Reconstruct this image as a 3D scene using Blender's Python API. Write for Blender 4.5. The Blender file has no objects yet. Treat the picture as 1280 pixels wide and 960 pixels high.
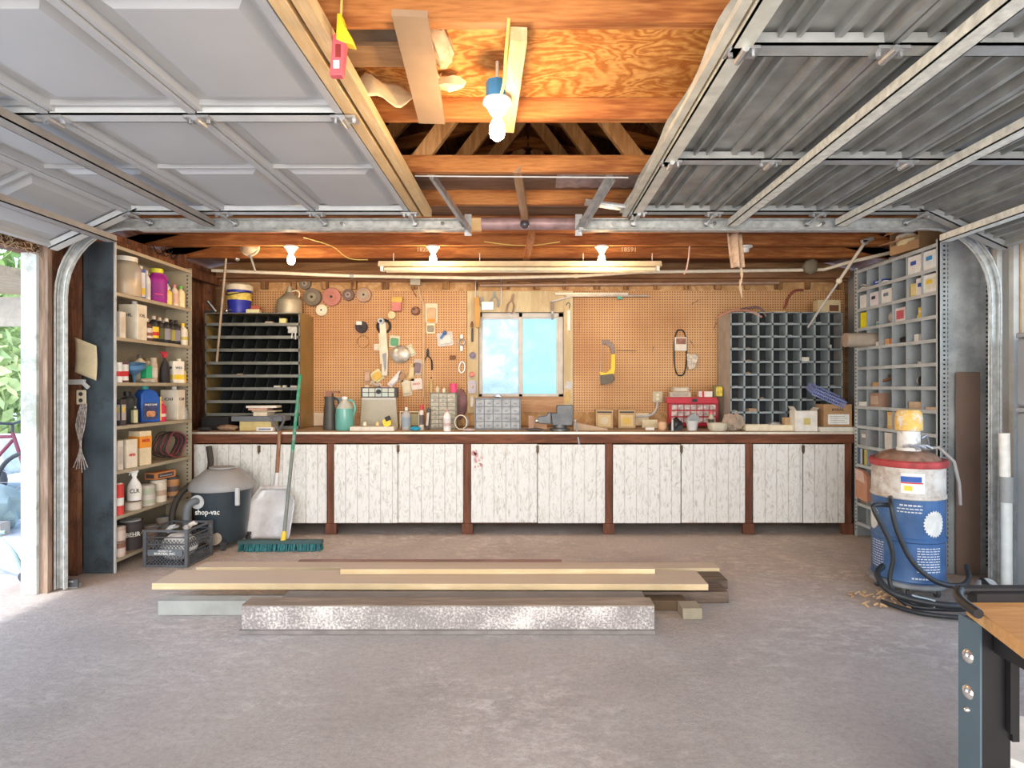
import bpy, math, random
from mathutils import Vector, Matrix
R = math.radians
rnd = random.Random(7)
SC = bpy.context.scene
COL = SC.collection
F, CX, CY, H = 730.0, 660.0, 483.0, 1.32     # measured from the photograph: focal length, vanishing point, eye height

def PX(px, Y): return (px - CX) * Y / F
def PZ(py, Y): return H + (CY - py) * Y / F

# ------------------------------------------------------------------ materials
MC = {}
def nt(name):
    m = bpy.data.materials.new(name); m.use_nodes = True
    t = m.node_tree; b = t.nodes['Principled BSDF']
    return m, t, b
def nd(t, k, **kw):
    n = t.nodes.new(k)
    for a, v in kw.items():
        if a in n.inputs: n.inputs[a].default_value = v
        else: setattr(n, a, v)
    return n
def c4(c): return (c[0], c[1], c[2], 1)
def ramp(t, fac, stops):
    r = t.nodes.new('ShaderNodeValToRGB'); e = r.color_ramp.elements
    while len(e) < len(stops): e.new(.5)
    for i, (p, c) in enumerate(stops): e[i].position = p; e[i].color = c4(c)
    t.links.new(fac, r.inputs['Fac']); return r.outputs['Color']
def M(col, rough=.55, metal=0, var=.12, scale=14, name=None, bump=0, spec=.4, dirt=None):
    key = ('m', tuple(round(x, 3) for x in col), rough, metal, var, scale, bump, dirt)
    if key in MC: return MC[key]
    m, t, b = nt(name or 'paint'); L = t.links
    co = nd(t, 'ShaderNodeTexCoord')
    n = nd(t, 'ShaderNodeTexNoise'); n.inputs['Scale'].default_value = scale; n.inputs['Detail'].default_value = 5
    L.new(co.outputs['Object'], n.inputs['Vector'])
    lo = [max(0, x * (1 - var)) for x in col]; hi = [min(1, x * (1 + var)) for x in col]
    c = ramp(t, n.outputs['Fac'], [(.3, lo), (.7, hi)])
    if dirt:
        n2 = nd(t, 'ShaderNodeTexNoise'); n2.inputs['Scale'].default_value = scale * .6; n2.inputs['Detail'].default_value = 9; n2.inputs['Roughness'].default_value = .7
        L.new(co.outputs['Object'], n2.inputs['Vector'])
        mk = ramp(t, n2.outputs['Fac'], [(.5, (0, 0, 0)), (.62, (1, 1, 1))])
        mx = nd(t, 'ShaderNodeMixRGB'); L.new(mk, mx.inputs['Fac']); L.new(c, mx.inputs['Color1']); mx.inputs['Color2'].default_value = c4(dirt)
        c = mx.outputs['Color']
    L.new(c, b.inputs['Base Color'])
    b.inputs['Roughness'].default_value = rough; b.inputs['Metallic'].default_value = metal
    b.inputs['Specular IOR Level'].default_value = spec
    if bump:
        bp = nd(t, 'ShaderNodeBump'); bp.inputs['Strength'].default_value = bump; bp.inputs['Distance'].default_value = .01
        L.new(n.outputs['Fac'], bp.inputs['Height']); L.new(bp.outputs['Normal'], b.inputs['Normal'])
    MC[key] = m; return m
def WOOD(name, c1, c2, axis='X', s=1.0, rough=.65, dirt=None, swirl=2.5):
    key = ('w', name, axis)
    if key in MC: return MC[key]
    m, t, b = nt(name); L = t.links
    co = nd(t, 'ShaderNodeTexCoord'); mp = nd(t, 'ShaderNodeMapping')
    sc = {'X': (1, 9, 9), 'Y': (9, 1, 9), 'Z': (9, 9, 1), 'P': (3, 5, 3)}[axis]
    mp.inputs['Scale'].default_value = [x * s for x in sc]
    L.new(co.outputs['Object'], mp.inputs['Vector'])
    n = nd(t, 'ShaderNodeTexNoise'); n.inputs['Scale'].default_value = 1.3; n.inputs['Detail'].default_value = 3; n.inputs['Distortion'].default_value = .5
    L.new(mp.outputs['Vector'], n.inputs['Vector'])
    mm = nd(t, 'ShaderNodeMath', operation='MULTIPLY'); mm.inputs[1].default_value = swirl * 9; L.new(n.outputs['Fac'], mm.inputs[0])
    sn = nd(t, 'ShaderNodeMath', operation='SINE'); L.new(mm.outputs[0], sn.inputs[0])
    n2 = nd(t, 'ShaderNodeTexNoise'); n2.inputs['Scale'].default_value = 12; n2.inputs['Detail'].default_value = 6; L.new(mp.outputs['Vector'], n2.inputs['Vector'])
    ad = nd(t, 'ShaderNodeMath', operation='MULTIPLY_ADD'); L.new(sn.outputs[0], ad.inputs[0]); ad.inputs[1].default_value = .22; L.new(n2.outputs['Fac'], ad.inputs[2])
    c = ramp(t, ad.outputs[0], [(.25, c2), (.55, [(a + d) / 2 for a, d in zip(c1, c2)]), (.8, c1)])
    n3 = nd(t, 'ShaderNodeTexNoise'); n3.inputs['Scale'].default_value = 1.7; n3.inputs['Detail'].default_value = 4; L.new(co.outputs['Object'], n3.inputs['Vector'])
    mk = ramp(t, n3.outputs['Fac'], [(.35, (.72, .72, .72)), (.7, (1.0, 1.0, 1.0))])
    mx = nd(t, 'ShaderNodeMixRGB', blend_type='MULTIPLY'); mx.inputs['Fac'].default_value = 1; L.new(c, mx.inputs['Color1']); L.new(mk, mx.inputs['Color2'])
    c = mx.outputs['Color']
    if dirt:
        n4 = nd(t, 'ShaderNodeTexNoise'); n4.inputs['Scale'].default_value = 5; n4.inputs['Detail'].default_value = 9; n4.inputs['Roughness'].default_value = .75; L.new(co.outputs['Object'], n4.inputs['Vector'])
        mk = ramp(t, n4.outputs['Fac'], [(.5, (0, 0, 0)), (.65, (1, 1, 1))])
        mx = nd(t, 'ShaderNodeMixRGB'); L.new(mk, mx.inputs['Fac']); L.new(c, mx.inputs['Color1']); mx.inputs['Color2'].default_value = c4(dirt); c = mx.outputs['Color']
    L.new(c, b.inputs['Base Color']); b.inputs['Roughness'].default_value = rough; b.inputs['Specular IOR Level'].default_value = .25
    bp = nd(t, 'ShaderNodeBump'); bp.inputs['Strength'].default_value = .25; bp.inputs['Distance'].default_value = .004
    L.new(ad.outputs[0], bp.inputs['Height']); L.new(bp.outputs['Normal'], b.inputs['Normal'])
    MC[key] = m; return m
def GLASSY(name, col, alpha=.35, rough=.15):
    key = ('g', name)
    if key in MC: return MC[key]
    m, t, b = nt(name); L = t.links
    co = nd(t, 'ShaderNodeTexCoord'); n = nd(t, 'ShaderNodeTexNoise'); n.inputs['Scale'].default_value = 9; L.new(co.outputs['Object'], n.inputs['Vector'])
    c = ramp(t, n.outputs['Fac'], [(.3, [x * .9 for x in col]), (.7, col)]); L.new(c, b.inputs['Base Color'])
    b.inputs['Alpha'].default_value = alpha; b.inputs['Roughness'].default_value = rough
    MC[key] = m; return m
def EMIT(name, col, s):
    key = ('e', name)
    if key in MC: return MC[key]
    m, t, b = nt(name)
    b.inputs['Base Color'].default_value = c4(col); b.inputs['Emission Color'].default_value = c4(col); b.inputs['Emission Strength'].default_value = s
    MC[key] = m; return m

# ------------------------------------------------------------------ mesh builder
class MB:
    def __init__(s): s.v = []; s.f = []
    def add(s, vs, fs):
        o = len(s.v); s.v += [tuple(v) for v in vs]; s.f += [tuple(i + o for i in f) for f in fs]; return s
    def box(s, x0, x1, y0, y1, z0, z1, mat=None):
        vs = [Vector((x, y, z)) for z in (z0, z1) for y in (y0, y1) for x in (x0, x1)]
        if mat: vs = [mat @ v for v in vs]
        return s.add(vs, [(0, 2, 3, 1), (4, 5, 7, 6), (0, 1, 5, 4), (2, 6, 7, 3), (0, 4, 6, 2), (1, 3, 7, 5)])
    def cbox(s, c, d, rot=(0, 0, 0)):
        from mathutils import Euler
        m = Matrix.Translation(c) @ Euler(rot).to_matrix().to_4x4()
        return s.box(-d[0] / 2, d[0] / 2, -d[1] / 2, d[1] / 2, -d[2] / 2, d[2] / 2, m)
    def beam(s, a, b, w, h, up=(0, 0, 1)):
        a = Vector(a); b = Vector(b); d = (b - a); L = d.length; d.normalize(); u = Vector(up)
        if abs(d.dot(u)) > .98: u = Vector((0, 1, 0))
        x = d.cross(u).normalized(); z = x.cross(d).normalized()
        vs = [a + d * (L * t) + x * (w / 2 * i) + z * (h / 2 * j) for j in (-1, 1) for t in (0, 1) for i in (-1, 1)]
        return s.add(vs, [(0, 2, 3, 1), (4, 5, 7, 6), (0, 1, 5, 4), (2, 6, 7, 3), (0, 4, 6, 2), (1, 3, 7, 5)])
    def cyl(s, a, b, r, r2=None, n=16, cap=True):
        r2 = r if r2 is None else r2
        return s.tube([a, b], [r, r2], n, cap)
    def tube(s, pts, r, n=10, cap=True, closed=False):
        P = [Vector(p) for p in pts]; k = len(P)
        rs = r if isinstance(r, (list, tuple)) else [r] * k
        vs = []; ref = None
        for i, p in enumerate(P):
            if closed: d = P[(i + 1) % k] - P[i - 1]
            else: d = P[min(i + 1, k - 1)] - P[max(i - 1, 0)]
            d = d.normalized() if d.length > 1e-9 else Vector((0, 0, 1))
            if ref is None: ref = Vector((0, 0, 1)) if abs(d.z) < .9 else Vector((1, 0, 0))
            x = (ref - d * ref.dot(d)).normalized(); ref = x; y = d.cross(x)
            vs += [p + (x * math.cos(2 * math.pi * j / n) + y * math.sin(2 * math.pi * j / n)) * rs[i] for j in range(n)]
        fs = []
        m = k if closed else k - 1
        for i in range(m):
            a = i * n; b = ((i + 1) % k) * n
            fs += [(a + j, a + (j + 1) % n, b + (j + 1) % n, b + j) for j in range(n)]
        if cap and not closed: fs += [tuple(reversed(range(n))), tuple(range((k - 1) * n, k * n))]
        return s.add(vs, fs)
    def lathe(s, prof, c=(0, 0, 0), n=24, rot=None, sx=1, sy=1):
        vs = []; c = Vector(c)
        for (r, z) in prof:
            for j in range(n):
                a = 2 * math.pi * j / n; v = Vector((max(r, 1e-4) * math.cos(a) * sx, max(r, 1e-4) * math.sin(a) * sy, z))
                if rot: v = rot @ v
                vs.append(c + v)
        fs = []
        for i in range(len(prof) - 1):
            a = i * n; b = a + n; fs += [(a + j, a + (j + 1) % n, b + (j + 1) % n, b + j) for j in range(n)]
        fs += [tuple(reversed(range(n))), tuple(range((len(prof) - 1) * n, len(prof) * n))]
        return s.add(vs, fs)
    def prism(s, poly, y0, y1, plane='XZ', mat=None):
        k = len(poly)
        def P(p, t):
            v = {'XZ': (p[0], t, p[1]), 'XY': (p[0], p[1], t), 'YZ': (t, p[0], p[1])}[plane]
            return mat @ Vector(v) if mat else Vector(v)
        vs = [P(p, y0) for p in poly] + [P(p, y1) for p in poly]
        fs = [tuple(range(k)), tuple(reversed(range(k, 2 * k)))] + [(i, k + i, k + (i + 1) % k, (i + 1) % k) for i in range(k)]
        return s.add(vs, fs)
    def rprism(s, x0, x1, z0, z1, r, y0, y1, n=5, plane='XZ'):
        pts = []
        for (cx, cz, a0) in ((x1 - r, z1 - r, 0), (x0 + r, z1 - r, 90), (x0 + r, z0 + r, 180), (x1 - r, z0 + r, 270)):
            pts += [(cx + r * math.cos(R(a0 + 90 * i / n)), cz + r * math.sin(R(a0 + 90 * i / n))) for i in range(n + 1)]
        return s.prism(pts, y0, y1, plane)
    def ico(s, c, r, sub=1, squash=(1, 1, 1), jit=0):
        import bmesh
        bm = bmesh.new(); bmesh.ops.create_icosphere(bm, subdivisions=sub, radius=1)
        vs = []
        for v in bm.verts:
            k = 1 + rnd.uniform(-jit, jit)
            vs.append((c[0] + v.co.x * r * squash[0] * k, c[1] + v.co.y * r * squash[1] * k, c[2] + v.co.z * r * squash[2] * k))
        fs = [tuple(v.index for v in f.verts) for f in bm.faces]; bm.free()
        return s.add(vs, fs)
    def sheet(s, nx, ny, fn, th=0):
        vs = [fn(i / nx, j / ny) for j in range(ny + 1) for i in range(nx + 1)]
        return s.add(vs, [(j * (nx + 1) + i, j * (nx + 1) + i + 1, (j + 1) * (nx + 1) + i + 1, (j + 1) * (nx + 1) + i) for j in range(ny) for i in range(nx)])
    def obj(s, name, mat, parent=None, loc=(0, 0, 0), rot=(0, 0, 0), bevel=0, smooth=True, solid=0):
        me = bpy.data.meshes.new(name); me.from_pydata(s.v, [], s.f); me.update()
        import bmesh
        bm = bmesh.new(); bm.from_mesh(me); bmesh.ops.recalc_face_normals(bm, faces=bm.faces); bm.to_mesh(me); bm.free()
        if smooth and len(me.polygons):
            me.polygons.foreach_set('use_smooth', [True] * len(me.polygons)); me.set_sharp_from_angle(angle=R(38))
        me.materials.append(mat)
        o = bpy.data.objects.new(name, me); COL.objects.link(o); o.location = loc; o.rotation_euler = rot
        if parent: o.parent = parent
        if solid:
            md = o.modifiers.new('Solidify', 'SOLIDIFY'); md.thickness = solid; md.offset = 0
        if bevel:
            md = o.modifiers.new('Bevel', 'BEVEL'); md.width = bevel; md.segments = 2; md.limit_method = 'ANGLE'; md.angle_limit = R(40)
        return o
def tag(o, label=None, cat=None, group=None, kind=None):
    if label: o['label'] = label
    if cat: o['category'] = cat
    if group: o['group'] = group
    if kind: o['kind'] = kind
    return o
def thing(name, label, cat, loc=(0, 0, 0), rot=(0, 0, 0), group=None, kind=None):
    o = bpy.data.objects.new(name, None); COL.objects.link(o); o.location = loc
    o.rotation_euler = rot if isinstance(rot, (tuple, list)) else (0, 0, rot)
    o.empty_display_size = .05
    return tag(o, label, cat, group, kind)
def struct(name, mb, mat, parent=None, **k):
    o = mb.obj(name, mat, parent, **k)
    if not parent: o['kind'] = 'structure'
    return o
def copy_tree(o, parent=None):
    c = o.copy(); COL.objects.link(c); c.parent = parent
    for ch in list(o.children): copy_tree(ch, c)
    return c
def text(s, size, mat, parent, loc, rot=(R(90), 0, 0), depth=.0006, name='lettering', width=None, italic=0):
    cu = bpy.data.curves.new(name, 'FONT'); cu.body = s; cu.size = size; cu.extrude = depth; cu.align_x = 'CENTER'; cu.align_y = 'CENTER'
    cu.resolution_u = 2; cu.shear = italic; cu.offset = size * .015
    t = bpy.data.objects.new(name, cu); COL.objects.link(t)
    bpy.context.view_layer.update()
    me = bpy.data.meshes.new_from_object(t.evaluated_get(bpy.context.evaluated_depsgraph_get()))
    bpy.data.objects.remove(t); bpy.data.curves.remove(cu)
    me.materials.clear(); me.materials.append(mat); me.name = name
    if width:
        xs = [v.co.x for v in me.vertices]
        if xs:
            k = width / (max(xs) - min(xs))
            for v in me.vertices: v.co.x *= k
    o = bpy.data.objects.new(name, me); COL.objects.link(o); o.parent = parent; o.location = loc; o.rotation_euler = rot
    return o

# palette
WHITE = M((.8, .8, .76), .5); CREAM = M((.78, .70, .52), .55); BLACK = M((.018, .018, .02), .45); DK = M((.06, .06, .065), .5)
GREY = M((.32, .34, .35), .5); LGREY = M((.55, .56, .56), .5); RED = M((.6, .03, .03), .4); YEL = M((.85, .6, .04), .45)
BLUE = M((.02, .1, .42), .4); TEAL = M((.05, .35, .33), .4); GREEN = M((.03, .35, .14), .45); ORANGE = M((.8, .3, .03), .45)
PINK = M((.8, .08, .2), .45); PURPLE = M((.32, .02, .26), .4); TAN = M((.5, .33, .18), .7); BROWN = M((.2, .09, .04), .7)
STEEL = M((.5, .51, .52), .35, .8, .2, 20); GALV = M((.50, .51, .49), .45, .45, .25, 25); GALVL = M((.72, .71, .62), .5, .2, .2, 30)
RUST = M((.25, .12, .06), .8, .2, .3, 30); CARD = M((.46, .29, .15), .8, 0, .08, 8); CHROME = M((.7, .7, .7), .2, .9, .05)
LUMX = WOOD('fresh_lumber', (.88, .66, .36), (.74, .48, .22), 'X', 1.2, swirl=1.2)
LUMY = WOOD('fresh_lumber', (.86, .64, .36), (.70, .46, .22), 'Y', 1.2, swirl=1.2)
OLDX = WOOD('orange_joist', (.62, .26, .08), (.34, .11, .03), 'X', .9)
OLDY = WOOD('orange_joist', (.58, .24, .08), (.33, .11, .03), 'Y', .9)
OLDZ = WOOD('orange_joist', (.52, .22, .08), (.30, .11, .04), 'Z', .9)
DARKX = WOOD('dark_board', (.26, .12, .06), (.13, .05, .03), 'X', .8)
REDW = WOOD('brown_fascia', (.27, .10, .05), (.15, .055, .03), 'X', 1.2)
REDZ = WOOD('brown_post', (.26, .10, .055), (.16, .06, .035), 'Z', 1.2)
GRYX = WOOD('weathered_board', (.42, .34, .27), (.30, .24, .19), 'X', 1.2)
PLY = WOOD('swirl_plywood', (.80, .42, .13), (.46, .16, .035), 'P', .9, swirl=7)
PLYW = WOOD('wall_plywood', (.78, .50, .24), (.62, .34, .13), 'P', 1.0, swirl=3)

def dusty(m, col):
    """settled dust on the faces that look up"""
    m = m.copy(); t = m.node_tree; b = t.nodes['Principled BSDF']; L = t.links
    src = b.inputs['Base Color'].links[0].from_socket
    g = nd(t, 'ShaderNodeNewGeometry'); sp = nd(t, 'ShaderNodeSeparateXYZ'); L.new(g.outputs['Normal'], sp.inputs[0])
    mr = nd(t, 'ShaderNodeMapRange'); mr.inputs['From Min'].default_value = .5; mr.inputs['From Max'].default_value = .8; mr.inputs['To Max'].default_value = .8; L.new(sp.outputs['Z'], mr.inputs['Value'])
    mx = nd(t, 'ShaderNodeMixRGB'); L.new(mr.outputs[0], mx.inputs['Fac']); L.new(src, mx.inputs['Color1']); mx.inputs['Color2'].default_value = c4(col)
    L.new(mx.outputs['Color'], b.inputs['Base Color']); return m
# ================================================================== SETTING
def floor_mat():
    m, t, b = nt('dusty_concrete'); L = t.links
    co = nd(t, 'ShaderNodeTexCoord')
    def noise(s, d=8, r=.6, dist=0, vec=None):
        n = nd(t, 'ShaderNodeTexNoise'); n.inputs['Scale'].default_value = s; n.inputs['Detail'].default_value = d; n.inputs['Roughness'].default_value = r; n.inputs['Distortion'].default_value = dist
        L.new(vec or co.outputs['Object'], n.inputs['Vector']); return n.outputs['Fac']
    base = ramp(t, noise(.9, 6), [(.3, (.46, .425, .40)), (.5, (.58, .54, .51)), (.72, (.67, .63, .595))])
    det = ramp(t, noise(34, 12, .85), [(.3, (.60, .60, .60)), (.5, (.95, .95, .95)), (.7, (1.18, 1.18, 1.18))])
    mx = nd(t, 'ShaderNodeMixRGB', blend_type='MULTIPLY'); mx.inputs['Fac'].default_value = .8; L.new(base, mx.inputs['Color1']); L.new(det, mx.inputs['Color2'])
    # pale flaking patches
    mp = nd(t, 'ShaderNodeMapping'); mp.inputs['Scale'].default_value = (1, 1.7, 1); mp.inputs['Rotation'].default_value = (0, 0, .5); L.new(co.outputs['Object'], mp.inputs['Vector'])
    big = ramp(t, noise(.75, 3), [(.42, (0, 0, 0)), (.60, (1, 1, 1))])
    sm = ramp(t, noise(9, 13, .82, .3, mp.outputs['Vector']), [(.48, (0, 0, 0)), (.62, (.85, .85, .85))])
    ml = nd(t, 'ShaderNodeMixRGB', blend_type='MULTIPLY'); ml.inputs['Fac'].default_value = 1; L.new(big, ml.inputs['Color1']); L.new(sm, ml.inputs['Color2'])
    m2 = nd(t, 'ShaderNodeMixRGB'); L.new(ml.outputs['Color'], m2.inputs['Fac']); L.new(mx.outputs['Color'], m2.inputs['Color1']); m2.inputs['Color2'].default_value = (.86, .83, .79, 1)
    # browner tint towards the back of the room
    sep = nd(t, 'ShaderNodeSeparateXYZ'); L.new(co.outputs['Object'], sep.inputs[0])
    mr = nd(t, 'ShaderNodeMapRange'); mr.inputs['From Min'].default_value = 2.9; mr.inputs['From Max'].default_value = 4.2; L.new(sep.outputs['Y'], mr.inputs['Value'])
    m3 = nd(t, 'ShaderNodeMixRGB', blend_type='MULTIPLY'); L.new(mr.outputs[0], m3.inputs['Fac']); L.new(m2.outputs['Color'], m3.inputs['Color1']); m3.inputs['Color2'].default_value = (1.12, 1.0, .90, 1)
    # grit specks
    vo = nd(t, 'ShaderNodeTexVoronoi'); vo.inputs['Scale'].default_value = 26; vo.inputs['Randomness'].default_value = 1; L.new(co.outputs['Object'], vo.inputs['Vector'])
    sp = ramp(t, vo.outputs['Distance'], [(.06, (1, 1, 1)), (.09, (0, 0, 0))])
    m4 = nd(t, 'ShaderNodeMixRGB'); L.new(sp, m4.inputs['Fac']); L.new(m3.outputs['Color'], m4.inputs['Color1']); m4.inputs['Color2'].default_value = (.62, .57, .52, 1)
    L.new(m4.outputs['Color'], b.inputs['Base Color']); b.inputs['Roughness'].default_value = .85; b.inputs['Specular IOR Level'].default_value = .2
    bp = nd(t, 'ShaderNodeBump'); bp.inputs['Strength'].default_value = .9; bp.inputs['Distance'].default_value = .02
    L.new(noise(24, 13, .85), bp.inputs['Height']); L.new(bp.outputs['Normal'], b.inputs['Normal'])
    return m
struct('floor', MB().box(-3.42, 3.42, -3.2, 6.05, -.12, 0), floor_mat())
GROUND = M((.50, .54, .58), .9, 0, .25, 6, bump=.4)
struct('ground', MB().box(-40, -3.42, -20, 40, -.12, -.02).box(3.42, 40, -20, 40, -.12, -.02).box(-3.42, 3.42, 6.05, 40, -.12, -.02), GROUND)

# back wall with the window opening
WX0, WX1, WZ0, WZ1 = -.50, .36, 1.215, 2.07
SHEATH = WOOD('wall_sheathing', (.48, .26, .12), (.30, .15, .06), 'X', .7)
w = MB().box(-3.42, WX0, 5.93, 6.02, 0, 2.48).box(WX1, 3.42, 5.93, 6.02, 0, 2.48).box(WX0, WX1, 5.93, 6.02, 0, WZ0).box(WX0, WX1, 5.93, 6.02, WZ1, 2.48)
w.prism([(-3.42, 2.48), (3.42, 2.48), (0, 3.36)], 5.97, 6.02)
struct('wall_back', w, SHEATH)
# left wall: sheathing, studs, header over the open door
w = MB().box(-3.255, -3.24, 3.75, 5.93, 0, 2.48).box(-3.255, -3.24, -3.2, .93, 0, 2.48).box(-3.255, -3.13, .93, 3.74, 2.17, 2.48)
w.box(-3.24, -3.14, -3.2, 5.93, 2.40, 2.48)
for y in (3.76, 4.07, 4.62, 5.2, 5.82): w.box(-3.24, -3.14, y, y + .045, 0, 2.40)
w.box(-3.14, -3.02, 5.135, 5.175, 0, 2.48)
w.box(-3.14, -3.10, 3.74, 5.9, 2.33, 2.42)
struct('wall_left', w, WOOD('rough_stud_wood', (.36, .16, .08), (.17, .07, .04), 'Z', 1, dirt=(.08, .045, .035)))
WALLR = M((.50, .52, .53), .6, 0, .10, 4, dirt=(.42, .42, .41))
w = MB().box(3.25, 3.32, 3.72, 5.93, 0, 2.48).box(3.25, 3.32, -3.2, .93, 0, 2.48).box(3.20, 3.32, .93, 3.72, 2.2, 2.48)
struct('wall_right', w, WALLR)
struct('wall_front', MB().box(-3.42, 3.42, -3.2, -3.1, 0, 2.48), WOOD('front_boards', (.5, .34, .22), (.38, .24, .14), 'X', .7))
# roof: two pitched planes of boards
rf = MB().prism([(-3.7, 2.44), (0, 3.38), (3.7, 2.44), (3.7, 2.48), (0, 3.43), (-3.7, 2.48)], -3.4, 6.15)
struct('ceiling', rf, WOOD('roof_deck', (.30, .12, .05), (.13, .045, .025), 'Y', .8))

# window
wn = thing('window_1', None, None, (0, 5.93, 0), kind='structure')
FR = M((.62, .60, .55), .5, 0, .1, 12)
f = MB()
for (a, b_, c, d) in ((WX0 - .0, WX0 + .035, WZ0, WZ1), (WX1 - .05, WX1, WZ0, WZ1), (WX0, WX1, WZ0, WZ0 + .03), (WX0, WX1, WZ1 - .045, WZ1), (-.095, -.055, WZ0, WZ1)):
    f.box(a, b_, .02, .06, c, d)
f.box(WX0 + .035, -.095, .03, .05, WZ1 - .065, WZ1 - .04).box(-.055, WX1 - .05, .035, .05, WZ1 - .06, WZ1 - .04).box(WX1 - .07, WX1 - .05, .03, .05, WZ0, WZ1)
f.obj('window_frame', FR, wn, bevel=.003)
def pane_mat(nm, c1, c2, c3, sc, dist):
    m, t, b = nt(nm); L = t.links
    co = nd(t, 'ShaderNodeTexCoord'); n = nd(t, 'ShaderNodeTexNoise'); n.inputs['Scale'].default_value = sc; n.inputs['Detail'].default_value = 8; n.inputs['Roughness'].default_value = .7; n.inputs['Distortion'].default_value = dist
    L.new(co.outputs['Object'], n.inputs['Vector']); c = ramp(t, n.outputs['Fac'], [(.25, c1), (.5, c2), (.66, c3)])
    L.new(c, b.inputs['Base Color']); b.inputs['Roughness'].default_value = .25
    out = t.nodes['Material Output']; tr = nd(t, 'ShaderNodeBsdfTranslucent'); L.new(c, tr.inputs['Color'])
    ms = nd(t, 'ShaderNodeMixShader'); ms.inputs[0].default_value = .8; L.new(b.outputs[0], ms.inputs[1]); L.new(tr.outputs[0], ms.inputs[2])
    tp = nd(t, 'ShaderNodeBsdfTransparent'); m2 = nd(t, 'ShaderNodeMixShader'); m2.inputs[0].default_value = .06; L.new(ms.outputs[0], m2.inputs[1]); L.new(tp.outputs[0], m2.inputs[2])
    L.new(m2.outputs[0], out.inputs['Surface']); return m
MB().box(WX0 + .03, -.09, .038, .043, WZ0 + .02, WZ1 - .04).obj('pane', pane_mat('dirty_glass', (.50, .62, .72), (.70, .80, .88), (.97, .98, 1), 6, 1.0), wn)
MB().box(-.06, WX1 - .045, .042, .047, WZ0 + .02, WZ1 - .04).obj('pane', pane_mat('frosted_blue_glass', (.50, .76, .88), (.60, .84, .93), (.72, .9, .96), 4, .3), wn)
MB().prism([(-.02, 1.215), (.2, 1.215), (.14, 1.17), (.04, 1.17)], -.012, 0).obj('sill_catch', LGREY, wn)
# cream boards cased round the window
cas = MB()
cas.box(-.615, -.50, 5.895, 5.93, 1.05, 2.285).box(.36, .455, 5.895, 5.93, 1.05, 2.285).box(-.50, .36, 5.895, 5.93, 2.07, 2.285)
struct('trim_1', cas, WOOD('cream_casing', (.78, .66, .40), (.66, .52, .30), 'Z', .7, dirt=(.55, .42, .25)), bevel=.003)
struct('trim_2', MB().box(-.50, .36, 5.89, 5.93, 1.06, 1.215), WOOD('sill_board', (.66, .42, .24), (.5, .28, .15), 'X', .8))

# pegboards
def peg_mat():
    m, t, b = nt('pegboard'); L = t.links
    co = nd(t, 'ShaderNodeTexCoord'); sep = nd(t, 'ShaderNodeSeparateXYZ'); L.new(co.outputs['Object'], sep.inputs[0])
    def cell(o):
        a = nd(t, 'ShaderNodeMath', operation='DIVIDE'); L.new(o, a.inputs[0]); a.inputs[1].default_value = .0254
        f_ = nd(t, 'ShaderNodeMath', operation='FRACT'); L.new(a.outputs[0], f_.inputs[0])
        s_ = nd(t, 'ShaderNodeMath', operation='SUBTRACT'); L.new(f_.outputs[0], s_.inputs[0]); s_.inputs[1].default_value = .5
        p = nd(t, 'ShaderNodeMath', operation='MULTIPLY'); L.new(s_.outputs[0], p.inputs[0]); L.new(s_.outputs[0], p.inputs[1]); return p.outputs[0]
    ad = nd(t, 'ShaderNodeMath', operation='ADD'); L.new(cell(sep.outputs['X']), ad.inputs[0]); L.new(cell(sep.outputs['Z']), ad.inputs[1])
    lt = nd(t, 'ShaderNodeMath', operation='LESS_THAN'); L.new(ad.outputs[0], lt.inputs[0]); lt.inputs[1].default_value = .075
    n = nd(t, 'ShaderNodeTexNoise'); n.inputs['Scale'].default_value = 1.6; n.inputs['Detail'].default_value = 7; L.new(co.outputs['Object'], n.inputs['Vector'])
    c = ramp(t, n.outputs['Fac'], [(.3, (.50, .25, .10)), (.5, (.62, .35, .15)), (.7, (.70, .43, .21))])
    mx = nd(t, 'ShaderNodeMixRGB'); L.new(lt.outputs[0], mx.inputs['Fac']); L.new(c, mx.inputs['Color1']); mx.inputs['Color2'].default_value = (.20, .09, .04, 1)
    L.new(mx.outputs['Color'], b.inputs['Base Color']); b.inputs['Roughness'].default_value = .6; return m
PEG = peg_mat()
tag(MB().box(-3.10, -.62, 5.905, 5.912, 1.06, 2.285).obj('pegboard', PEG), 'brown perforated pegboard left of the window, hung with wheels and packets', 'pegboard')
tag(MB().box(.46, 3.20, 5.905, 5.912, 1.06, 2.285).obj('pegboard', PEG), 'brown perforated pegboard right of the window, hung with a yellow hacksaw', 'pegboard')
nail = MB()
nail.box(-3.1, -.50, 5.916, 5.93, .92, 2.47).box(.36, 3.2, 5.916, 5.93, .92, 2.47).box(-.50, .36, 5.916, 5.93, .92, 1.215).box(-.50, .36, 5.916, 5.93, 2.07, 2.47)
struct('trim_3', nail, WOOD('backing_plywood', (.74, .48, .24), (.55, .30, .12), 'P', 1.0, swirl=3))
tag(MB().box(-2.165, -1.75, 5.90, 5.915, .925, 1.055).obj('plaster_strip', M((.72, .60, .46), .8, 0, .1)), 'bare cream board low on the back wall beside the left cubby cabinet', 'board')
tag(MB().box(.95, 1.22, 5.895, 5.914, .925, 1.05).obj('cream_board', M((.74, .64, .44), .8, 0, .1)), 'short cream board low on the wall behind the brown tins', 'board')
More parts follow.
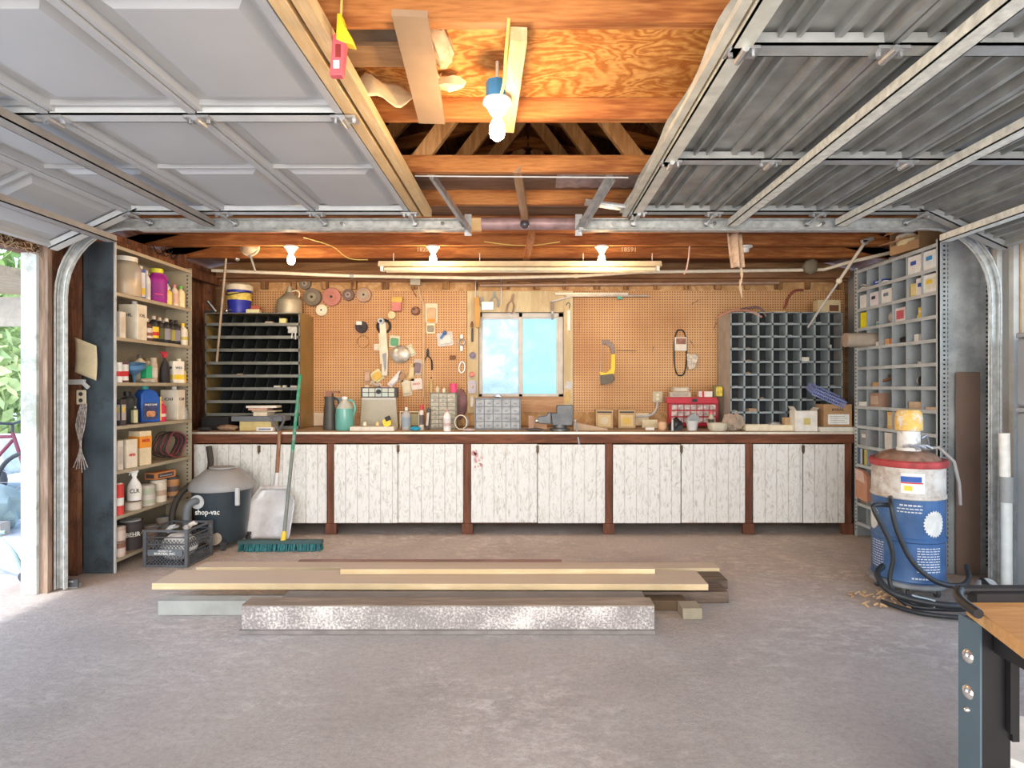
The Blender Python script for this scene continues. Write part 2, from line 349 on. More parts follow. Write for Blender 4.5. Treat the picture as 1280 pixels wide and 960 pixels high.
# brown cleat rail with a conduit above the pegboard
bl = MB()
for x in [i * .305 - 3.0 for i in range(21)]: bl.box(x, x + (.05 if int(x * 10) % 2 else .07), 5.88, 5.915, 2.30, 2.40)
struct('trim_4', bl, WOOD('small_blocks', (.55, .30, .12), (.16, .07, .03), 'Z', 1))
struct('trim_5', MB().box(-3.1, 3.2, 5.80, 5.915, 2.40, 2.47).box(-3.1, 3.2, 5.87, 5.915, 2.375, 2.40), WOOD('top_plate', (.42, .22, .11), (.27, .13, .06), 'X', .8))

# ------------------------------------------------------------------ roof trusses
def truss(y, top=True, mat=OLDX):
    t = thing('roof_truss', None, None, (0, y, 0), kind='structure')
    MB().box(-3.3, 3.3, 0, .038, 2.48, 2.572).obj('bottom_chord', mat, t)
    c = MB()
    for s in (-1, 1): c.beam((s * 3.3, .019, 2.50), (0, .019, 3.34), .038, .085)
    c.obj('top_chord', OLDX, t)
    for s in (-1, 1):
        for (a, b_) in ((.62, .05), (1.30, .72)):
            MB().beam((s * a, .045, 2.53), (s * b_, .045, 3.30 - b_ * .25), .038, .085).obj('web_brace', OLDZ if False else LUMT, t)
    return t
LUMT = WOOD('truss_web_wood', (.70, .40, .18), (.46, .22, .08), 'Z', .9)
for y in (-1.3, -.68, -.05, .6, 1.22, 1.86, 2.53, 3.16, 3.72, 4.28, 4.80, 5.26): truss(y)
tag(MB().box(-1.05, 1.75, 1.90, 2.56, 2.574, 2.59).obj('attic_plywood', PLY), 'bright swirly plywood sheet lying on the joists above the hanging bulb', 'plywood')
tag(MB().box(-.9, 1.3, .8, 1.86, 2.574, 2.59).obj('attic_plywood', PLY), 'plywood sheet on the joists nearest the camera, seen along the top edge', 'plywood')
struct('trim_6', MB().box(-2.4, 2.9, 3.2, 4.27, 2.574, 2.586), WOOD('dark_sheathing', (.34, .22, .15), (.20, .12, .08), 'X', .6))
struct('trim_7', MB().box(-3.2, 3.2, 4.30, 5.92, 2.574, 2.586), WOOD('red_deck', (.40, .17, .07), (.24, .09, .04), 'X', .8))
tag(MB().beam((-.03, 1.88, 2.455), (-.09, 2.56, 2.455), .055, .045).obj('joist_runner', LUMY), 'pale stick nailed under the joists beside the hanging bulb', 'wood strip')
r = MB().beam((-.06, 3.16, 2.50), (-.02, 3.95, 2.46), .045, .05)
tag(r.obj('joist_runner', WOOD('runner', (.5, .30, .17), (.36, .2, .1), 'Y', 1)), 'brown stick running under the joists between the two door tracks', 'wood strip')
tag(MB().beam((.03, 4.33, 2.45), (-.02, 5.25, 2.45), .05, .045).obj('joist_runner', OLDY), 'brown stick under the rear joists above the long tube light', 'wood strip')
# grey foil duct across joists
tag(MB().tube([(-.32, 4.02, 2.44), (.42, 4.02, 2.44)], .042, 14).obj('wrapped_pipe', M((.34, .22, .22), .45, .1, .3, 12, bump=.4)), 'purplish foil wrapped pipe tucked under the joists between the tracks', 'pipe')
tag(MB().box(-.75, -.32, 4.0, 4.04, 2.39, 2.475).obj('joist_blocking', LUMX), 'bright orange wood block behind the end of the left track', 'wood block')
tag(MB().box(.42, 1.35, 4.0, 4.04, 2.41, 2.475).obj('joist_blocking', LUMX), 'bright yellow wood block behind the start of the right track', 'wood block')
fo = MB()
fo.sheet(30, 6, lambda u, v: (.17 + u * 1.0, 3.22 + v * .44, 2.568 - .008 * math.sin(u * 60) * math.sin(v * 9) - .004 * rnd.random()))
tag(fo.obj('foil_insulation', M((.40, .36, .38), .35, .4, .3, 20)), 'crinkled silver foil insulation above the right track bracket', 'insulation')

# ------------------------------------------------------------------ overhead doors
SEAM = [.73, 1.31, 1.89, 2.46]
DW = M((.43, .435, .44), .45, .1, .05, 3); DWE = M((.58, .60, .60), .4, .1, .08, 6)
DG = M((.31, .32, .305), .45, .35, .25, 7, dirt=(.29, .28, .265)); DGL = M((.62, .62, .54), .45, .25, .15, 12)
Y0, Y1 = .95, 3.64
def door(side, label_mat):
    d = thing('door_1' if side < 0 else 'door_2', None, None, (0, 0, 0), kind='structure')
    seams = SEAM if side < 0 else [.68, 1.15, 1.80, 2.46]
    for i, a in enumerate(seams):
        wd = (seams[i + 1] - a - .006) if i < 3 else .54
        piv = Matrix.Translation((side * a, 0, 2.42)) @ Matrix.Rotation(side * R(25 if i == 3 else 0), 4, 'Y') @ Matrix.Diagonal((side, 1, 1, 1))
        s = MB()
        if side < 0:
            s.box(0, wd, Y0, Y1, .018, .045, piv)
            s.box(0, .03, Y0, Y1, -.026, .04, piv).box(wd - .022, wd, Y0, Y1, -.018, .04, piv)
            for k in range(4):
                ya = Y0 + .05 + k * .66; yb = ya + .585
                x0, x1 = .075, wd - .065
                def q(x, y, z): return piv @ Vector((x, y, z))
                vs = [q(x0, ya, .018), q(x1, ya, .018), q(x1, yb, .018), q(x0, yb, .018)]
                e = .035; vs += [q(x0 + e, ya + e, -.004), q(x1 - e, ya + e, -.004), q(x1 - e, yb - e, -.004), q(x0 + e, yb - e, -.004)]
                s.add(vs, [(0, 1, 5, 4), (1, 2, 6, 5), (2, 3, 7, 6), (3, 0, 4, 7), (4, 5, 6, 7)])
                if k in (0, 1, 2): s.box(.03, wd - .02, yb + .03, yb + .042, -.003, .02, piv)
        else:
            pf = [(0, .045), (0, -.026), (.014, -.026), (.016, -.014), (.03, -.014), (.034, .022)]
            for rx, rw in ((.10, .012), (.16, .012), (.28, .022), (.37, .010), (.43, .010), (.54, .022)):
                if rx + .03 < wd - .04: pf += [(rx, .022), (rx + .003, -.008), (rx + .003 + rw, -.008), (rx + .006 + rw, .022)]
            pf += [(wd - .03, .022), (wd - .026, -.022), (wd, -.022), (wd, .045)]
            s.prism(pf, Y0, Y1, 'XZ', piv)
        s.obj('door_section', DW if side < 0 else DG, d, smooth=False)
        st = MB()
        for y in ((Y0, 2.30, Y1 - .06) if side < 0 else (Y0, 1.83, 2.76, Y1 - .06)):
            st.box(0.0, wd, y, y + .065, -.03, -.022, piv).box(0, wd, y, y + .004, -.03, .01, piv).box(0, wd, y + .061, y + .065, -.03, .01, piv)
        st.obj('stile', M((.36, .37, .36), .5, .3, .15, 10) if side > 0 else DWE, d)
        h = MB()
        for y in ((Y0 + .03, 2.33, Y1 - .03) if side < 0 else (Y0 + .03, 1.86, 2.79, Y1 - .03)):
            h.box(-.05, .05, y - .03, y + .03, -.040, -.030, piv)
            h.cyl(piv @ Vector((0, y - .04, -.045)), piv @ Vector((0, y + .04, -.045)), .012, n=8)
            for bx in (-.035, .035): h.cyl(piv @ Vector((bx, y, -.052)), piv @ Vector((bx, y, -.04)), .008, n=6)
        h.cyl(piv @ Vector((0, Y1 - .03, -.05)), piv @ Vector((0, 3.74, -.05)), .007, n=8)
        h.cyl(piv @ Vector((0, 3.742, -.05)), piv @ Vector((0, 3.765, -.05)), .02, n=12)
        h.obj('hinge_roller', STEEL, d)
    return d
d1 = door(-1, None); d2 = door(1, None)
STR = M((.30, .27, .24), .6, .2, .12, 9)
for x, z in ((-2.02, 2.335), (-2.64, 2.235)):
    MB().box(x - .035, x + .035, Y0, 3.70, z, z + .006).box(x - .035, x - .031, Y0, 3.70, z, z + .04).box(x + .031, x + .035, Y0, 3.70, z, z + .04).obj('strut', STR, d1)
for x, z in ((1.30, 2.335), (1.98, 2.335), (2.64, 2.235)):
    MB().box(x - .032, x + .032, Y0, 3.70, z, z + .006).box(x - .032, x - .028, Y0, 3.70, z, z + .045).box(x + .028, x + .032, Y0, 3.70, z, z + .045).obj('strut', GALVL, d2)
for (a, b_) in ((-.725, -.675), (-.66, -.61)):
    MB().box(a, b_, Y0, 3.70, 2.395, 2.44).obj('edge_board', LUMY, d1, bevel=.002)
MB().box(-.675, -.66, Y0, 3.70, 2.42, 2.44).obj('groove_shade', BLACK, d1)  # black strip stands for the shade in the groove between the boards
MB().box(.64, .70, Y0, 3.72, 2.38, 2.388).box(.60, .63, Y0, 3.72, 2.40, 2.43).box(.64, .645, Y0, 3.72, 2.38, 2.43).obj('edge_angle', DGL, d2)
wv = MB(); wv.sheet(40, 2, lambda u, v: (.61 - .022 * v - .010 * v * math.sin(u * 27), Y0 + u * 2.75, 2.42 + .01 * v + .012 * v * math.sin(u * 23)))
wv.obj('weather_flap', M((.45, .46, .42), .5, .3, .2, 15), d2)
b = MB()
for s, dd, mt in ((-1, d1, LGREY),):
    pass
# tracks
def track(side):
    nm = 'left' if side < 0 else 'right'
    t = thing('door_track', ('galvanised curved steel track carrying the white overhead door, left wall' if side < 0 else 'galvanised curved steel track carrying the ribbed overhead door, right wall'), 'door track', (0, 0, 0))
    path = [(3.02, .01), (3.02, 1.9)]
    for k in range(1, 10):
        a = R(10 * k); path.append((3.02 - .42 * (1 - math.cos(a)), 1.9 + .47 * math.sin(a)))
    path += [(2.0, 2.37), (.41 if side < 0 else .33, 2.37)]
    pts = [Vector((side * x, 0, z)) for x, z in path]
    def offs(d):
        out = []
        for i, p in enumerate(pts):
            q = pts[min(i + 1, len(pts) - 1)] - pts[max(i - 1, 0)]; q.normalize(); n = Vector((-q.z, 0, q.x)) * side
            out.append(p + n * d)
        return out
    A = offs(.03); B = offs(-.03); m = MB()
    for (ya, yb) in ((3.79, 3.793),):
        vs = [v + Vector((0, y, 0)) for y in (ya, yb) for L_ in (A, B) for v in L_]; k = len(pts)
        fs = []
        for i in range(k - 1):
            fs += [(i, i + 1, k + i + 1, k + i), (2 * k + i, 3 * k + i, 3 * k + i + 1, 2 * k + i + 1)]
        m.add(vs, fs)
    for L_ in (A, B):
        m.tube([v + Vector((0, 3.785, 0)) for v in L_], .008, 6); m.tube([v + Vector((0, 3.765, 0)) for v in L_], .006, 6)
        mm = [v + Vector((0, 3.775, 0)) for v in L_]
    m.obj('track_channel', GALV, t)
    an = MB(); xe = side * (.41 if side < 0 else .33)
    x0, x1 = sorted((xe, side * 2.5))
    an.box(x0, x1, 3.795, 3.80, 2.325, 2.335).box(x0, x1, 3.74, 3.80, 2.322, 2.327)
    an.obj('track_angle', GALV, t)
    # hanging bracket from the joist
    if side < 0: a, b_ = (-.66, 3.24, 2.50), (-.39, 3.80, 2.34)
    else: a, b_ = (.46, 3.24, 2.50), (.33, 3.80, 2.34)
    hb = MB().beam((a[0] + .12 * (1 if side < 0 else -.0), a[1], a[2]), b_, .045, .006).beam((a[0] + .12 * (1 if side < 0 else 0) + .02, a[1], a[2] - .02), (b_[0] + .02, b_[1], b_[2] - .01), .006, .04)
    hb.beam((b_[0], 3.80, 2.30), (b_[0], 3.80, 2.44), .045, .006, up=(0, 1, 0))
    hb.obj('hanging_bracket', STEEL, t)
    bo = MB()
    for x in (.55, 1.2, 1.9): MB().cyl((side * x, 3.755, 2.37), (side * x, 3.79, 2.37), .012, n=8).obj('bolt', CHROME, t)
    return t
track(-1); track(1)
sp = MB()
for i in range(2): pass
tag(MB().tube([(-.62, 3.205, 2.475), (-.3, 3.205, 2.472), (.55, 3.205, 2.466)], .004, 6).obj('pull_cable', LGREY), 'thin grey cable strung across under the third joist', 'cable')
# wall jambs at the left opening
JW = M((.62, .68, .68), .75, 0, .08, 8, dirt=(.38, .40, .34), name='peeling_white_paint')
struct('trim_8', MB().box(-3.215, -3.115, 3.70, 3.735, 0, 2.17), JW, bevel=.003)
struct('trim_9', MB().box(-3.114, -3.06, 3.72, 3.755, 0, 2.3), WOOD('jamb_stop', (.42, .30, .22), (.25, .17, .12), 'Z', 1))
struct('trim_10', MB().box(3.16, 3.25, 3.80, 3.84, 0, 2.3).box(3.10, 3.135, 3.86, 3.90, 0, 2.3), M((.55, .57, .55), .6, 0, .1, 8, dirt=(.44, .42, .38)), bevel=.002)
tag(MB().box(3.195, 3.205, 3.79, 3.798, 0, 2.25).obj('rust_strip', TAN), 'thin brown wood strip down the right white wall', 'wood strip')
nest = MB()
for i in range(90):
    p = Vector((-3.12, 3.35 + rnd.random() * .38, 2.16 + rnd.random() * .12)); d = Vector((rnd.uniform(-.02, .04), rnd.uniform(-.07, .07), rnd.uniform(-.04, .04)))
    nest.tube([p, p + d * .5 + Vector((0.01, 0, .01)), p + d], .0025, 4)
tag(nest.obj('wasp_nest_debris', M((.42, .30, .18), .9, 0, .3)), 'tangle of dry mud nest debris on the header over the left opening', 'nest', kind='stuff')

# camera and light
cam = bpy.data.objects.new('camera', bpy.data.cameras.new('camera')); COL.objects.link(cam)
cam.location = (0, 0, H); cam.rotation_euler = (R(90), 0, 0)
cam.data.sensor_width = 36; cam.data.lens = F / 1280 * 36; cam.data.shift_x = -(CX - 640) / 1280; cam.data.shift_y = (CY - 480) / 1280
cam.data.clip_start = .05; SC.camera = cam
wd = bpy.data.worlds.new('sky'); SC.world = wd; wd.use_nodes = True; t = wd.node_tree
bg = t.nodes['Background']
sk = t.nodes.new('ShaderNodeTexSky'); sk.sky_type = 'NISHITA'; sk.sun_disc = False; sk.sun_elevation = R(50); sk.sun_rotation = R(200); sk.air_density = 1.2
t.links.new(sk.outputs[0], bg.inputs[0]); bg.inputs[1].default_value = .55
def area(nm, loc, tgt, sx, sy, e, col=(1, 1, 1)):
    l = bpy.data.lights.new(nm, 'AREA'); l.shape = 'RECTANGLE'; l.size = sx; l.size_y = sy; l.energy = e; l.color = col
    o = bpy.data.objects.new(nm, l); COL.objects.link(o); o.location = loc
    d = Vector(tgt) - Vector(loc); o.rotation_euler = d.to_track_quat('-Z', 'Y').to_euler(); return o
area('fill_light', (0, -1.6, 1.7), (0, 5, 1.2), 4.5, 1.6, 190, (1, .97, .93))  # added fill from behind the camera, not a fitting of the garage
area('fill_light', (0, -1.0, .5), (0, 3.0, 2.6), 4.5, 1.2, 60, (1, .95, .9))  # second added fill, low and aimed up at the overhead doors
area('window_fill', (-.07, 7.3, 2.0), (-.07, 5.9, 1.6), 2.0, 1.6, 4, (.9, .96, 1))  # added lamp outdoors that brightens the window panes
sun = bpy.data.objects.new('sun', bpy.data.lights.new('sun', 'SUN')); COL.objects.link(sun); sun.data.energy = 3; sun.data.angle = R(3)
sun.rotation_euler = Vector((.3, .25, -1)).to_track_quat('-Z', 'Y').to_euler()
SC.view_settings.view_transform = 'Standard'; SC.view_settings.look = 'None'; SC.view_settings.exposure = 0.3
# ================================================================== WORKBENCH
def whitewash():
    m, t, b = nt('whitewashed_planks'); L = t.links
    co = nd(t, 'ShaderNodeTexCoord'); oi = nd(t, 'ShaderNodeObjectInfo')
    ad = nd(t, 'ShaderNodeVectorMath', operation='ADD'); L.new(co.outputs['Object'], ad.inputs[0]); L.new(oi.outputs['Random'], ad.inputs[1])
    mp = nd(t, 'ShaderNodeMapping'); mp.inputs['Scale'].default_value = (5, 5, 1.6); L.new(ad.outputs[0], mp.inputs['Vector'])
    n = nd(t, 'ShaderNodeTexNoise'); n.inputs['Scale'].default_value = 2.2; n.inputs['Detail'].default_value = 2; n.inputs['Distortion'].default_value = .7; L.new(mp.outputs[0], n.inputs['Vector'])
    mm = nd(t, 'ShaderNodeMath', operation='MULTIPLY'); mm.inputs[1].default_value = 60; L.new(n.outputs['Fac'], mm.inputs[0])
    sn = nd(t, 'ShaderNodeMath', operation='SINE'); L.new(mm.outputs[0], sn.inputs[0])
    n2 = nd(t, 'ShaderNodeTexNoise'); n2.inputs['Scale'].default_value = 9; n2.inputs['Detail'].default_value = 8; n2.inputs['Roughness'].default_value = .7; L.new(mp.outputs[0], n2.inputs['Vector'])
    a2 = nd(t, 'ShaderNodeMath', operation='MULTIPLY_ADD'); L.new(sn.outputs[0], a2.inputs[0]); a2.inputs[1].default_value = .085; L.new(n2.outputs['Fac'], a2.inputs[2])
    c = ramp(t, a2.outputs[0], [(.22, (.42, .40, .35)), (.36, (.66, .65, .60)), (.52, (.80, .80, .77))])
    L.new(c, b.inputs['Base Color']); b.inputs['Roughness'].default_value = .8; b.inputs['Specular IOR Level'].default_value = .2
    return m
WW = whitewash()
BY = 5.20
wt = thing('worktop', 'long plywood topped worktop with brown edge running the full back wall', 'worktop', (0, BY, .914))
MB().box(-3.10, 3.02, 0, .68, -.02, 0).obj('top_board', WOOD('worn_top', (.60, .47, .33), (.40, .30, .21), 'X', .8), wt, bevel=.002)
MB().box(-3.10, 2.92, -.012, .0, -.018, .001).obj('front_lip', M((.78, .70, .58), .4, .3, .1), wt)
MB().box(-3.02, 2.92, .003, .04, -.10, -.021).obj('fascia', REDW, wt, bevel=.002)
posts = [-3.0, -1.755, -.54, .72, 1.965, 2.85]
descs = ['leftmost white plank cupboard bay behind the grey shop vacuum', 'white plank cupboard bay behind the top of the green broom handle, second from left', 'middle white plank cupboard bay under the window, pink paint smudge at its top left', 'white plank cupboard bay under the red parts case, second from right', 'rightmost and narrowest white plank cupboard bay beside the grey steel bin shelving']
splits = [-2.385, -1.152, .085, 1.36, 2.44]
LATCH = M((.12, .08, .05), .5, .6)
for i in range(5):
    a, b_ = posts[i], posts[i + 1]
    t = thing('base_cabinet', descs[i], 'cupboard', ((a + b_) / 2, BY, 0), group='plank fronted cupboard bays under the worktop')
    cx = (a + b_) / 2; a -= cx; b_ -= cx; sp_ = splits[i] - cx
    def post(x, nm='post'):
        MB().box(x - .032, x + .032, .0, .05, .10, .812).obj(nm, REDZ, t, bevel=.003)
        MB().box(x - .05, x + .05, -.006, .045, .003, .10).obj('foot_block', REDZ, t, bevel=.004)
    post(a)
    if i == 4: post(b_)
    MB().box(a + .035, b_ - .035, .02, .66, .095, .11).box(a + .03, b_ - .03, .64, .665, .11, .80).obj('carcass', DARKX, t)
    for (p, q, hinge) in ((a + .036, sp_ - .003, 0), (sp_ + .003, b_ - .036, 1)):
        m = MB(); n = max(3, round((q - p) / .104)); stp = .104; x = p; k = 0
        while x < q - .01:
            x2 = min(x + stp, q); m.box(x, x2 - .007, .0, .014, .112, .808); x = x2
        m.box(p, q, .010, .018, .112, .808)
        dz = rnd.uniform(-.006, .002)
        dr = m.obj('door', WW, t, loc=(0, -.018, dz), smooth=False)
        if hinge:
            lt = MB().box(sp_ - .012, sp_ + .012, -.01, 0, .74, .80).cyl((sp_, -.012, .765), (sp_, -.012, .725), .006, n=8).cyl((sp_, -.018, .75), (sp_, 0, .75), .009, n=8)
            lt.obj('latch', LATCH, dr)
mid_bay = bpy.data.objects['base_cabinet.002']; pk = MB()
for k in range(14):
    x = -.447 - (posts[2] + posts[3]) / 2 + rnd.uniform(-.04, .04); z = .60 + rnd.random() * .17; r_ = rnd.uniform(.006, .02); n_ = 9
    pk.prism([(x + r_ * rnd.uniform(.6, 1.2) * math.cos(2 * math.pi * j / n_), z + r_ * rnd.uniform(.8, 1.5) * math.sin(2 * math.pi * j / n_)) for j in range(n_)], -.0192, -.0178)
pk.obj('paint_smudge', M((.70, .36, .36), .7, 0, .2, 20), mid_bay)
# ================================================================== CUBBY CABINETS on the worktop
def cubby(name, label, x0, x1, z0, z1, y0, y1, cols, rows, face, inside, side, lip=.016, tri=False, gap=0, inner=None):
    t = thing(name, label, 'cabinet', ((x0 + x1) / 2, y0, z0)); w = (x1 - x0) / 2; h = z1 - z0; dp = y1 - y0
    MB().box(-w, -w + .006, 0, dp, 0, h).box(w - .006, w, 0, dp, 0, h).box(-w + .006, w - .006, 0, dp, h - .006, h).obj('case', side, t)
    dp = inner or dp
    MB().box(-w + .006, w - .006, dp - .006, dp, 0, h - .006).obj('back_panel', inside, t)
    s = MB(); st = MB(); pitch = (h - gap) / rows
    for r in range(rows):
        z = gap + r * pitch
        s.box(-w + .006, w - .006, .004, dp - .008, z, z + .003)
        st.box(-w + .001, w - .001, -.002, .004, z - .002, z + lip)
    st.box(-w + .001, w - .001, -.002, .004, h - .008, h)
    st.box(-w, -w + .012, -.002, .004, 0, h).box(w - .012, w, -.002, .004, 0, h)
    if not tri:
        for c in range(1, cols): st.box(-w + c * 2 * w / cols - .008, -w + c * 2 * w / cols + .008, -.002, .002, gap, h)
    s.obj('shelf_tiers', inside if tri else face, t); st.obj('front_rails', face, t)
    cp = 2 * w / cols
    for c in range(1, cols):
        d = MB(); x = -w + c * cp
        for r in range(rows):
            z = gap + r * pitch
            if tri:
                d.prism([(.03, z + .004), (dp - .01, z + .004), (dp - .01, z + pitch - .004), (.10, z + pitch - .004)], x - .0025, x + .0025, 'YZ')
            else:
                d.box(x - .004, x + .004, 0, dp - .01, z + .003, z + pitch)
        d.obj('column_divider', inside if tri else SLIN, t)
    return t, pitch
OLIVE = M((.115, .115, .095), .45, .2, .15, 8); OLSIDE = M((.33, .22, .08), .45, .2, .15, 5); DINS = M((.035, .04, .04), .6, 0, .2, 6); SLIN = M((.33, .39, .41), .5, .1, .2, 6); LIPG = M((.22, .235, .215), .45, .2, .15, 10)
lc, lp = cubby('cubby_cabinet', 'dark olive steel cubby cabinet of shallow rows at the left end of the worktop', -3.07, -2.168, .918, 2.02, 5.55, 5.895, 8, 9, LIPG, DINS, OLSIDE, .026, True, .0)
SLATE = M((.30, .35, .37), .5, .2, .15, 9); SLSIDE = M((.42, .40, .38), .5, .2, .15, 9); 
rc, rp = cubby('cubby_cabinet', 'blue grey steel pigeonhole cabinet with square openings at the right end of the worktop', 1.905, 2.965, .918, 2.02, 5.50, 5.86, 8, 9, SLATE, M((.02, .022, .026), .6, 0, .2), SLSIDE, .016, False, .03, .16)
# ================================================================== STEEL SHELF UNITS
BLUEST = M((.12, .165, .20), .4, .5, .4, 3.0, dirt=(.07, .085, .10)); BEIGE = M((.44, .38, .27), .5, .1, .1, 8); BEIGED = M((.30, .26, .19), .5, .1, .1, 8)
LZ = [2.32, 1.987, 1.67, 1.348, 1.038, .72, .40, .10]
ls = thing('shelving_unit', 'tall steel shelving with dark blue end panel on the left wall, full of bottles', 'shelf', (-3.02, 4.58, 0))
def L_(x): return x + 3.02
def YL(y): return y - 4.58
MB().box(L_(-3.132), L_(-2.91), YL(4.115), YL(4.121), 0.003, 2.34).cyl((L_(-2.935), YL(4.113), 2.26), (L_(-2.935), YL(4.116), 2.26), .008, n=8).obj('end_panel', BLUEST, ls)
MB().box(L_(-2.918), L_(-2.906), YL(4.112), YL(4.125), 0.003, 2.34).obj('front_post', LGREY, ls)
fp = MB().box(L_(-3.132), L_(-2.91), YL(5.05), YL(5.056), 0.003, 2.34)
fp.obj('far_panel', BEIGE, ls)
ho = MB()
for k in range(70):
    for xx in (-2.945,): ho.box(L_(xx) - .005, L_(xx) + .005, YL(5.048), YL(5.0495), .06 + k * .032, .072 + k * .032)
tag(ho.obj('punched_holes', BLACK, ls), kind='stuff')
MB().box(L_(-3.136), L_(-3.132), YL(4.12), YL(5.05), .0, 2.34).obj('back_panel', BEIGED, ls)
for i, z in enumerate(LZ):
    MB().box(L_(-3.131), L_(-2.912), YL(4.122), YL(5.048), z - .004, z).box(L_(-2.914), L_(-2.908), YL(4.122), YL(5.048), z - .024, z).obj('shelf_board', BEIGE, ls)
RS = thing('shelving_unit', 'tall galvanised steel bin shelving with punched edges against the right wall, by blue drum', 'shelf', (3.05, 4.63, 0))
GP = M((.46, .49, .50), .45, .35, .3, 4, dirt=(.30, .33, .34)); GS = M((.52, .56, .57), .45, .2, .12, 8); GI = M((.38, .42, .44), .5, .2, .12, 6)
def XR(x): return x - 3.05
def YR(y): return y - 4.63
ry = [4.112 + .173 * k for k in range(7)]
RZ = [2.33 - .169 * k for k in range(14)]
MB().box(XR(2.892), XR(3.24), YR(4.10), YR(4.106), 0.003, 2.36).obj('end_panel', GP, RS)
MB().box(XR(2.885), XR(2.899), YR(4.095), YR(4.112), 0.003, 2.36).box(XR(2.885), XR(2.889), YR(4.095), YR(4.13), 0.003, 2.36).box(XR(2.885), XR(2.889), YR(5.12), YR(5.16), 0.003, 2.36).obj('front_post', GS, RS)
ho = MB()
for k in range(72):
    z = .06 + k * .032
    ho.box(XR(2.915), XR(2.928), YR(4.0975), YR(4.0995), z, z + .012); ho.box(XR(2.945), XR(2.948), YR(4.0975), YR(4.0995), z - .004, z + .016)
    ho.box(XR(3.215), XR(3.232), YR(4.0975), YR(4.0995), z, z + .014)
tag(ho.obj('punched_holes', BLACK, RS), kind='stuff')
ho = MB()
for k in range(72): ho.box(XR(2.8835), XR(2.8848), YR(5.13), YR(5.145), .06 + k * .032, .072 + k * .032)
tag(ho.obj('punched_holes', BLACK, RS), kind='stuff')
MB().box(XR(2.90), XR(3.24), YR(5.152), YR(5.158), 0.003, 2.36).obj('far_panel', GI, RS)
MB().box(XR(3.235), XR(3.24), YR(4.106), YR(5.152), .003, 2.36).obj('back_panel', GI, RS)
for i, z in enumerate(RZ):
    MB().box(XR(2.89), XR(3.234), YR(4.107), YR(5.15), z - .003, z).box(XR(2.886), XR(2.89), YR(4.112), YR(5.15), z - .022, z + .004).obj('shelf_board', GS, RS)
    if i:
        for y in ry[1:6]:
            MB().box(XR(2.89), XR(3.234), YR(y - .0015), YR(y + .0015), z + .001, RZ[i - 1] - .005).box(XR(2.888), XR(2.892), YR(y - .005), YR(y + .005), z + .004, RZ[i - 1] - .022).obj('bin_divider', GI, RS)
# ================================================================== FLOOR THINGS
# --- drum with vacuum head
dr = thing('steel_drum', 'dented blue and white steel drum with red rim and two white cog marks', 'drum', (2.47, 3.80, 0))
DB = M((.045, .115, .27), .42, .1, .25, 6, dirt=(.09, .16, .30)); DWt = M((.62, .59, .54), .6, .1, .15, 9, dirt=(.44, .35, .28)); DR = M((.42, .06, .06), .5, .1, .3, 12)
def ring(z): return [(.238, z - .016), (.246, z - .008), (.246, z + .008), (.238, z + .016)]
MB().lathe([(.10, .095), (.236, .095), (.243, .105), (.238, .12)] + ring(.36) + [(.238, .59), (.238, .612)], n=48).obj('drum_lower_body', DB, dr)
MB().lathe([(.2385, .612), (.246, .618), (.246, .632), (.2385, .64), (.2385, .815), (.10, .815)], n=48).obj('drum_upper_body', DWt, dr)
MB().lathe([(.05, .81), (.252, .81), (.258, .822), (.258, .845), (.248, .855), (.22, .852), (.20, .85), (.05, .85)], n=48).obj('lid_ring', DR, dr)
MB().lathe([(.05, .85), (.215, .852), (.18, .885), (.12, .905), (.02, .905)], n=32).obj('lid', M((.33, .20, .14), .7, .3, .4, 14), dr)
def cog(ang, z, r, nm='cog_mark'):
    m = MB(); n = 24; rr = .2395
    prev = []
    for k in range(n * 2):
        a = math.pi * 2 * k / (n * 2); q = r if k % 2 else r * .86
        prev.append((q * math.cos(a), q * math.sin(a)))
    def P(u, v): a = R(ang) + u / rr; return (rr * 1.004 * math.cos(a), rr * 1.004 * math.sin(a), z + v)
    # radial fan with inner ring so that the mark follows the drum
    vs = [P(0, 0)] + [P(u * .5, v * .5) for u, v in prev] + [P(u, v) for u, v in prev]; k = len(prev)
    m.add(vs, [(0, 1 + i, 1 + (i + 1) % k) for i in range(k)] + [(1 + i, 1 + k + i, 1 + k + (i + 1) % k, 1 + (i + 1) % k) for i in range(k)])
    m.obj(nm, M((.66, .66, .62), .6, 0, .15, 20), dr, smooth=False)
CAMA = math.degrees(math.atan2(-3.80, -2.47))
cog(CAMA + 43, .47, .085); cog(CAMA - 68, .47, .085)
def curved_rows(ang0, wid, zs, h, mat, nm, dash=True, rr=.2392):
    m = MB()
    for z in zs:
        u = 0
        while u < wid:
            l = rnd.uniform(.012, .03) if dash else wid
            l = min(l, wid - u)
            n = max(1, int(l / .02))
            for j in range(n):
                a0 = R(ang0) + (u + l * j / n) / rr; a1 = R(ang0) + (u + l * (j + 1) / n) / rr
                m.add([(rr * math.cos(a0), rr * math.sin(a0), z), (rr * math.cos(a1), rr * math.sin(a1), z), (rr * math.cos(a1), rr * math.sin(a1), z + h), (rr * math.cos(a0), rr * math.sin(a0), z + h)], [(0, 1, 2, 3)])
            u += l + .006
    return m.obj(nm, mat, dr, smooth=False)
PW = M((.62, .66, .70), .6)
curved_rows(CAMA - 12, .14, (.575,), .010, PW, 'printed_lines'); curved_rows(CAMA - 16, .16, (.555, .535), .007, PW, 'printed_lines')
curved_rows(CAMA + 14, .17, [.17 + .016 * k for k in range(10)], .006, PW, 'printed_lines')
curved_rows(CAMA - 70, .13, [.16 + .016 * k for k in range(11)], .005, PW, 'printed_lines')
curved_rows(CAMA + 6, .17, (.125,), .010, PW, 'printed_lines')
curved_rows(CAMA - 10, .15, (.655,), .125, M((.80, .80, .78), .5), 'paper_label', False, .2408)
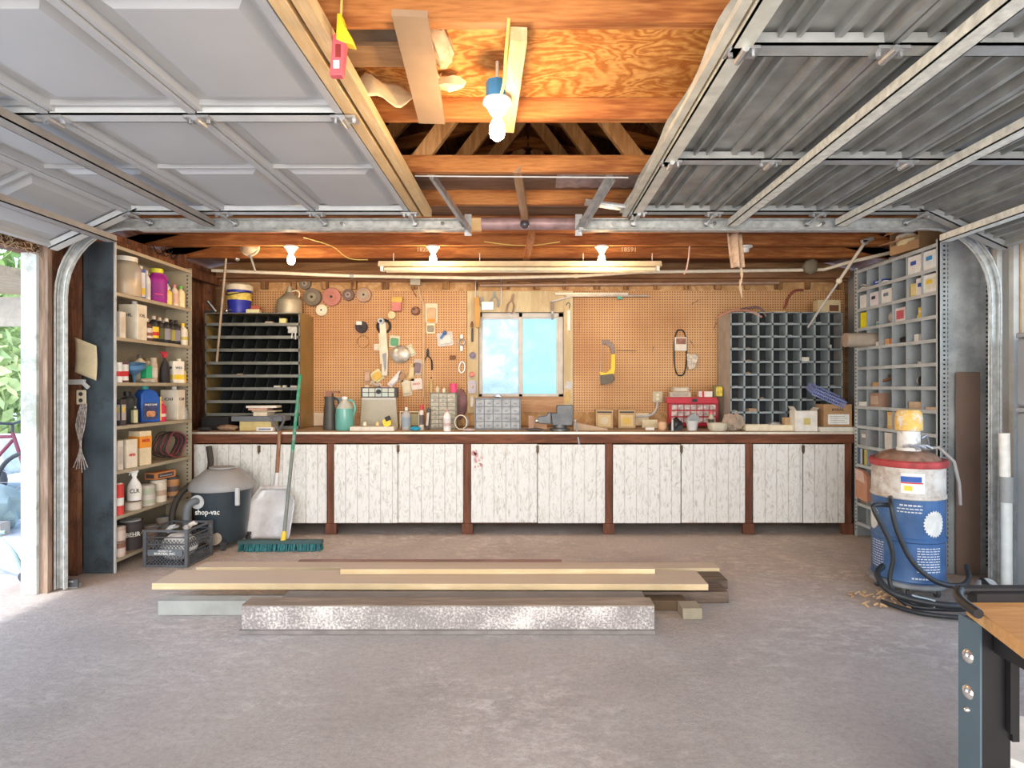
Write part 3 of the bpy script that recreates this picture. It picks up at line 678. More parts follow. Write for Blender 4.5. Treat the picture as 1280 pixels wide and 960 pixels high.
curved_rows(CAMA - 10, .13, (.725,), .035, BLUE, 'blue_print', False, .2418)
curved_rows(CAMA - 10, .14, (.716,), .008, RED, 'red_print', False, .2418)
curved_rows(CAMA - 5, .05, (.672,), .03, YEL, 'yellow_print', False, .2418)
dr.scale = (.86, .86, 1)
v = thing('vacuum_motor', 'paint splashed white motor can with yellow dome standing on the drum lid', 'motor', (2.47, 3.79, .906))
MB().lathe([(.01, 0), (.085, 0), (.085, .02), (.078, .025), (.078, .125), (.07, .13), (.01, .13)], n=32).obj('motor_can', M((.74, .72, .68), .55, .1, .12, 16, dirt=(.3, .26, .22)), v)
MB().lathe([(.01, .13), (.09, .13), (.094, .136), (.094, .205), (.088, .24), (.07, .262), (.01, .266)], n=32).obj('yellow_dome', M((.80, .50, .12), .5, 0, .15, 26, dirt=(.74, .70, .62)), v)
cl = MB()
for k in range(3): cl.tube([(-.09 + .05 * k, -.07, .03), (-.05 + .06 * k, -.095, .04), (.02 + .05 * k, -.09, .02), (.09, -.03, .03)], .009, 8)
cl.tube([(.07, -.04, .08), (.12, -.03, .10), (.14, -.02, .05), (.15, 0, .015)], .008, 8)
cl.obj('clamp_wires', STEEL, v); v.scale = (.84, .84, 1)
cd = MB().tube([(2.56, 3.78, .915), (2.63, 3.74, .93), (2.72, 3.73, .84), (2.76, 3.74, .70), (2.775, 3.75, .56)], .011, 10)
tag(cd.obj('drooping_hose', M((.35, .33, .31), .6)), 'thin grey rubber hose drooping off the right of the drum lid', 'hose')
# drum dolly
dl = thing('drum_dolly', 'low round steel dolly with casters under the blue drum', 'dolly', (2.47, 3.80, 0))
MB().lathe([(.03, .062), (.255, .062), (.262, .07), (.262, .088), (.255, .092), (.03, .092)], n=36).obj('dolly_plate', M((.30, .32, .34), .5, .4, .3, 8), dl)
for a in (-60, -125, 160, 60):
    x, y = .2 * math.cos(R(a)), .2 * math.sin(R(a))
    w = MB().cyl((x - .012, y, .028), (x + .012, y, .028), .027, n=16).obj('caster_wheel', DK, dl)
    MB().box(x - .02, x - .015, y - .015, y + .015, .025, .062).box(x + .015, x + .02, y - .015, y + .015, .025, .062).obj('caster_fork', STEEL, dl)
dl.scale = (.86, .86, 1)
# hoses around the drum
def loop(cx, cy, rx, ry, a0, a1, z, n=30, wob=.01, dz=0):
    return [(cx + (rx + wob * math.sin(3 * t_)) * math.cos(t_), cy + (ry + wob * math.cos(2 * t_)) * math.sin(t_), z + dz * k / n) for k in range(n + 1) for t_ in [R(a0 + (a1 - a0) * k / n)]]
HB = M((.025, .028, .032), .4, 0, .2)
p = [(2.23, 3.60, .60), (2.17, 3.53, .615), (2.12, 3.52, .60), (2.13, 3.52, .50), (2.20, 3.50, .35), (2.22, 3.50, .22), (2.19, 3.49, .10), (2.17, 3.48, .04)]
from mathutils import geometry
def smooth(pts, k=6):
    out = []; P = [Vector(q) for q in pts]
    for i in range(len(P) - 1):
        p0 = P[max(i - 1, 0)]; p1 = P[i]; p2 = P[i + 1]; p3 = P[min(i + 2, len(P) - 1)]
        for j in range(k):
            t_ = j / k
            out.append(.5 * ((2 * p1) + (p2 - p0) * t_ + (2 * p0 - 5 * p1 + 4 * p2 - p3) * t_ ** 2 + (3 * p1 - p0 - 3 * p2 + p3) * t_ ** 3))
    return out + [P[-1]]
hz = thing('rubber_hose', 'thick black rubber hose looping up the drum side and coiled round its foot', 'hose', (2.47, 3.80, 0))
def rel(pts): return [(a - 2.47, b - 3.80, c) for a, b, c in pts]
MB().tube(smooth(rel([(2.26, 3.66, .62), (2.20, 3.56, .60), (2.22, 3.53, .45), (2.30, 3.50, .27), (2.42, 3.45, .16), (2.58, 3.45, .13), (2.70, 3.52, .15), (2.76, 3.62, .20)])), .016, 10).obj('hose_loop', HB, hz)
MB().tube(smooth(rel([(2.21, 3.60, .585), (2.10, 3.57, .59), (2.08, 3.55, .56), (2.16, 3.53, .40), (2.19, 3.52, .28), (2.17, 3.52, .12), (2.22, 3.42, .03), (2.40, 3.34, .03), (2.62, 3.36, .03), (2.78, 3.48, .05)])), .015, 10).obj('hose_loop', HB, hz)
MB().tube(smooth(rel([(2.18, 3.62, .20), (2.10, 3.55, .17), (2.12, 3.44, .10), (2.25, 3.36, .07), (2.45, 3.30, .06), (2.65, 3.34, .065), (2.80, 3.46, .09), (2.85, 3.6, .12)])), .02, 10).obj('hose_loop', HB, hz)
MB().tube(smooth(rel([(2.10, 3.50, .02), (2.22, 3.30, .02), (2.48, 3.22, .02), (2.75, 3.25, .02), (2.9, 3.4, .02)])), .014, 10).obj('hose_loop', HB, hz)
MB().tube([(-.24, -.41, .075), (-.13, -.47, .062)], .024, 12).obj('hose_coupling', M((.45, .55, .58), .4, .2), hz)
hz.scale = (.9, .9, 1)
cs = thing('caster_wheel', 'small grey caster wheel lying among the hoses by the drum', 'wheel', (2.83, 3.62, .003))
MB().lathe([(.01, 0), (.06, 0), (.065, .01), (.065, .035), (.06, .045), (.03, .045), (.028, .03), (.01, .03)], rot=Matrix.Rotation(R(70), 3, 'X') , c=(0, 0, .062), n=24).obj('wheel_rim', GREY, cs)
MB().cyl((0, -.05, .055), (0, .012, .077), .014, n=12).obj('axle', LGREY, cs)
deb = MB()
for k in range(46):
    x, y = 2.02 + rnd.random() * .3, 3.42 + rnd.random() * .3
    deb.cbox((x, y, .008 + rnd.random() * .01), (rnd.uniform(.01, .05), rnd.uniform(.008, .02), rnd.uniform(.003, .012)), (rnd.random(), rnd.random(), rnd.random() * 6))
tag(deb.obj('wood_chips', TAN), 'scatter of brown wood chips on the floor left of the drum', 'debris', kind='stuff')
# --- brown board and tube by right shelving
tag(MB().cbox((3.065, 4.07, .715), (.165, .012, 1.41), (R(0), R(0), 0)).obj('hardboard_panel', M((.17, .115, .09), .6, 0, .12, 3), bevel=.002), 'tall narrow brown hardboard offcut leaning on the end of the grey bin shelving', 'board')
pp = thing('white_pipe', 'upright white pipe with a joint halfway, standing against the right wall', 'pipe', (2.975, 3.63, 0))
MB().cyl((0, 0, .003), (0, 0, .60), .030, n=18).obj('lower_pipe', M((.66, .72, .72), .4, 0, .08), pp)
MB().cyl((.0, 0, .60), (0, 0, .76), .036, n=18).obj('collar', GREY, pp)
MB().cyl((-.01, 0, .76), (-.015, 0, 1.03), .029, n=18).obj('upper_pipe', WHITE, pp)
# --- shop vac
sv = thing('shop_vacuum', 'grey lidded dark shop vacuum on the floor by the left shelving', 'vacuum', (-2.545, 4.86, 0), rot=0)
VD = M((.035, .05, .062), .35, 0, .2, 4); VL = M((.33, .33, .33), .45, 0, .08, 5)
MB().lathe([(.02, .05), (.17, .05), (.185, .07), (.205, .22), (.222, .44), (.225, .475), (.02, .475)], n=40).obj('tank', VD, sv)
MB().lathe([(.02, .475), (.245, .475), (.25, .49), (.24, .525), (.215, .56), (.165, .60), (.13, .63), (.06, .64), (.02, .64)], n=40).obj('lid', VL, sv)
MB().lathe([(.05, .64), (.085, .64), (.085, .652), (.05, .655), (.01, .655)], n=24, sx=1.2).obj('lid_handle', VL, sv)
MB().box(.185, .215, -.16, -.135, .36, .50).obj('lid_latch', LGREY, sv, bevel=.003)
MB().lathe([(.035, 0), (.055, 0), (.055, .02), (.035, .02)], rot=Matrix.Rotation(R(90), 3, 'X'), c=(-.085, -.20, .40), n=20).obj('intake_collar', LGREY, sv)
MB().tube(smooth([(-.085, -.19, .40), (-.095, -.24, .41), (-.125, -.27, .38), (-.14, -.27, .30), (-.13, -.27, .18)]), .028, 12).obj('hose_stub', M((.16, .18, .20), .5), sv)
text('shop-vac', .06, WHITE, sv, (.0, -.226, .32), (R(90), 0, R(2)), .001, width=.19)
MB().lathe([(.01, 0), (.05, 0), (.052, .012), (.01, .02)], rot=Matrix.Rotation(R(78), 3, 'X'), c=(.03, -.185, .10), n=20, sx=1.35).obj('drain_cover', M((.40, .33, .26), .6), sv)
for a in (-60, -150, 40, 130):
    x, y = .20 * math.cos(R(a)), .20 * math.sin(R(a))
    MB().cyl((x - .012, y, .027), (x + .012, y, .027), .025, n=14).box(x - .02, x + .02, y - .02, y + .02, .05, .075).obj('caster', DK, sv)
vh = MB().tube(smooth([(-2.76, 5.05, .80), (-2.72, 4.98, .60), (-2.81, 4.76, .47), (-2.83, 4.66, .34), (-2.80, 4.60, .20), (-2.76, 4.6, .03)]), .024, 12)
tag(vh.obj('vacuum_hose', M((.05, .045, .04), .5)), 'brown black vacuum hose hanging down between the shelving and the vacuum', 'hose')
# --- milk crate
ck = thing('milk_crate', 'dark grey plastic milk crate on the floor in front of the left shelving', 'crate', (-2.635, 4.41, 0), rot=R(-2))
CG = M((.10, .105, .115), .5, 0, .15)
m = MB(); hw, hd, hh = .155, .15, .275
for (sx, sy) in ((-1, -1), (1, -1), (1, 1), (-1, 1)): m.box(sx * hw - .012, sx * hw + .012, sy * hd - .012, sy * hd + .012, .003, hh)
for z in (.003, .10, .165, .215, hh - .018):
    hgt = .016 if z in (.003, hh - .018) else .006
    for s in (-1, 1): m.box(-hw, hw, s * hd - .008, s * hd + .008, z, z + hgt).box(s * hw - .008, s * hw + .008, -hd, hd, z, z + hgt)
m.obj('crate_frame', CG, ck, bevel=.002)
lat = MB()
for s in (-1, 1):
    for zz in ((.018, .085), (.135, .20)):
        for k in range(-1, 13):
            x = -hw + .026 * k; dz = zz[1] - zz[0]
            for dr_ in (-1, 1):
                a = (x if dr_ > 0 else x + dz, zz[0]); b2 = (x + dz if dr_ > 0 else x, zz[1])
                if min(a[0], b2[0]) < -hw or max(a[0], b2[0]) > hw: continue
                lat.beam((a[0], s * hd, a[1]), (b2[0], s * hd, b2[1]), .004, .004)
                lat.beam((s * hw, a[0] * hd / hw, a[1]), (s * hw, b2[0] * hd / hw, b2[1]), .004, .004)
lat.obj('lattice', CG, ck)
MB().box(-.13, .13, -.163, -.153, .088, .132).obj('name_panel', M((.13, .15, .17), .5), ck)
text('PROPERTY OF', .016, WHITE, ck, (0, -.1637, .121), width=.10); text('BORDEN, INC.', .024, WHITE, ck, (0, -.1637, .102), width=.16)
MB().box(-hw, hw, -hd, hd, .004, .01).obj('crate_floor', CG, ck)
bg_ = MB(); bg_.ico((0, 0, 0), 1, 3, (.125, .12, .10), .06)
tag(bg_.obj('white_sack', M((.70, .70, .68), .8, 0, .15), loc=(-2.635, 4.41, .115)), 'crumpled white sack inside the dark milk crate', 'sack')
for i, (x, y, a) in enumerate(((-2.70, 4.42, .4), (-2.60, 4.5, 1.2), (-2.56, 4.38, 2.2))):
    o = thing('hose_fitting', ['grey plastic elbow fitting poking up at the left of the milk crate', 'white ring shaped fitting at the back of the milk crate', 'grey short fitting at the right of the milk crate'][i], 'fitting', (x, y, .225), rot=a)
    MB().tube([(-.03, 0, 0), (0, 0, .03), (.03, 0, .035)], .018, 12).obj('elbow', WHITE if i == 1 else LGREY, o)
    MB().lathe([(.014, 0), (.024, 0), (.024, .014), (.014, .014)], c=(.03, 0, .026), n=16).obj('collar', WHITE if i == 1 else GREY, o)
# --- grain shovel
sh = thing('scoop_shovel', 'aluminium scoop shovel with D-grip wooden handle leaning on the cupboards', 'shovel', (-2.25, 4.955, 0))
AL = M((.76, .76, .77), .45, .2, .12, 8, dirt=(.62, .61, .60))
def blade(u, v):
    wv_ = .205 * (1 - .40 * max(0, v - .72) ** .8 / .28 ** .8 * (1)) if v > .72 else .205 - .0 * v
    if v < .08: wv_ *= .92 + v
    x = (u - .5) * 2 * wv_
    return (x + .02 * (v) , .04 + v * .13 + .05 * (1 - (2 * u - 1) ** 4) * (1 if v < .95 else .3), .006 + v * .44)
MB().sheet(22, 20, blade).obj('scoop_blade', AL, sh, solid=.003)
MB().cyl((.02, .205, .43), (.035, .20, .56), .024, .017, 12).obj('socket', AL, sh)
MB().cyl((.035, .20, .56), (.05, .215, .93), .016, n=12).obj('handle', WOOD('shovel_shaft', (.60, .38, .24), (.35, .16, .09), 'Z', 1), sh)
g = MB().tube(smooth([(.05, .205, .93), (.03, .195, .96), (.0, .185, 1.01), (-.012, .18, 1.05), (.01, .178, 1.062), (.05, .178, 1.068), (.09, .178, 1.062), (.108, .18, 1.05), (.098, .185, 1.01), (.07, .195, .96), (.05, .205, .93)]), .011, 8)
g.obj('d_grip', M((.14, .13, .13), .5), sh)
# --- push broom
br = thing('push_broom', 'push broom with green bristled head and long green and grey handle leaning on the worktop', 'broom', (-1.99, 4.70, 0), rot=R(1))
MB().box(-.335, .335, -.03, .03, .055, .085).obj('broom_block', M((.05, .10, .10), .6), br, bevel=.004)
bb = MB()
for k in range(300):
    x = rnd.uniform(-.33, .33); y = rnd.uniform(-.028, .028)
    bb.beam((x, y, .058), (x * 1.02 + rnd.uniform(-.01, .01), y * 1.7 - .008, .003), .009, .007)
bb.obj('bristles', M((.03, .16, .17), .7, 0, .4, 40), br, smooth=False)
MB().cyl((.02, 0, .08), (.024, .015, .15), .022, .018, 14).obj('yellow_collar', YEL, br)
ha = Vector((.02, .01, .10)); hb_ = Vector((-.015, .462, 1.42)); mid = ha.lerp(hb_, .5)
MB().cyl(ha, mid, .0145, n=12).obj('lower_handle', M((.20, .22, .20), .5), br)
MB().cyl(mid, hb_, .0145, n=12).obj('upper_handle', M((.03, .28, .16), .5, 0, .2, 20, dirt=(.3, .32, .3)), br)
# --- lumber pile
def board(nm, label, x0, x1, y0, y1, z0, z1, mat, cat='board', rot=0, **k):
    o = MB().box(x0 - (x0 + x1) / 2, x1 - (x0 + x1) / 2, y0 - (y0 + y1) / 2, y1 - (y0 + y1) / 2, 0, z1 - z0).obj(nm, mat, None, ((x0 + x1) / 2, (y0 + y1) / 2, z0), (0, 0, rot), bevel=k.get('bevel', .003))
    return tag(o, label, cat)
DUSTX = dusty(WOOD('pale_lumber', (.90, .74, .46), (.80, .60, .34), 'X', 1.2, swirl=1.2), (.56, .46, .37))
FLK = M((.25, .225, .21), .75, 0, .1, 10)
def fleck():
    m, t, b = nt('flaking_paint'); L = t.links
    co = nd(t, 'ShaderNodeTexCoord'); n = nd(t, 'ShaderNodeTexNoise'); n.inputs['Scale'].default_value = 75; n.inputs['Detail'].default_value = 8; n.inputs['Roughness'].default_value = .7; L.new(co.outputs['Object'], n.inputs['Vector'])
    n2 = nd(t, 'ShaderNodeTexNoise'); n2.inputs['Scale'].default_value = 4; n2.inputs['Detail'].default_value = 4; L.new(co.outputs['Object'], n2.inputs['Vector'])
    ad = nd(t, 'ShaderNodeMath', operation='MULTIPLY_ADD'); L.new(n2.outputs['Fac'], ad.inputs[0]); ad.inputs[1].default_value = .55; L.new(n.outputs['Fac'], ad.inputs[2])
    c = ramp(t, ad.outputs[0], [(.70, (.27, .25, .24)), (.79, (.40, .37, .36)), (.90, (.74, .71, .68))]); L.new(c, b.inputs['Base Color']); b.inputs['Roughness'].default_value = .8
    return m
bm_ = thing('steel_channel', 'heavy grey channel beam with flaking white paint at the front of the lumber pile', 'beam', (-.43, 3.12, 0)); bm_.scale = (1, 1, .93)
MB().box(-1.1, 1.105, .0, .115, .155, .163).box(-1.09, 1.09, .09, .10, .01, .155).obj('top_flange', GRYX, bm_)
MB().box(-1.1, 1.105, .0, .012, .024, .156).obj('flaking_web', fleck(), bm_)
MB().box(-1.108, 1.105, -.02, .10, .003, .024).obj('bottom_flange', M((.24, .22, .21), .7, 0, .2, 12), bm_)
board('square_post', 'grey green weathered post sticking out left under the pale plank', -2.13, -1.2, 3.36, 3.45, .002, .085, M((.36, .37, .34), .8, 0, .15, 8), 'post')
board('support_block', 'small square wood block lying right of the pile on the floor', .875, .985, 3.30, 3.42, .002, .065, M((.33, .29, .21), .8), 'block')
board('dark_offcut', 'brown dark offcut under the pile at its right end', .45, .93, 3.43, 3.53, .002, .06, M((.12, .08, .045), .8), 'offcut')
board('dark_offcut', 'dark plank lying flat under the right end of the pale planks', .1, 1.22, 3.55, 3.72, .002, .07, WOOD('dk_plank', (.22, .16, .12), (.12, .08, .06), 'X', 1), 'board')
board('grey_sheet', 'thin dark grey sheet lying between the front beam and the pale plank', -1.43, .68, 3.30, 3.49, .087, .098, M((.20, .19, .19), .5, 0, .15, 5), 'sheet')
board('lumber_plank', 'longest pale wide plank on the pile, its left end reaching furthest left', -2.26, 1.08, 3.50, 3.76, .099, .137, DUSTX, rot=R(-.25))
board('lumber_plank', 'pale stick lying on the wide plank, starting right of its left end', -1.18, .80, 3.67, 3.75, .139, .172, DUSTX, 'stick', rot=R(.2))
board('lumber_plank', 'thin pale board behind the stick, resting low on a dark plank', -1.22, .9, 3.83, 3.93, .062, .09, DUSTX, 'board')
board('dark_plank', 'weathered dark plank beneath the rear pale boards', -1.55, 1.30, 3.80, 3.98, .002, .06, WOOD('dk_plank2', (.27, .20, .14), (.14, .10, .07), 'X', 1), 'board')
board('lumber_plank', 'rear pale plank whose left end lies against the milk crate', -2.28, 1.31, 4.00, 4.13, .048, .078, DUSTX, rot=R(-.3))
board('dark_plank', 'low bearer board lying on the floor under the rearmost plank', -2.0, 1.2, 4.02, 4.20, .002, .045, WOOD('dk_plank3', (.33, .24, .17), (.2, .14, .1), 'X', 1), 'board')
board('red_plank', 'reddish old board at the very back of the pile on the floor', -1.70, .25, 4.24, 4.36, .002, .03, WOOD('red_plank', (.46, .27, .22), (.33, .19, .15), 'X', 1), 'board')
# --- workbench table corner, lower right
tb = thing('work_table', 'wooden topped work table with dark steel legs in the lower right corner', 'table', (.925, 1.25, 0))
MB().prism([(.005, -.01), (-.045, -.215), (-.06, -.62), (1.1, -.62), (1.1, -.01)], .835, .862, 'XY').obj('table_top', WOOD('table_wood', (.82, .50, .22), (.66, .36, .14), 'X', .9), tb, bevel=.002)
lp_ = MB(); pts = smooth([(-.03, -.09, .868), (-.02, -.03, .873), (.01, .012, .877), (.06, .02, .878), (.5, .02, .878), (1.1, .02, .878)]); lp_.tube(pts, .010, 10); lp_.box(.03, 1.1, -.008, .02, .84, .878)
lp_.obj('back_lip', BLACK, tb)
LEG_LIT = M((.10, .15, .185), .35, .3, .12, 5); LEGB = M((.02, .02, .022), .4, .3)  # left leg faces bluer and lighter: light from the left opening in their colour
for (x, y) in ((-.004, -.06), (-.004, -.60), (1.0, -.06), (1.0, -.60)):
    lg = MB().box(x, x + .004, y, y + .06, .003, .834).obj('leg', LEG_LIT, tb)
    MB().box(x + .004, x + .062, y, y + .004, .003, .834).obj('leg_flange', LEGB, lg)
    for z, r_ in ((.755, .015), (.68, .015), (.643, .006)):
        MB().lathe([(.001, 0), (r_, 0), (r_ * .9, .003), (r_ * .5, .007), (.001, .008)], rot=Matrix.Rotation(R(-90), 3, 'Y'), c=(x, y + .033, z), n=16).obj('bolt', CHROME, lg)
MB().box(.046, .056, -.075, -.063, .62, .834).box(.056, .07, -.068, -.06, .60, .834).box(.06, 1.0, -.03, -.01, .76, .834).obj('brace_plate', LEGB, tb)
MB().box(.02, .045, -.60, -.065, .78, .834).obj('side_rail', LEGB, tb)
for (z0, z1, l, c_) in ((.003, 1.19, 'tall grey plastic locker at the right edge behind the table', (.30, .32, .34)), (1.193, 1.65, 'grey rounded plastic tote standing on the tall grey locker at the right edge', (.33, .35, .38))):
    gt = thing('plastic_tote' if z0 > 1 else 'plastic_locker', l, 'storage bin', (3.16, 3.50, z0))
    MB().rprism(-.13, .13, 0, z1 - z0 - .03, .03, -.12, .12).obj('tote_body', M(c_, .5, 0, .08, 5), gt, bevel=.006)
    MB().box(-.135, .135, -.125, .125, z1 - z0 - .03, z1 - z0).obj('tote_lid', M((.36, .38, .41), .5), gt, bevel=.006)
gb = thing('white_bucket', 'white plastic thing just showing behind the table leg at the bottom right', 'bucket', (1.42, 1.62, 0))
MB().lathe([(.01, .0), (.12, .0), (.14, .30), (.148, .31), (.148, .33), (.01, .33)], n=28).obj('pail', WHITE, gb)
# ================================================================== MAKERS FOR SMALL THINGS
def mm(x): return x if not isinstance(x, tuple) else M(x)
def band(r, z0, z1, sx=1, sy=1, n=24): return MB().lathe([(r * .5, z0), (r, z0), (r, z1), (r * .5, z1)], n=n, sx=sx, sy=sy)
def bottle(nm, label, loc, h, r, body, cap, lab=None, lab2=None, rot=0, flat=1, cat='bottle', handle=False, word=None, neck=.3, wmat=None, group=None):
    t = thing(nm, label, cat, loc, rot, group)
    sh_ = h * .66
    MB().lathe([(r * .3, 0), (r * .92, 0), (r, h * .03), (r, sh_), (r * .9, h * .73), (r * .6, h * .80), (r * neck, h * .85), (r * neck, h * .88), (r * .1, h * .88)], n=24, sy=flat).obj('bottle_body', mm(body), t)
    rc_ = r * (neck + .1)
    MB().lathe([(rc_ * .3, h * .87), (rc_, h * .87), (rc_, h * .99), (rc_ * .9, h), (rc_ * .1, h)], n=16).obj('cap', mm(cap), t)
    if lab: MB().lathe([(r * .8, h * .14), (r * 1.02, h * .14), (r * 1.02, h * .58), (r * .8, h * .58)], n=24, sy=flat).obj('paper_label', mm(lab), t)
    if lab2: MB().lathe([(r * .8, h * .24), (r * 1.035, h * .24), (r * 1.035, h * .38), (r * .8, h * .38)], n=24, sy=flat).obj('label_stripe', mm(lab2), t)
    if handle: MB().tube(smooth([(r * .3, 0, h * .86), (r * .75, 0, h * .84), (r * .98, 0, h * .74), (r * .92, 0, h * .58)], 4), r * .13, 8).obj('handle', mm(body), t)
    if word: text(word, r * .55, wmat or BLACK, t, (0, -r * flat * 1.04, h * .44), width=r * 1.3)
    return t
def spray(nm, label, loc, h, r, body, cap, lab=None, rot=0, cat='spray can', word=None):
    t = thing(nm, label, cat, loc, rot)
    MB().lathe([(r * .3, 0), (r * .95, 0), (r, h * .02), (r, h * .74), (r * .93, h * .78), (r * .3, h * .8)], n=20).obj('can_body', mm(body), t)
    MB().lathe([(r * .3, h * .78), (r * .8, h * .78), (r * .78, h * .98), (r * .7, h), (r * .1, h)], n=20).obj('cap', mm(cap), t)
    if lab: band(r * 1.02, h * .22, h * .6).obj('paper_label', mm(lab), t)
    if word: text(word, r * .6, BLACK, t, (0, -r * 1.05, h * .4), width=r * 1.2)
    return t
def trigger(nm, label, loc, h, r, body, head, lab=None, rot=0, word=None, wmat=None):
    t = thing(nm, label, 'spray bottle', loc, rot)
    MB().lathe([(r * .3, 0), (r * .95, 0), (r, h * .03), (r * 1.0, h * .45), (r * .8, h * .56), (r * .3, h * .74), (r * .28, h * .82), (r * .1, h * .82)], n=20, sy=.7).obj('bottle_body', mm(body), t)
    MB().prism([(-r * .35, h * .80), (r * .35, h * .80), (r * .4, h * .9), (r * .55, h * .95), (r * .5, h), (-r * .6, h), (-r * 1.0, h * .985), (-r * 1.0, h * .94), (-r * .5, h * .93), (-r * .4, h * .9)], -r * .2, r * .2).obj('spray_head', mm(head), t, bevel=.001)
    MB().beam((-r * .5, 0, h * .93), (-r * .7, 0, h * .84), .008, .006).obj('trigger', mm(head), t)
    if lab: band(r * 1.02, h * .12, h * .44, sy=.72).obj('paper_label', mm(lab), t)
    if word: text(word, r * .9, wmat or BLACK, t, (0, -r * .76, h * .32), width=r * 1.3)
    return t
def fcan(nm, label, loc, w, d, h, body, cap, face=None, rot=0, word=None, wmat=None, cat='can', stripe=None):
    t = thing(nm, label, cat, loc, rot)
    MB().rprism(-w / 2, w / 2, 0, h * .9, .006, -d / 2, d / 2).obj('can_body', mm(body), t, bevel=.002)
    MB().lathe([(.004, h * .9), (w * .17, h * .9), (w * .17, h), (.004, h)], c=(w * .18, 0, 0), n=16).obj('cap', mm(cap), t)
    if face:
        MB().box(-w * .44, w * .44, -d / 2 - .0012, -d / 2, h * .08, h * .8).box(-w / 2 - .0012, -w / 2, -d * .4, d * .4, h * .08, h * .8).obj('paper_label', mm(face), t)
    if stripe: MB().box(-w * .44, w * .44, -d / 2 - .002, -d / 2, h * .14, h * .34).box(-w / 2 - .002, -w / 2, -d * .4, d * .4, h * .14, h * .34).obj('label_stripe', mm(stripe), t)
    if word: text(word, w * .3, wmat or BLACK, t, (0, -d / 2 - .002, h * .62), width=w * .62); text(word, w * .3, wmat or BLACK, t, (-w / 2 - .002, 0, h * .62), (R(90), 0, R(-90)), width=min(w, d) * .62)
    return t
def can(nm, label, loc, h, r, body, lab=None, lid=None, rot=0, stripe=None, word=None, wmat=None, cat='can', bail=False):
    t = thing(nm, label, cat, loc, rot)
    MB().lathe([(r * .3, 0), (r * 1.02, 0), (r * 1.02, .004), (r, .006), (r, h - .008), (r * 1.03, h - .006), (r * 1.03, h), (r * .9, h), (r * .88, h - .004), (r * .1, h - .004)], n=28).obj('can_body', mm(body), t)
    if lid: MB().lathe([(r * .1, h - .003), (r * .86, h - .003), (r * .84, h + .003), (r * .1, h + .003)], n=24).obj('lid', mm(lid), t)
    if lab: band(r * 1.012, h * .1, h * .88, n=28).obj('paper_label', mm(lab), t)
    if stripe: band(r * 1.024, h * .3, h * .55, n=28).obj('label_stripe', mm(stripe), t)
    if bail: MB().tube(smooth([(-r * 1.02, 0, h * .8), (-r * .7, -r * .8, h * .55), (0, -r * 1.12, h * .48), (r * .7, -r * .8, h * .55), (r * 1.02, 0, h * .8)], 4), .002, 6).obj('wire_handle', STEEL, t)
    if word: text(word, r * .55, wmat or WHITE, t, (0, -r * 1.04, h * .55), width=r * 1.1)
    return t
def carton(nm, label, loc, w, d, h, body, panel=None, panel2=None, rot=0, word=None, wmat=None, cat='box', tilt=(0, 0), flap=False):
    t = thing(nm, label, cat, loc, (R(tilt[0]), R(tilt[1]), rot))
    MB().box(-w / 2, w / 2, -d / 2, d / 2, 0, h).obj('carton_body', mm(body), t, bevel=.0015)
    if panel: MB().box(-w * .38, w * .38, -d / 2 - .0012, -d / 2, h * .2, h * .8).box(-w / 2 - .0012, -w / 2, -d * .36, d * .36, h * .2, h * .8).obj('printed_panel', mm(panel), t)
    if panel2: MB().box(-w * .3, w * .1, -d / 2 - .002, -d / 2 - .001, h * .5, h * .72).box(-w / 2 - .002, -w / 2 - .001, -d * .2, d * .3, h * .5, h * .72).obj('printed_patch', mm(panel2), t)
    if flap: MB().cbox((-w * .5, 0, h + .018), (.003, d * .95, .05), (0, R(-35), 0)).cbox((w * .5, 0, h + .012), (.003, d * .95, .05), (0, R(50), 0)).obj('open_flap', mm(body), t)
    if word: text(word, min(h * .3, w * .3), wmat or BLACK, t, (0, -d / 2 - .0025, h * .45), width=w * .6)
    return t
# ================================================================== LEFT SHELVING CONTENTS
def LS(px, k, x=-2.995):
    return (x, min(max(-x * F / (CX - px), 4.18), 4.99), LZ[k] + .001)
q = R(55)
JAR = GLASSY('jar_plastic', (.72, .62, .46), .45, .2)
t = thing('storage_jar', 'big clear plastic jar with white lid half full, first on the top shelf', 'jar', LS(157, 1))
MB().lathe([(.02, 0), (.088, 0), (.092, .01), (.092, .19), (.075, .225), (.065, .235), (.02, .235)], n=32).obj('jar_body', JAR, t)
MB().lathe([(.02, .235), (.07, .235), (.07, .265), (.02, .268)], n=28).obj('lid', M((.78, .74, .62), .5), t)
MB().lathe([(.02, .003), (.085, .003), (.085, .10), (.05, .13), (.01, .12)], n=24).obj('jar_contents', M((.70, .50, .30), .8, 0, .3, 60), t)
fcan('detergent_bottle', 'navy and white bottle with yellow label top, between jar and purple jug', LS(173, 1), .075, .05, .235, (.10, .12, .35), WHITE, (.75, .76, .8), q, stripe=YEL, cat='bottle')
bottle('white_bottle', 'slim white bottle directly before the purple jug on the top shelf', LS(183, 1), .22, .026, WHITE, WHITE, (.7, .68, .66), rot=q)
t = bottle('cleaner_jug', 'bright purple jug with yellow green cap on the top shelf', LS(196, 1), .255, .068, (.34, .02, .27), (.66, .66, .05), (.28, .02, .24), None, q, .75, 'jug', True, None, .5)
for k in range(4): MB().box(-.035, .02 + .008 * (k % 2), -.053, -.0525, .06 + .02 * k, .066 + .02 * k).obj('printed_line', PINK, t) if k < 1 else None
bottle('blue_cap_bottle', 'white bottle with blue cap just right of the purple jug', LS(209, 1, -3.03), .20, .028, WHITE, BLUE, (.8, .78, .7), rot=q)
bottle('yellow_bottle', 'short yellow bottle in front of the blue capped bottle', LS(210, 1, -2.95), .13, .028, (.8, .62, .1), WHITE, (.75, .6, .2), rot=q)
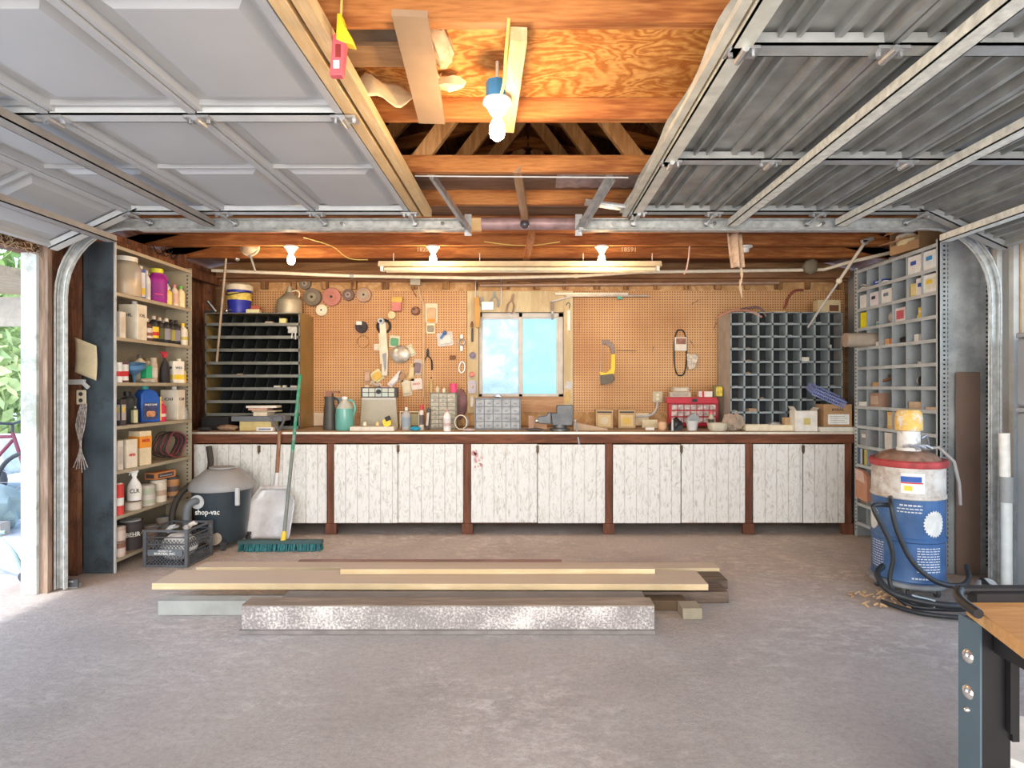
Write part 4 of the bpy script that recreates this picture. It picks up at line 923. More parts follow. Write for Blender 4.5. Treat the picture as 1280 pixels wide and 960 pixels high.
bottle('pale_pink_bottle', 'pale bottle with pink cap near the end of the top shelf', LS(218, 1, -2.97), .17, .028, (.8, .68, .55), (.7, .25, .3), (.75, .5, .4), rot=q)
bottle('green_cap_bottle', 'cream yellow bottle with green cap at the far end of the top shelf', LS(226, 1, -2.96), .17, .030, (.8, .7, .4), (.15, .5, .08), None, rot=q)
# second shelf
carton('white_carton', 'narrow white carton at the near end of the second shelf', LS(149, 2, -2.95), .055, .05, .17, (.76, .70, .60), (.70, .62, .5), None, R(90))
fcan('solvent_can', 'tall cream square can with black lettering, second shelf near end', LS(166, 2, -3.0), .10, .13, .27, (.78, .72, .58), WHITE, (.76, .69, .54), R(90), 'OIL', BLACK)
bottle('amber_bottle', 'dark bottle with white label right of the tall cream can', LS(183, 2, -2.97), .16, .036, (.12, .05, .03), WHITE, (.74, .66, .6), (.3, .12, .08), rot=q)
OB = [('black oil bottle with yellow and red label, first of the dark bottles', 192, -2.95, YEL, RED, (.5, .42, .36)), ('dark olive oil bottle, second in the row of dark bottles', 199, -2.97, (.12, .12, .04), None, (.5, .42, .36)),
      ('tall dark bottle with pale cap, middle of the second shelf', 205, -3.04, (.2, .19, .2), None, (.6, .55, .5)), ('black bottle with grey label and cream cap on the second shelf', 208, -2.95, (.28, .26, .28), None, (.75, .65, .5)),
      ('black bottle with mustard label in the row of dark bottles', 214, -2.97, (.45, .40, .08), None, BLACK), ('grey labelled black bottle, last of the dark bottles', 220, -2.95, (.25, .24, .27), None, BLACK)]
for l, px, x, a, b_, cp in OB: bottle('oil_bottle', l, LS(px, 2, x), .185, .033, BLACK, cp, a, b_, rot=q, flat=.8)
bottle('ear_bottle', 'white and yellow squeeze bottle at the far end of the second shelf', LS(230, 2, -2.95), .17, .034, (.8, .75, .6), YEL, (.78, .74, .62), (.6, .5, .1), rot=q)
# third shelf
can('red_white_can', 'small white can with red base at the near end of the third shelf', LS(147, 3, -2.94), .13, .026, WHITE, WHITE, None, q, RED)
can('red_label_can', 'dark rimmed can with white and red label, third shelf', LS(153, 3, -2.96), .135, .034, (.12, .05, .06), WHITE, None, q, RED)
t = thing('funnel', 'blue plastic funnel lying on its side on the third shelf', 'funnel', LS(168, 3, -2.97), (R(0), R(0), R(20)))
MB().lathe([(.008, 0), (.010, .03), (.012, .05), (.072, .10), (.074, .13), (.070, .13), (.066, .10), (.008, .052)], c=(0, 0, .0), rot=Matrix.Rotation(R(12), 3, 'X'), n=28).obj('cone', M((.08, .20, .36), .4), t)
bottle('cream_jug', 'cream jug with dark cap behind the blue funnel', LS(175, 3, -3.06), .20, .045, (.74, .66, .5), (.12, .1, .08), (.75, .65, .55), rot=q, cat='jug')
carton('green_carton', 'small bright green carton in the middle of the third shelf', LS(183, 3, -2.99), .05, .05, .12, (.03, .50, .24), None, None, R(80))
can('brown_tin', 'brown and cream tin standing behind the green carton', LS(186, 3, -3.07), .18, .036, (.25, .18, .10), (.6, .5, .34), None, q)
spray('tan_spray_can', 'tan spray can left of the black trigger bottle', LS(192, 3, -2.97), .18, .026, (.55, .42, .30), (.5, .40, .3), (.7, .6, .5), q)
trigger('black_trigger_bottle', 'black spray bottle with red trigger head on the third shelf', LS(206, 3, -3.0), .235, .036, (.03, .03, .035), (.55, .04, .06), None, R(70))
fcan('square_label_can', 'white square can with black word and cream cap on the third shelf', LS(221, 3, -2.96), .085, .055, .185, (.8, .76, .64), CREAM, (.82, .78, .68), R(60), 'WIX', BLACK, stripe=YEL)
bottle('yellow_label_bottle', 'small cream and yellow bottle at the far end of the third shelf', LS(233, 3, -2.95), .12, .024, (.75, .6, .35), CREAM, YEL, rot=q)
rg = MB(); rg.ico((0, 0, .015), 1, 2, (.06, .05, .016), .25)
tag(rg.obj('shop_rag', M((.6, .52, .42), .9), loc=LS(184, 3, -2.945)), 'crumpled pale rag on the edge of the third shelf', 'rag')
# fourth shelf
carton('black_picture_box', 'black and white box with yellow corner at the near end of the fourth shelf', LS(149, 4, -2.95), .05, .06, .17, (.06, .05, .05), (.5, .45, .42), YEL, R(90))
bottle('black_jug', 'plain black jug behind the black box on the fourth shelf', LS(159, 4, -3.02), .22, .055, (.035, .04, .045), BLACK, None, rot=q, cat='jug', handle=True, flat=.7)
fcan('small_black_bottle', 'small black bottle with cream label in front of the blue jug', LS(168, 4, -2.94), .03, .03, .12, (.05, .05, .04), CREAM, (.6, .55, .3), R(60), cat='bottle')
t = thing('antifreeze_jug', 'large blue jug with teal cap and yellow side on the fourth shelf', 'jug', LS(184, 4, -3.0), R(62))
MB().prism([(-.065, 0), (.065, 0), (.068, .02), (.068, .17), (.045, .215), (.01, .235), (-.04, .235), (-.065, .20)], -.045, .045).obj('jug_body', M((.02, .10, .42), .35), t, bevel=.008)
MB().prism([(.068, .01), (.075, .01), (.075, .18), (.068, .18)], -.042, .042).obj('yellow_side', YEL, t)
MB().lathe([(.005, .235), (.024, .235), (.024, .265), (.005, .267)], c=(-.015, 0, 0), n=18).obj('cap', TEAL, t)
MB().rprism(-.052, .05, .02, .14, .02, -.047, -.0455).obj('paper_label', M((.05, .06, .14), .4, 0, .4, 30), t)
text('PRESTONE', .018, WHITE, t, (0, -.0475, .125), width=.085); MB().rprism(-.03, .03, .04, .08, .015, -.0485, -.047).obj('label_picture', M((.55, .25, .12), .5, 0, .4, 50), t)
bottle('red_bottle', 'bright red bottle in front of the big cream can on the fourth shelf', LS(201, 4, -2.945), .15, .035, (.62, .03, .08), (.6, .2, .15), None, (.75, .6, .5), rot=q, neck=.6)
fcan('cream_solvent_can', 'big cream square can with fine black print on the fourth shelf', LS(216, 4, -3.0), .10, .13, .255, (.74, .68, .56), WHITE, (.78, .72, .60), R(90), 'Oil', BLACK)
t = thing('glass_jar', 'small clear glass jar at the far end of the fourth shelf', 'jar', LS(233, 4, -2.94))
MB().lathe([(.005, 0), (.028, 0), (.028, .06), (.02, .075), (.022, .09), (.02, .09), (.018, .075), (.025, .06), (.025, .004), (.005, .004)], n=20).obj('glass', GLASSY('clear_glass', (.7, .7, .65), .3, .1), t)
# fifth shelf
carton('pale_carton', 'narrow pale carton at the near end of the fifth shelf', LS(147, 5, -2.945), .05, .04, .19, (.72, .66, .58), (.6, .54, .48), None, R(90))
carton('red_lettered_box', 'white box with red italic lettering on the fifth shelf', LS(158, 5, -2.965), .085, .09, .19, (.74, .66, .52), (.78, .70, .58), None, R(80), 'MSR', RED)
t = carton('orange_top_box', 'tall white box with orange top half on the fifth shelf', LS(175, 5, -2.965), .09, .10, .235, (.74, .62, .40), None, None, R(75), None)
MB().box(-.046, .046, -.0515, -.05, .12, .20).box(-.0465, -.045, -.05, .05, .12, .20).obj('orange_panel', ORANGE, t); text('MSR', .03, RED, t, (0, -.053, .17), width=.06)
wc = thing('wire_coil', 'dark red and black jumper cable coil heaped on the fifth shelf', 'cable', (-2.98, 4.86, LZ[5] + .001))
for k in range(9):
    cc = [(.06, .02, .02)[0] * 0 + .062 * math.cos(a) * (1 + .1 * math.sin(k)), .13 * math.cos(a + k * .2) * .9, .10 + (.085 + .006 * k) * math.sin(a)] if False else None
    pts = [((.05 - .012 * k) * 1.0 + .01 * math.sin(3 * a), (.115 + .004 * k) * math.cos(a), .105 + (.095 - .005 * (k % 4)) * math.sin(a) + .0 * k) for a in [math.pi * 2 * j / 24 for j in range(24)]]
    MB().tube(pts, .0045, 6, closed=True).obj('cable_loop', M((.28, .06, .07), .5) if k % 3 == 0 else M((.05, .045, .05), .5), wc)
# sixth shelf
can('red_white_cylinder', 'red and white cardboard cylinder at the near end of the sixth shelf', LS(147, 6, -2.945), .20, .034, (.62, .06, .05), None, WHITE, q, WHITE, cat='canister')
t = can('flat_tin', 'flat pale tin under the white trigger spray bottle', LS(166, 6, -2.955), .055, .052, (.5, .42, .34), (.62, .56, .48), None, q, None, cat='tin')
t = trigger('trigger_spray_bottle', 'white spray bottle with white trigger and black letters, standing on a flat tin', (-2.955, LS(168, 6, -2.955)[1], LZ[6] + .058), .205, .043, (.80, .80, .78), (.85, .84, .80), (.78, .77, .70), R(35), 'CLR', BLACK)
can('green_label_can', 'can with green leafy label right of the white trigger spray bottle', LS(183, 6, -2.96), .14, .055, (.55, .50, .45), (.45, .48, .36), LGREY, q, (.6, .55, .5))
carton('connector_carton', 'long grey and orange carton lying on top of the sixth shelf cans', (-2.97, 4.72, LZ[6] + .16), .19, .09, .05, (.55, .22, .08), (.08, .06, .06), None, R(80), 'Connect', LGREY)
can('cream_tall_can', 'cream can with brown lettering under the orange carton', LS(198, 6, -2.955), .155, .052, (.72, .64, .52), (.74, .66, .54), LGREY, q, (.5, .36, .26))
can('orange_black_can', 'black topped can with orange label at the end of the sixth shelf', LS(215, 6, -2.96), .155, .048, (.10, .09, .09), (.55, .28, .12), BLACK, q, (.12, .1, .1))
# seventh shelf
can('paint_can', 'white and brown paint can at the near end of the bottom shelf', LS(147, 7, -2.95), .19, .045, (.55, .42, .34), (.6, .5, .44), LGREY, q, (.25, .12, .08), bail=True)
can('black_paint_can', 'black paint can with white lettering on the bottom shelf', LS(163, 7, -3.0), .19, .075, (.05, .04, .045), (.06, .05, .05), LGREY, R(45), None, 'BEHR', WHITE, bail=True)
can('brown_low_can', 'low brown can behind the milk crate on the bottom shelf', LS(186, 7, -2.99), .11, .06, (.28, .17, .11), (.32, .2, .14), GREY, q)
can('grey_low_can', 'low grey can near the far end of the bottom shelf', LS(205, 7, -3.0), .13, .055, (.32, .27, .22), None, GREY, q)
for o in [o for o in COL.objects if o.parent is None and o.get('label') and -3.1 < o.location.x < -2.9 and 4.1 < o.location.y < 5.05 and o.name.split('.')[0] != 'shelving_unit' and o.location.z > .1]: o.scale = (1.1, 1.1, 1.1)
bpy.data.objects['trigger_spray_bottle'].location.z += .008; bpy.data.objects['connector_carton'].location.z += .02
# things on top of the left wall by the shelf
wr = MB()
for k in range(3): wr.tube(smooth([(-3.05, 4.75 + .1 * k, 2.47), (-3.03, 4.78 + .1 * k, 2.41), (-3.0, 4.82 + .08 * k, 2.43), (-3.02, 4.86 + .1 * k, 2.47)], 4), .005, 6)
tag(wr.obj('loose_wires', BLACK), 'loose black wires drooping above the left shelving', 'wire')
# wall with outlet left of shelving
t = thing('wall_outlet', 'cream electric outlet on the bare stud left of the shelving', 'outlet', (-3.10, 4.06, 1.245))
MB().rprism(-.03, .03, -.05, .05, .008, -.012, 0).obj('cover_plate', CREAM, t); MB().lathe([(.001, 0), (.014, 0), (.014, .002), (.001, .002)], rot=Matrix.Rotation(R(90), 3, 'X'), c=(0, -.012, .022), n=16).obj('socket', DK, t); MB().lathe([(.001, 0), (.014, 0), (.014, .002), (.001, .002)], rot=Matrix.Rotation(R(90), 3, 'X'), c=(0, -.012, -.022), n=16).obj('socket', DK, t)
tag(MB().sheet(6, 8, lambda u, v: (-3.13 + .15 * u, 4.03 + .01 * math.sin(v * 3), 1.42 + .24 * v - .10 * u * (v > .4) * 0 - .06 * u)).obj('hanging_paper', M((.66, .56, .36), .9), solid=.002), 'sagging tan sheet of paper pinned on the left wall above the pistol grip tool', 'paper')
t = thing('caulk_gun', 'grey pistol shaped tool hung on the left wall above the outlet', 'tool', (-3.10, 4.02, 1.33))
MB().beam((-.06, 0, .02), (.05, 0, .02), .02, .035).beam((.03, 0, .02), (.075, 0, -.02), .016, .025).obj('tool_body', LGREY, t, bevel=.003); MB().beam((-.06, 0, .01), (-.09, 0, -.01), .014, .02).obj('nozzle', DK, t)
wl = MB()
for k in range(6): wl.tube(smooth([(-3.10 + .008 * k, 4.05, 1.2), (-3.12 + .012 * k, 4.03, 1.05), (-3.10 + .01 * rnd.random(), 4.04, .9), (-3.13 + .02 * k, 4.02, .72 + .05 * rnd.random())], 4), .0035, 5)
tag(wl.obj('hanging_wires', M((.5, .45, .42), .6, 0, .5, 50)), 'bunch of frayed grey wires hanging down the left wall studs', 'wire')
t = thing('door_lock_fitting', 'small chrome and black door latch fitting at the foot of the left track', 'latch', (-2.98, 3.83, .003))
MB().box(-.05, .04, -.02, .02, 0, .03).cyl((-.04, -.02, .045), (.02, -.02, .045), .012, n=10).obj('latch_body', STEEL, t); MB().box(-.02, .05, -.03, -.02, .01, .06).obj('latch_plate', DK, t)
# ================================================================== RIGHT SHELVING CONTENTS
def RC(r, c, f=.5, x=2.96): return (x, ry[c] + .173 * f, RZ[r + 1] + .0015)
r9 = R(-90)
def rbox(nm, label, r, c, w, d, h, body, panel=None, patch=None, f=.5, x=2.945, a=r9, **k): return carton(nm, label, RC(r, c, f, x), min(w * 1.2, .158) if w > .02 else w, d * 1.1, min(h * 1.3, .136), body, panel, patch, a, **k)
t = rbox('white_blue_carton', 'white carton with blue panel at the near end of the bin shelving top row', 0, 0, .15, .09, .135, WHITE, (.72, .78, .8), (.05, .30, .6))
t = rbox('white_navy_carton', 'white carton with navy panel, second bin of the top row', 0, 1, .15, .09, .115, WHITE, None, (.05, .10, .4))
tag(MB().box(-.05, .05, -.01, .01, 0, .014).obj('blue_strip', M((.1, .35, .5)), None, RC(0, 2), (0, 0, r9)), 'flat blue strip of card in the top row third bin', 'card')
rbox('blue_small_carton', 'blue and white little carton on paper in the top row', 0, 4, .10, .07, .03, (.03, .08, .35), None, WHITE, .2, a=R(-80), x=2.94)
for i, (c, f, z, a, l, m_) in enumerate(((5, .4, 0, 5, 'lowest sheaf of white papers in the top row far bin', WHITE), (5, .5, .03, -8, 'upper sheaf of papers in the top row far bin', (.7, .66, .6)), (3, .6, 0, 12, 'curled papers in the fourth bin of the top row', WHITE))):
    p_ = RC(0, c, f, 2.95); tag(MB().sheet(6, 3, lambda u, v: ((u - .5) * .13, (v - .5) * .09, .006 + .012 * math.sin(u * 5))).obj('paper_sheaf', mm(m_), None, (p_[0], p_[1], p_[2] + z), (0, 0, R(-90 + a)), solid=.008), l, 'papers')
rbox('yellow_blue_white_carton', 'white carton with yellow and blue corner at the near end of the second row', 1, 0, .15, .08, .12, WHITE, (.75, .72, .6), YEL, .55)
rbox('blue_cornered_carton', 'white and blue carton in the second row beside the yellow cornered one', 1, 1, .09, .07, .10, (.80, .80, .78), None, BLUE, .2)
rbox('yellow_carton', 'small yellow carton with brown side in the second row', 1, 1, .06, .06, .08, (.74, .6, .25), (.78, .66, .3), None, .72)
rbox('brown_edge_carton', 'thin brown carton edge beside the small yellow carton', 1, 2, .025, .06, .07, (.42, .2, .08), None, None, .05)
rbox('white_label_carton', 'white carton with a dark oval label in the second row', 1, 3, .13, .08, .09, WHITE, None, (.15, .2, .25), .5)
rbox('striped_carton', 'white carton with black stripes in the fifth bin of the second row', 1, 4, .11, .08, .09, (.75, .72, .76), None, (.05, .05, .08), .5)
rbox('plain_white_carton', 'plain white carton in the far bin of the second row', 1, 5, .10, .08, .09, WHITE, None, None, .4)
rbox('bright_yellow_box', 'bright yellow box in the far bin of the third row', 2, 5, .10, .07, .125, (.85, .75, .02), None, None, .4)
bgm = GLASSY('poly_bag', (.62, .56, .50), .85, .3)
tag(MB().ico((0, 0, .055), 1, 2, (.045, .07, .055), .18).obj('plastic_bag', bgm, None, RC(2, 3, .45)), 'crumpled translucent bag bulging out of the third row', 'bag')
rbox('teal_white_packet', 'small white and teal packet left of the crumpled bag', 2, 4, .06, .03, .03, WHITE, (.1, .45, .4), None, .4)
rbox('red_face_carton', 'white carton with red picture in the third row', 2, 2, .10, .07, .085, (.74, .68, .66), (.55, .12, .14), None, .6)
rbox('yellow_tiny_carton', 'tiny yellow carton on a white one, third row near bins', 2, 1, .055, .05, .065, (.74, .55, .08), None, CREAM, .3)
rbox('white_flat_carton', 'flat white carton in the third row behind the tiny yellow one', 2, 1, .07, .04, .03, WHITE, None, None, .75, x=2.99)
rbox('white_mini_box', 'very small white box in the fourth row second bin', 3, 1, .04, .03, .045, WHITE, None, None, .7)
bottle('orange_bottle', 'small black and orange bottle in the fourth row', RC(3, 1, .35), .11, .022, (.10, .06, .05), (.6, .25, .1), (.6, .22, .08), rot=r9)
tag(MB().ico((0, 0, .03), 1, 2, (.04, .075, .03), .25).obj('black_glove', BLACK, None, RC(3, 2, .5)), 'black crumpled glove in the third bin of the fourth row', 'glove')
for i, (f, cl_, l) in enumerate(((.2, (.6, .12, .08), 'small red packet in the fourth bin of the fourth row'), (.5, (.6, .25, .1), 'small orange packet in the fourth bin of the fourth row'), (.8, (.7, .4, .2), 'pale orange packet in the fourth bin of the fourth row'))):
    rbox('small_packet', l, 3, 3, .04, .03, .04, cl_, None, None, f)
rbox('pale_packet', 'little white packet in the fifth bin of the fourth row', 3, 4, .05, .03, .03, WHITE, None, None, .5)
tag(MB().ico((0, 0, .018), 1, 1, (.03, .05, .02), .3).obj('red_rag', RED, None, RC(4, 2, .3)), 'red scrap in the third bin of the fifth row', 'rag')
tag(MB().ico((0, 0, .012), 1, 1, (.03, .06, .014), .35).obj('white_scraps', WHITE, None, RC(4, 1, .5)), 'flat white scraps in the second bin of the fifth row', 'scraps')
t = bottle('cream_figure', 'cream rounded bottle at the near end of the fifth row', RC(4, 0, .3), .075, .024, CREAM, CREAM, None, rot=r9)
t = thing('headlamp', 'shiny silver round lamp with black band in the sixth row', 'lamp', RC(5, 1, .55))
MB().ico((0, 0, .045), .042, 3).obj('reflector', CHROME, t); MB().lathe([(.03, 0), (.046, 0), (.046, .02), (.03, .02)], rot=Matrix.Rotation(R(90), 3, 'X'), c=(0, -.015, .045), n=20).obj('black_band', BLACK, t)
rbox('brown_small_box', 'little brown box beside the silver lamp', 5, 1, .03, .04, .06, (.4, .2, .12), None, None, .12)
t = thing('hammer', 'black headed hammer lying tilted across bins of the sixth row', 'hammer', RC(5, 3, .4, 2.93), (0, 0, 0))
MB().beam((-.01, .22, .02), (0, -.02, .075), .018, .018).obj('handle', BROWN, t); MB().beam((0, -.07, .085), (0, .03, .085), .025, .028).obj('hammer_head', DK, t)
rbox('pale_standing_card', 'pale standing packet in the fifth bin of the sixth row', 5, 4, .05, .02, .09, (.62, .5, .36), None, None, .2)
rbox('tan_card', 'tan wedge of card in front of the pale packet', 5, 4, .09, .05, .03, CARD, None, None, .4, x=2.93)
rbox('white_tray_box', 'low white box in the far bin of the seventh row', 6, 5, .13, .07, .03, WHITE, None, None, .5)
rbox('tilted_brown_box', 'brown box tilted up in the fifth bin of the seventh row', 6, 4, .11, .08, .09, (.36, .22, .16), (.5, .38, .28), None, .35, tilt=(0, 0), x=2.93)
t = thing('black_ring', 'black rubber ring standing in the fourth bin of the seventh row', 'ring', RC(6, 3, .4)); MB().tube([(0, .04 * math.cos(a), .048 + .04 * math.sin(a)) for a in [math.pi * 2 * j / 20 for j in range(20)]], .008, 8, closed=True).obj('ring_body', BLACK, t)
t = thing('white_disc', 'blue rimmed white disc standing in the third bin of the seventh row', 'disc', RC(6, 2, .3)); MB().lathe([(.001, 0), (.038, 0), (.04, .006), (.001, .008)], rot=Matrix.Rotation(R(-80), 3, 'Y'), c=(0, 0, .042), n=24).obj('disc_body', (WHITE), t)
for k in range(3): rbox('envelope_stack', ['lowest brown envelope in the second bin of the seventh row', 'middle brown envelope in the second bin of the seventh row', 'top brown envelope in the second bin of the seventh row'][k], 6, 1, .12 - .01 * k, .09, .016, (.5, .36, .24), None, None, .5, a=R(-90 + 6 * k)).location.z += .018 * k
rbox('flat_tan_pad', 'flat tan pad at the near end of the seventh row', 6, 0, .11, .08, .018, (.55, .42, .3), None, None, .5)
rbox('orange_yellow_box', 'orange and yellow box in the fourth bin of the eighth row', 7, 3, .085, .07, .125, (.72, .42, .14), (.78, .6, .3), None, .25)
rbox('grey_striped_tin', 'grey striped tin behind the yellow motor dome', 7, 1, .07, .07, .13, (.5, .5, .48), (.7, .68, .62), None, .3)
rbox('grey_label_box', 'grey box with a white paper label in the far bin of the ninth row', 8, 5, .12, .08, .125, (.30, .31, .32), None, WHITE, .3)
rbox('white_cloth_box', 'white crumple sided box in the fourth bin of the ninth row', 8, 3, .10, .08, .12, (.72, .70, .66), None, None, .35)
for k, (cc, l) in enumerate((((.7, .7, .66), 'white card file in the tenth row far bin'), ((.8, .65, .1), 'yellow card file in the tenth row far bin'), ((.1, .1, .1), 'black card file in the tenth row far bin'), ((.75, .72, .6), 'cream card file in the tenth row far bin'), ((.1, .2, .45), 'blue card file in the tenth row far bin'))):
    rbox('card_file', l, 9, 5, .012, .08, .12, cc, None, None, .15 + .17 * k)
t = thing('paper_bag', 'orange brown paper bag hooked on the lower front of the bin shelving', 'bag', (2.86, 4.98, .36), R(-90))
MB().prism([(-.09, .0), (.09, -.01), (.085, .20), (.03, .24), (-.08, .25)], -.02, .012).obj('bag_body', M((.55, .27, .17), .8, 0, .15, 8), t); MB().prism([(-.075, .16), (.06, .14), (.03, .235), (-.078, .245)], -.023, -.02).obj('folded_top', M((.68, .48, .40), .8), t)
for (r_, c_, f_, cl_, l) in ((10, 5, .4, (.4, .4, .38), 'grey box in the eleventh row far bin'), (11, 5, .4, (.3, .2, .14), 'brown box in the twelfth row far bin')):
    rbox('low_bin_box', l, r_, c_, .09, .07, .08, cl_, None, None, f_)
t = thing('cardboard_tube', 'wide grey cardboard tube sticking out of the bin shelving to the left', 'tube', (2.70, 4.97, 1.715))
MB().lathe([(.002, 0), (.06, 0), (.06, .27), (.002, .27)], rot=Matrix.Rotation(R(90), 3, 'Y'), n=28).obj('tube_body', M((.40, .34, .27), .7, 0, .1), t); MB().lathe([(.002, -.004), (.056, -.004), (.061, .002), (.002, .004)], rot=Matrix.Rotation(R(90), 3, 'Y'), n=28).obj('end_cap', M((.36, .28, .22), .7), t)
# on top of the bin shelving
t = thing('cardboard_box', 'open cardboard box with crumpled cream paper on top of the bin shelving', 'box', (3.06, 4.55, 2.362), R(10))
MB().box(-.15, .15, -.14, -.134, 0, .19).box(-.15, .15, .134, .14, 0, .19).box(-.15, -.144, -.134, .134, 0, .07).box(.144, .15, -.134, .134, 0, .19).box(-.144, .144, -.134, .134, 0, .006).obj('box_walls', CARD, t)
MB().cbox((-.20, 0, .085), (.13, .27, .004), (0, R(-12), 0)).cbox((-.18, -.03, .19), (.16, .25, .004), (0, R(-38), 0)).obj('box_flap', M((.52, .30, .18), .8), t)
MB().box(.05, .10, -.1415, -.14, .11, .15).obj('box_sticker', TAN, t)
MB().ico((-.08, 0, .09), 1, 3, (.10, .10, .05), .12).obj('packing_paper', M((.75, .64, .38), .8), t)
MB().ico((-.12, .02, .12), 1, 2, (.045, .09, .035), .1).obj('white_paper_roll', WHITE, t)
# clamp pole leaning at right cabinet
t = thing('clamp_pole', 'long white pole with grey clamp head leaning in front of the right pigeonhole cabinet', 'pole', (0, 0, 0))
pa = Vector((PX(1081, 4.75), 4.75, PZ(303, 4.75))); pb = Vector((PX(1010, 5.44), 5.44, PZ(409, 5.44))); pm = pa.lerp(pb, .42)
MB().cyl(pb, pm, .010, n=10).obj('lower_rod', M((.66, .66, .64), .35, .3), t); MB().cyl(pm, pa, .013, n=10).obj('upper_rod', M((.66, .60, .48), .5), t)
MB().ico(pm, .026, 2).obj('joint', CREAM, t); MB().cbox(pa + Vector((.02, 0, .02)), (.10, .03, .03), (0, R(-15), 0)).cbox(pa + Vector((0, 0, 0)), (.04, .03, .04), (0, R(-15), 0)).obj('clamp_head', GALV, t, bevel=.003)
# conduit runs
PV = M((.76, .70, .56), .45)
CDW = [(PX(265, 5.45), 5.45, PZ(338, 5.45)), (PX(440, 5.45), 5.45, PZ(345, 5.45)), (PX(600, 5.45), 5.45, PZ(347.5, 5.45)), (PX(720, 5.45), 5.45, PZ(345, 5.45)), (PX(800, 5.45), 5.45, PZ(340, 5.45)), (PX(1000, 5.45), 5.45, PZ(337.5, 5.45)), (PX(1030, 5.40), 5.4, PZ(337, 5.4)), (PX(1060, 5.2), 5.2, PZ(328, 5.2)), (PX(1130, 4.95), 4.95, PZ(312, 4.95))]
t = thing('conduit_pipe', 'long sagging cream conduit pipe slung across the room under the rear joists', 'pipe', (0, 0, 0))
MB().tube(CDW, .016, 10).obj('pipe_run', PV, t)
for i in (1, 3): MB().tube([Vector(CDW[i]) - Vector((.02, 0, 0)), Vector(CDW[i]) + Vector((.02, 0, 0))], .021, 10).obj('coupling', CREAM if i > 1 else GREY, t)
tag(MB().ico((PX(1014, 5.4), 5.41, PZ(333, 5.4)), 1, 2, (.07, .05, .07), .15).obj('dark_rag', M((.20, .17, .12), .9)), 'dark olive rag bundled round the conduit at right', 'rag')
tag(MB().tube([(PX(600, 5.82), 5.845, PZ(356, 5.82)), (PX(975, 5.82), 5.845, PZ(353, 5.82))], .017, 10).obj('wall_conduit', M((.42, .28, .20), .5, .2)), 'straight brown painted conduit along the wall above the right pegboard', 'pipe')
# ================================================================== ON THE WORKTOP
WTZ = .9155
def BP(px, Y, z=0): return (PX(px, Y), Y, WTZ + z)
def s_(n, Y): return n * Y / F
# left cubby cabinet surroundings
CT = 2.0215
t = thing('drink_cooler', 'blue round drink cooler with cream lid and yellow label on the left cubby cabinet', 'cooler', (PX(298, 5.66), 5.68, CT))
MB().lathe([(.01, 0), (.095, 0), (.10, .02), (.102, .09), (.107, .10), (.108, .225), (.02, .225)], n=36).obj('cooler_body', M((.03, .04, .38), .35), t)
MB().lathe([(.02, .225), (.122, .225), (.125, .235), (.122, .275), (.10, .292), (.02, .297)], n=36).obj('lid', CREAM, t)
MB().lathe([(.05, .13), (.1095, .13), (.1095, .2), (.05, .2)], n=30).obj('yellow_label', M((.75, .58, .12), .5, 0, .3, 20), t)
MB().tube(smooth([(.11, -.02, .215), (.05, -.118, .19), (-.06, -.118, .17), (-.11, -.02, .215)], 5), .005, 6).obj('carry_handle', BLACK, t)
t = thing('metal_jug', 'dull grey metal jug with cone top and spout on the left cubby cabinet', 'jug', (PX(361, 5.68), 5.70, CT))
MJ = M((.42, .38, .28), .5, .35, .2, 8)
MB().lathe([(.01, 0), (.115, 0), (.118, .01), (.116, .13), (.112, .14), (.06, .19), (.03, .215), (.022, .27), (.005, .27)], n=32).obj('jug_body', MJ, t)
MB().tube(smooth([(.02, 0, .225), (.07, 0, .235), (.095, 0, .21), (.09, 0, .165)], 4), .008, 8).obj('handle', M((.68, .60, .44), .5), t)
t = thing('tape_roll', 'pink red tape roll standing on the left cubby cabinet', 'tape', (PX(319, 5.7), 5.72, CT))
MB().lathe([(.028, -.02), (.045, -.02), (.045, .02), (.028, .02)], rot=Matrix.Rotation(R(90), 3, 'X'), c=(0, 0, .046), n=24).obj('roll', M((.55, .14, .10), .5), t)
carton('pale_yellow_box', 'small pale yellow box on the left cubby cabinet in front of the pink roll', (PX(317, 5.6), 5.6, CT), .12, .06, .035, (.68, .66, .38), None, None, R(5))
t = thing('air_nozzle_gun', 'black handled tool lying beside the blue cooler on the left cubby cabinet', 'tool', (PX(262, 5.6), 5.62, CT))
MB().beam((-.03, 0, .12), (.05, 0, .02), .03, .03).beam((-.05, 0, .02), (.06, 0, .015), .03, .02).obj('tool_body', DK, t, bevel=.004); MB().beam((-.02, -.015, .12), (.06, -.015, .02), .01, .012).obj('metal_strip', LGREY, t)
t = thing('chrome_fitting', 'small chrome fitting left of the blue cooler', 'fitting', (PX(283, 5.58), 5.58, CT)); MB().ico((0, 0, .02), .02, 2).cyl((0, 0, .02), (.05, 0, .03), .008, n=8).obj('fitting_body', CHROME, t)
t = thing('pole_scraper', 'long grey pole with claw shaped head hanging in front of the left cubby cabinet', 'pole', (0, 0, 0))
a_ = Vector((PX(283, 5.3), 5.3, PZ(318, 5.3))); b_ = Vector((PX(271, 5.44), 5.44, PZ(452, 5.44)))
MB().cyl(b_, a_, .011, n=10).obj('shaft', M((.40, .32, .24), .5, .2), t)
MB().tube(smooth([a_ + Vector(v) for v in ((-.10, 0, -.03), (-.07, 0, .02), (0, 0, .04), (.07, 0, .01), (.11, 0, -.05))], 4), [.010] * 17, 8).ico(a_ + Vector((0, 0, .02)), .025, 1).ico(a_ + Vector((.10, 0, -.04)), .022, 1, (1, 1, 1), .2).obj('claw_head', STEEL, t)
t = thing('clip_lamp', 'round cream shaded work lamp hanging under the joist left of the first bulb', 'lamp', (PX(312, 5.15), 5.15, PZ(308, 5.15)))
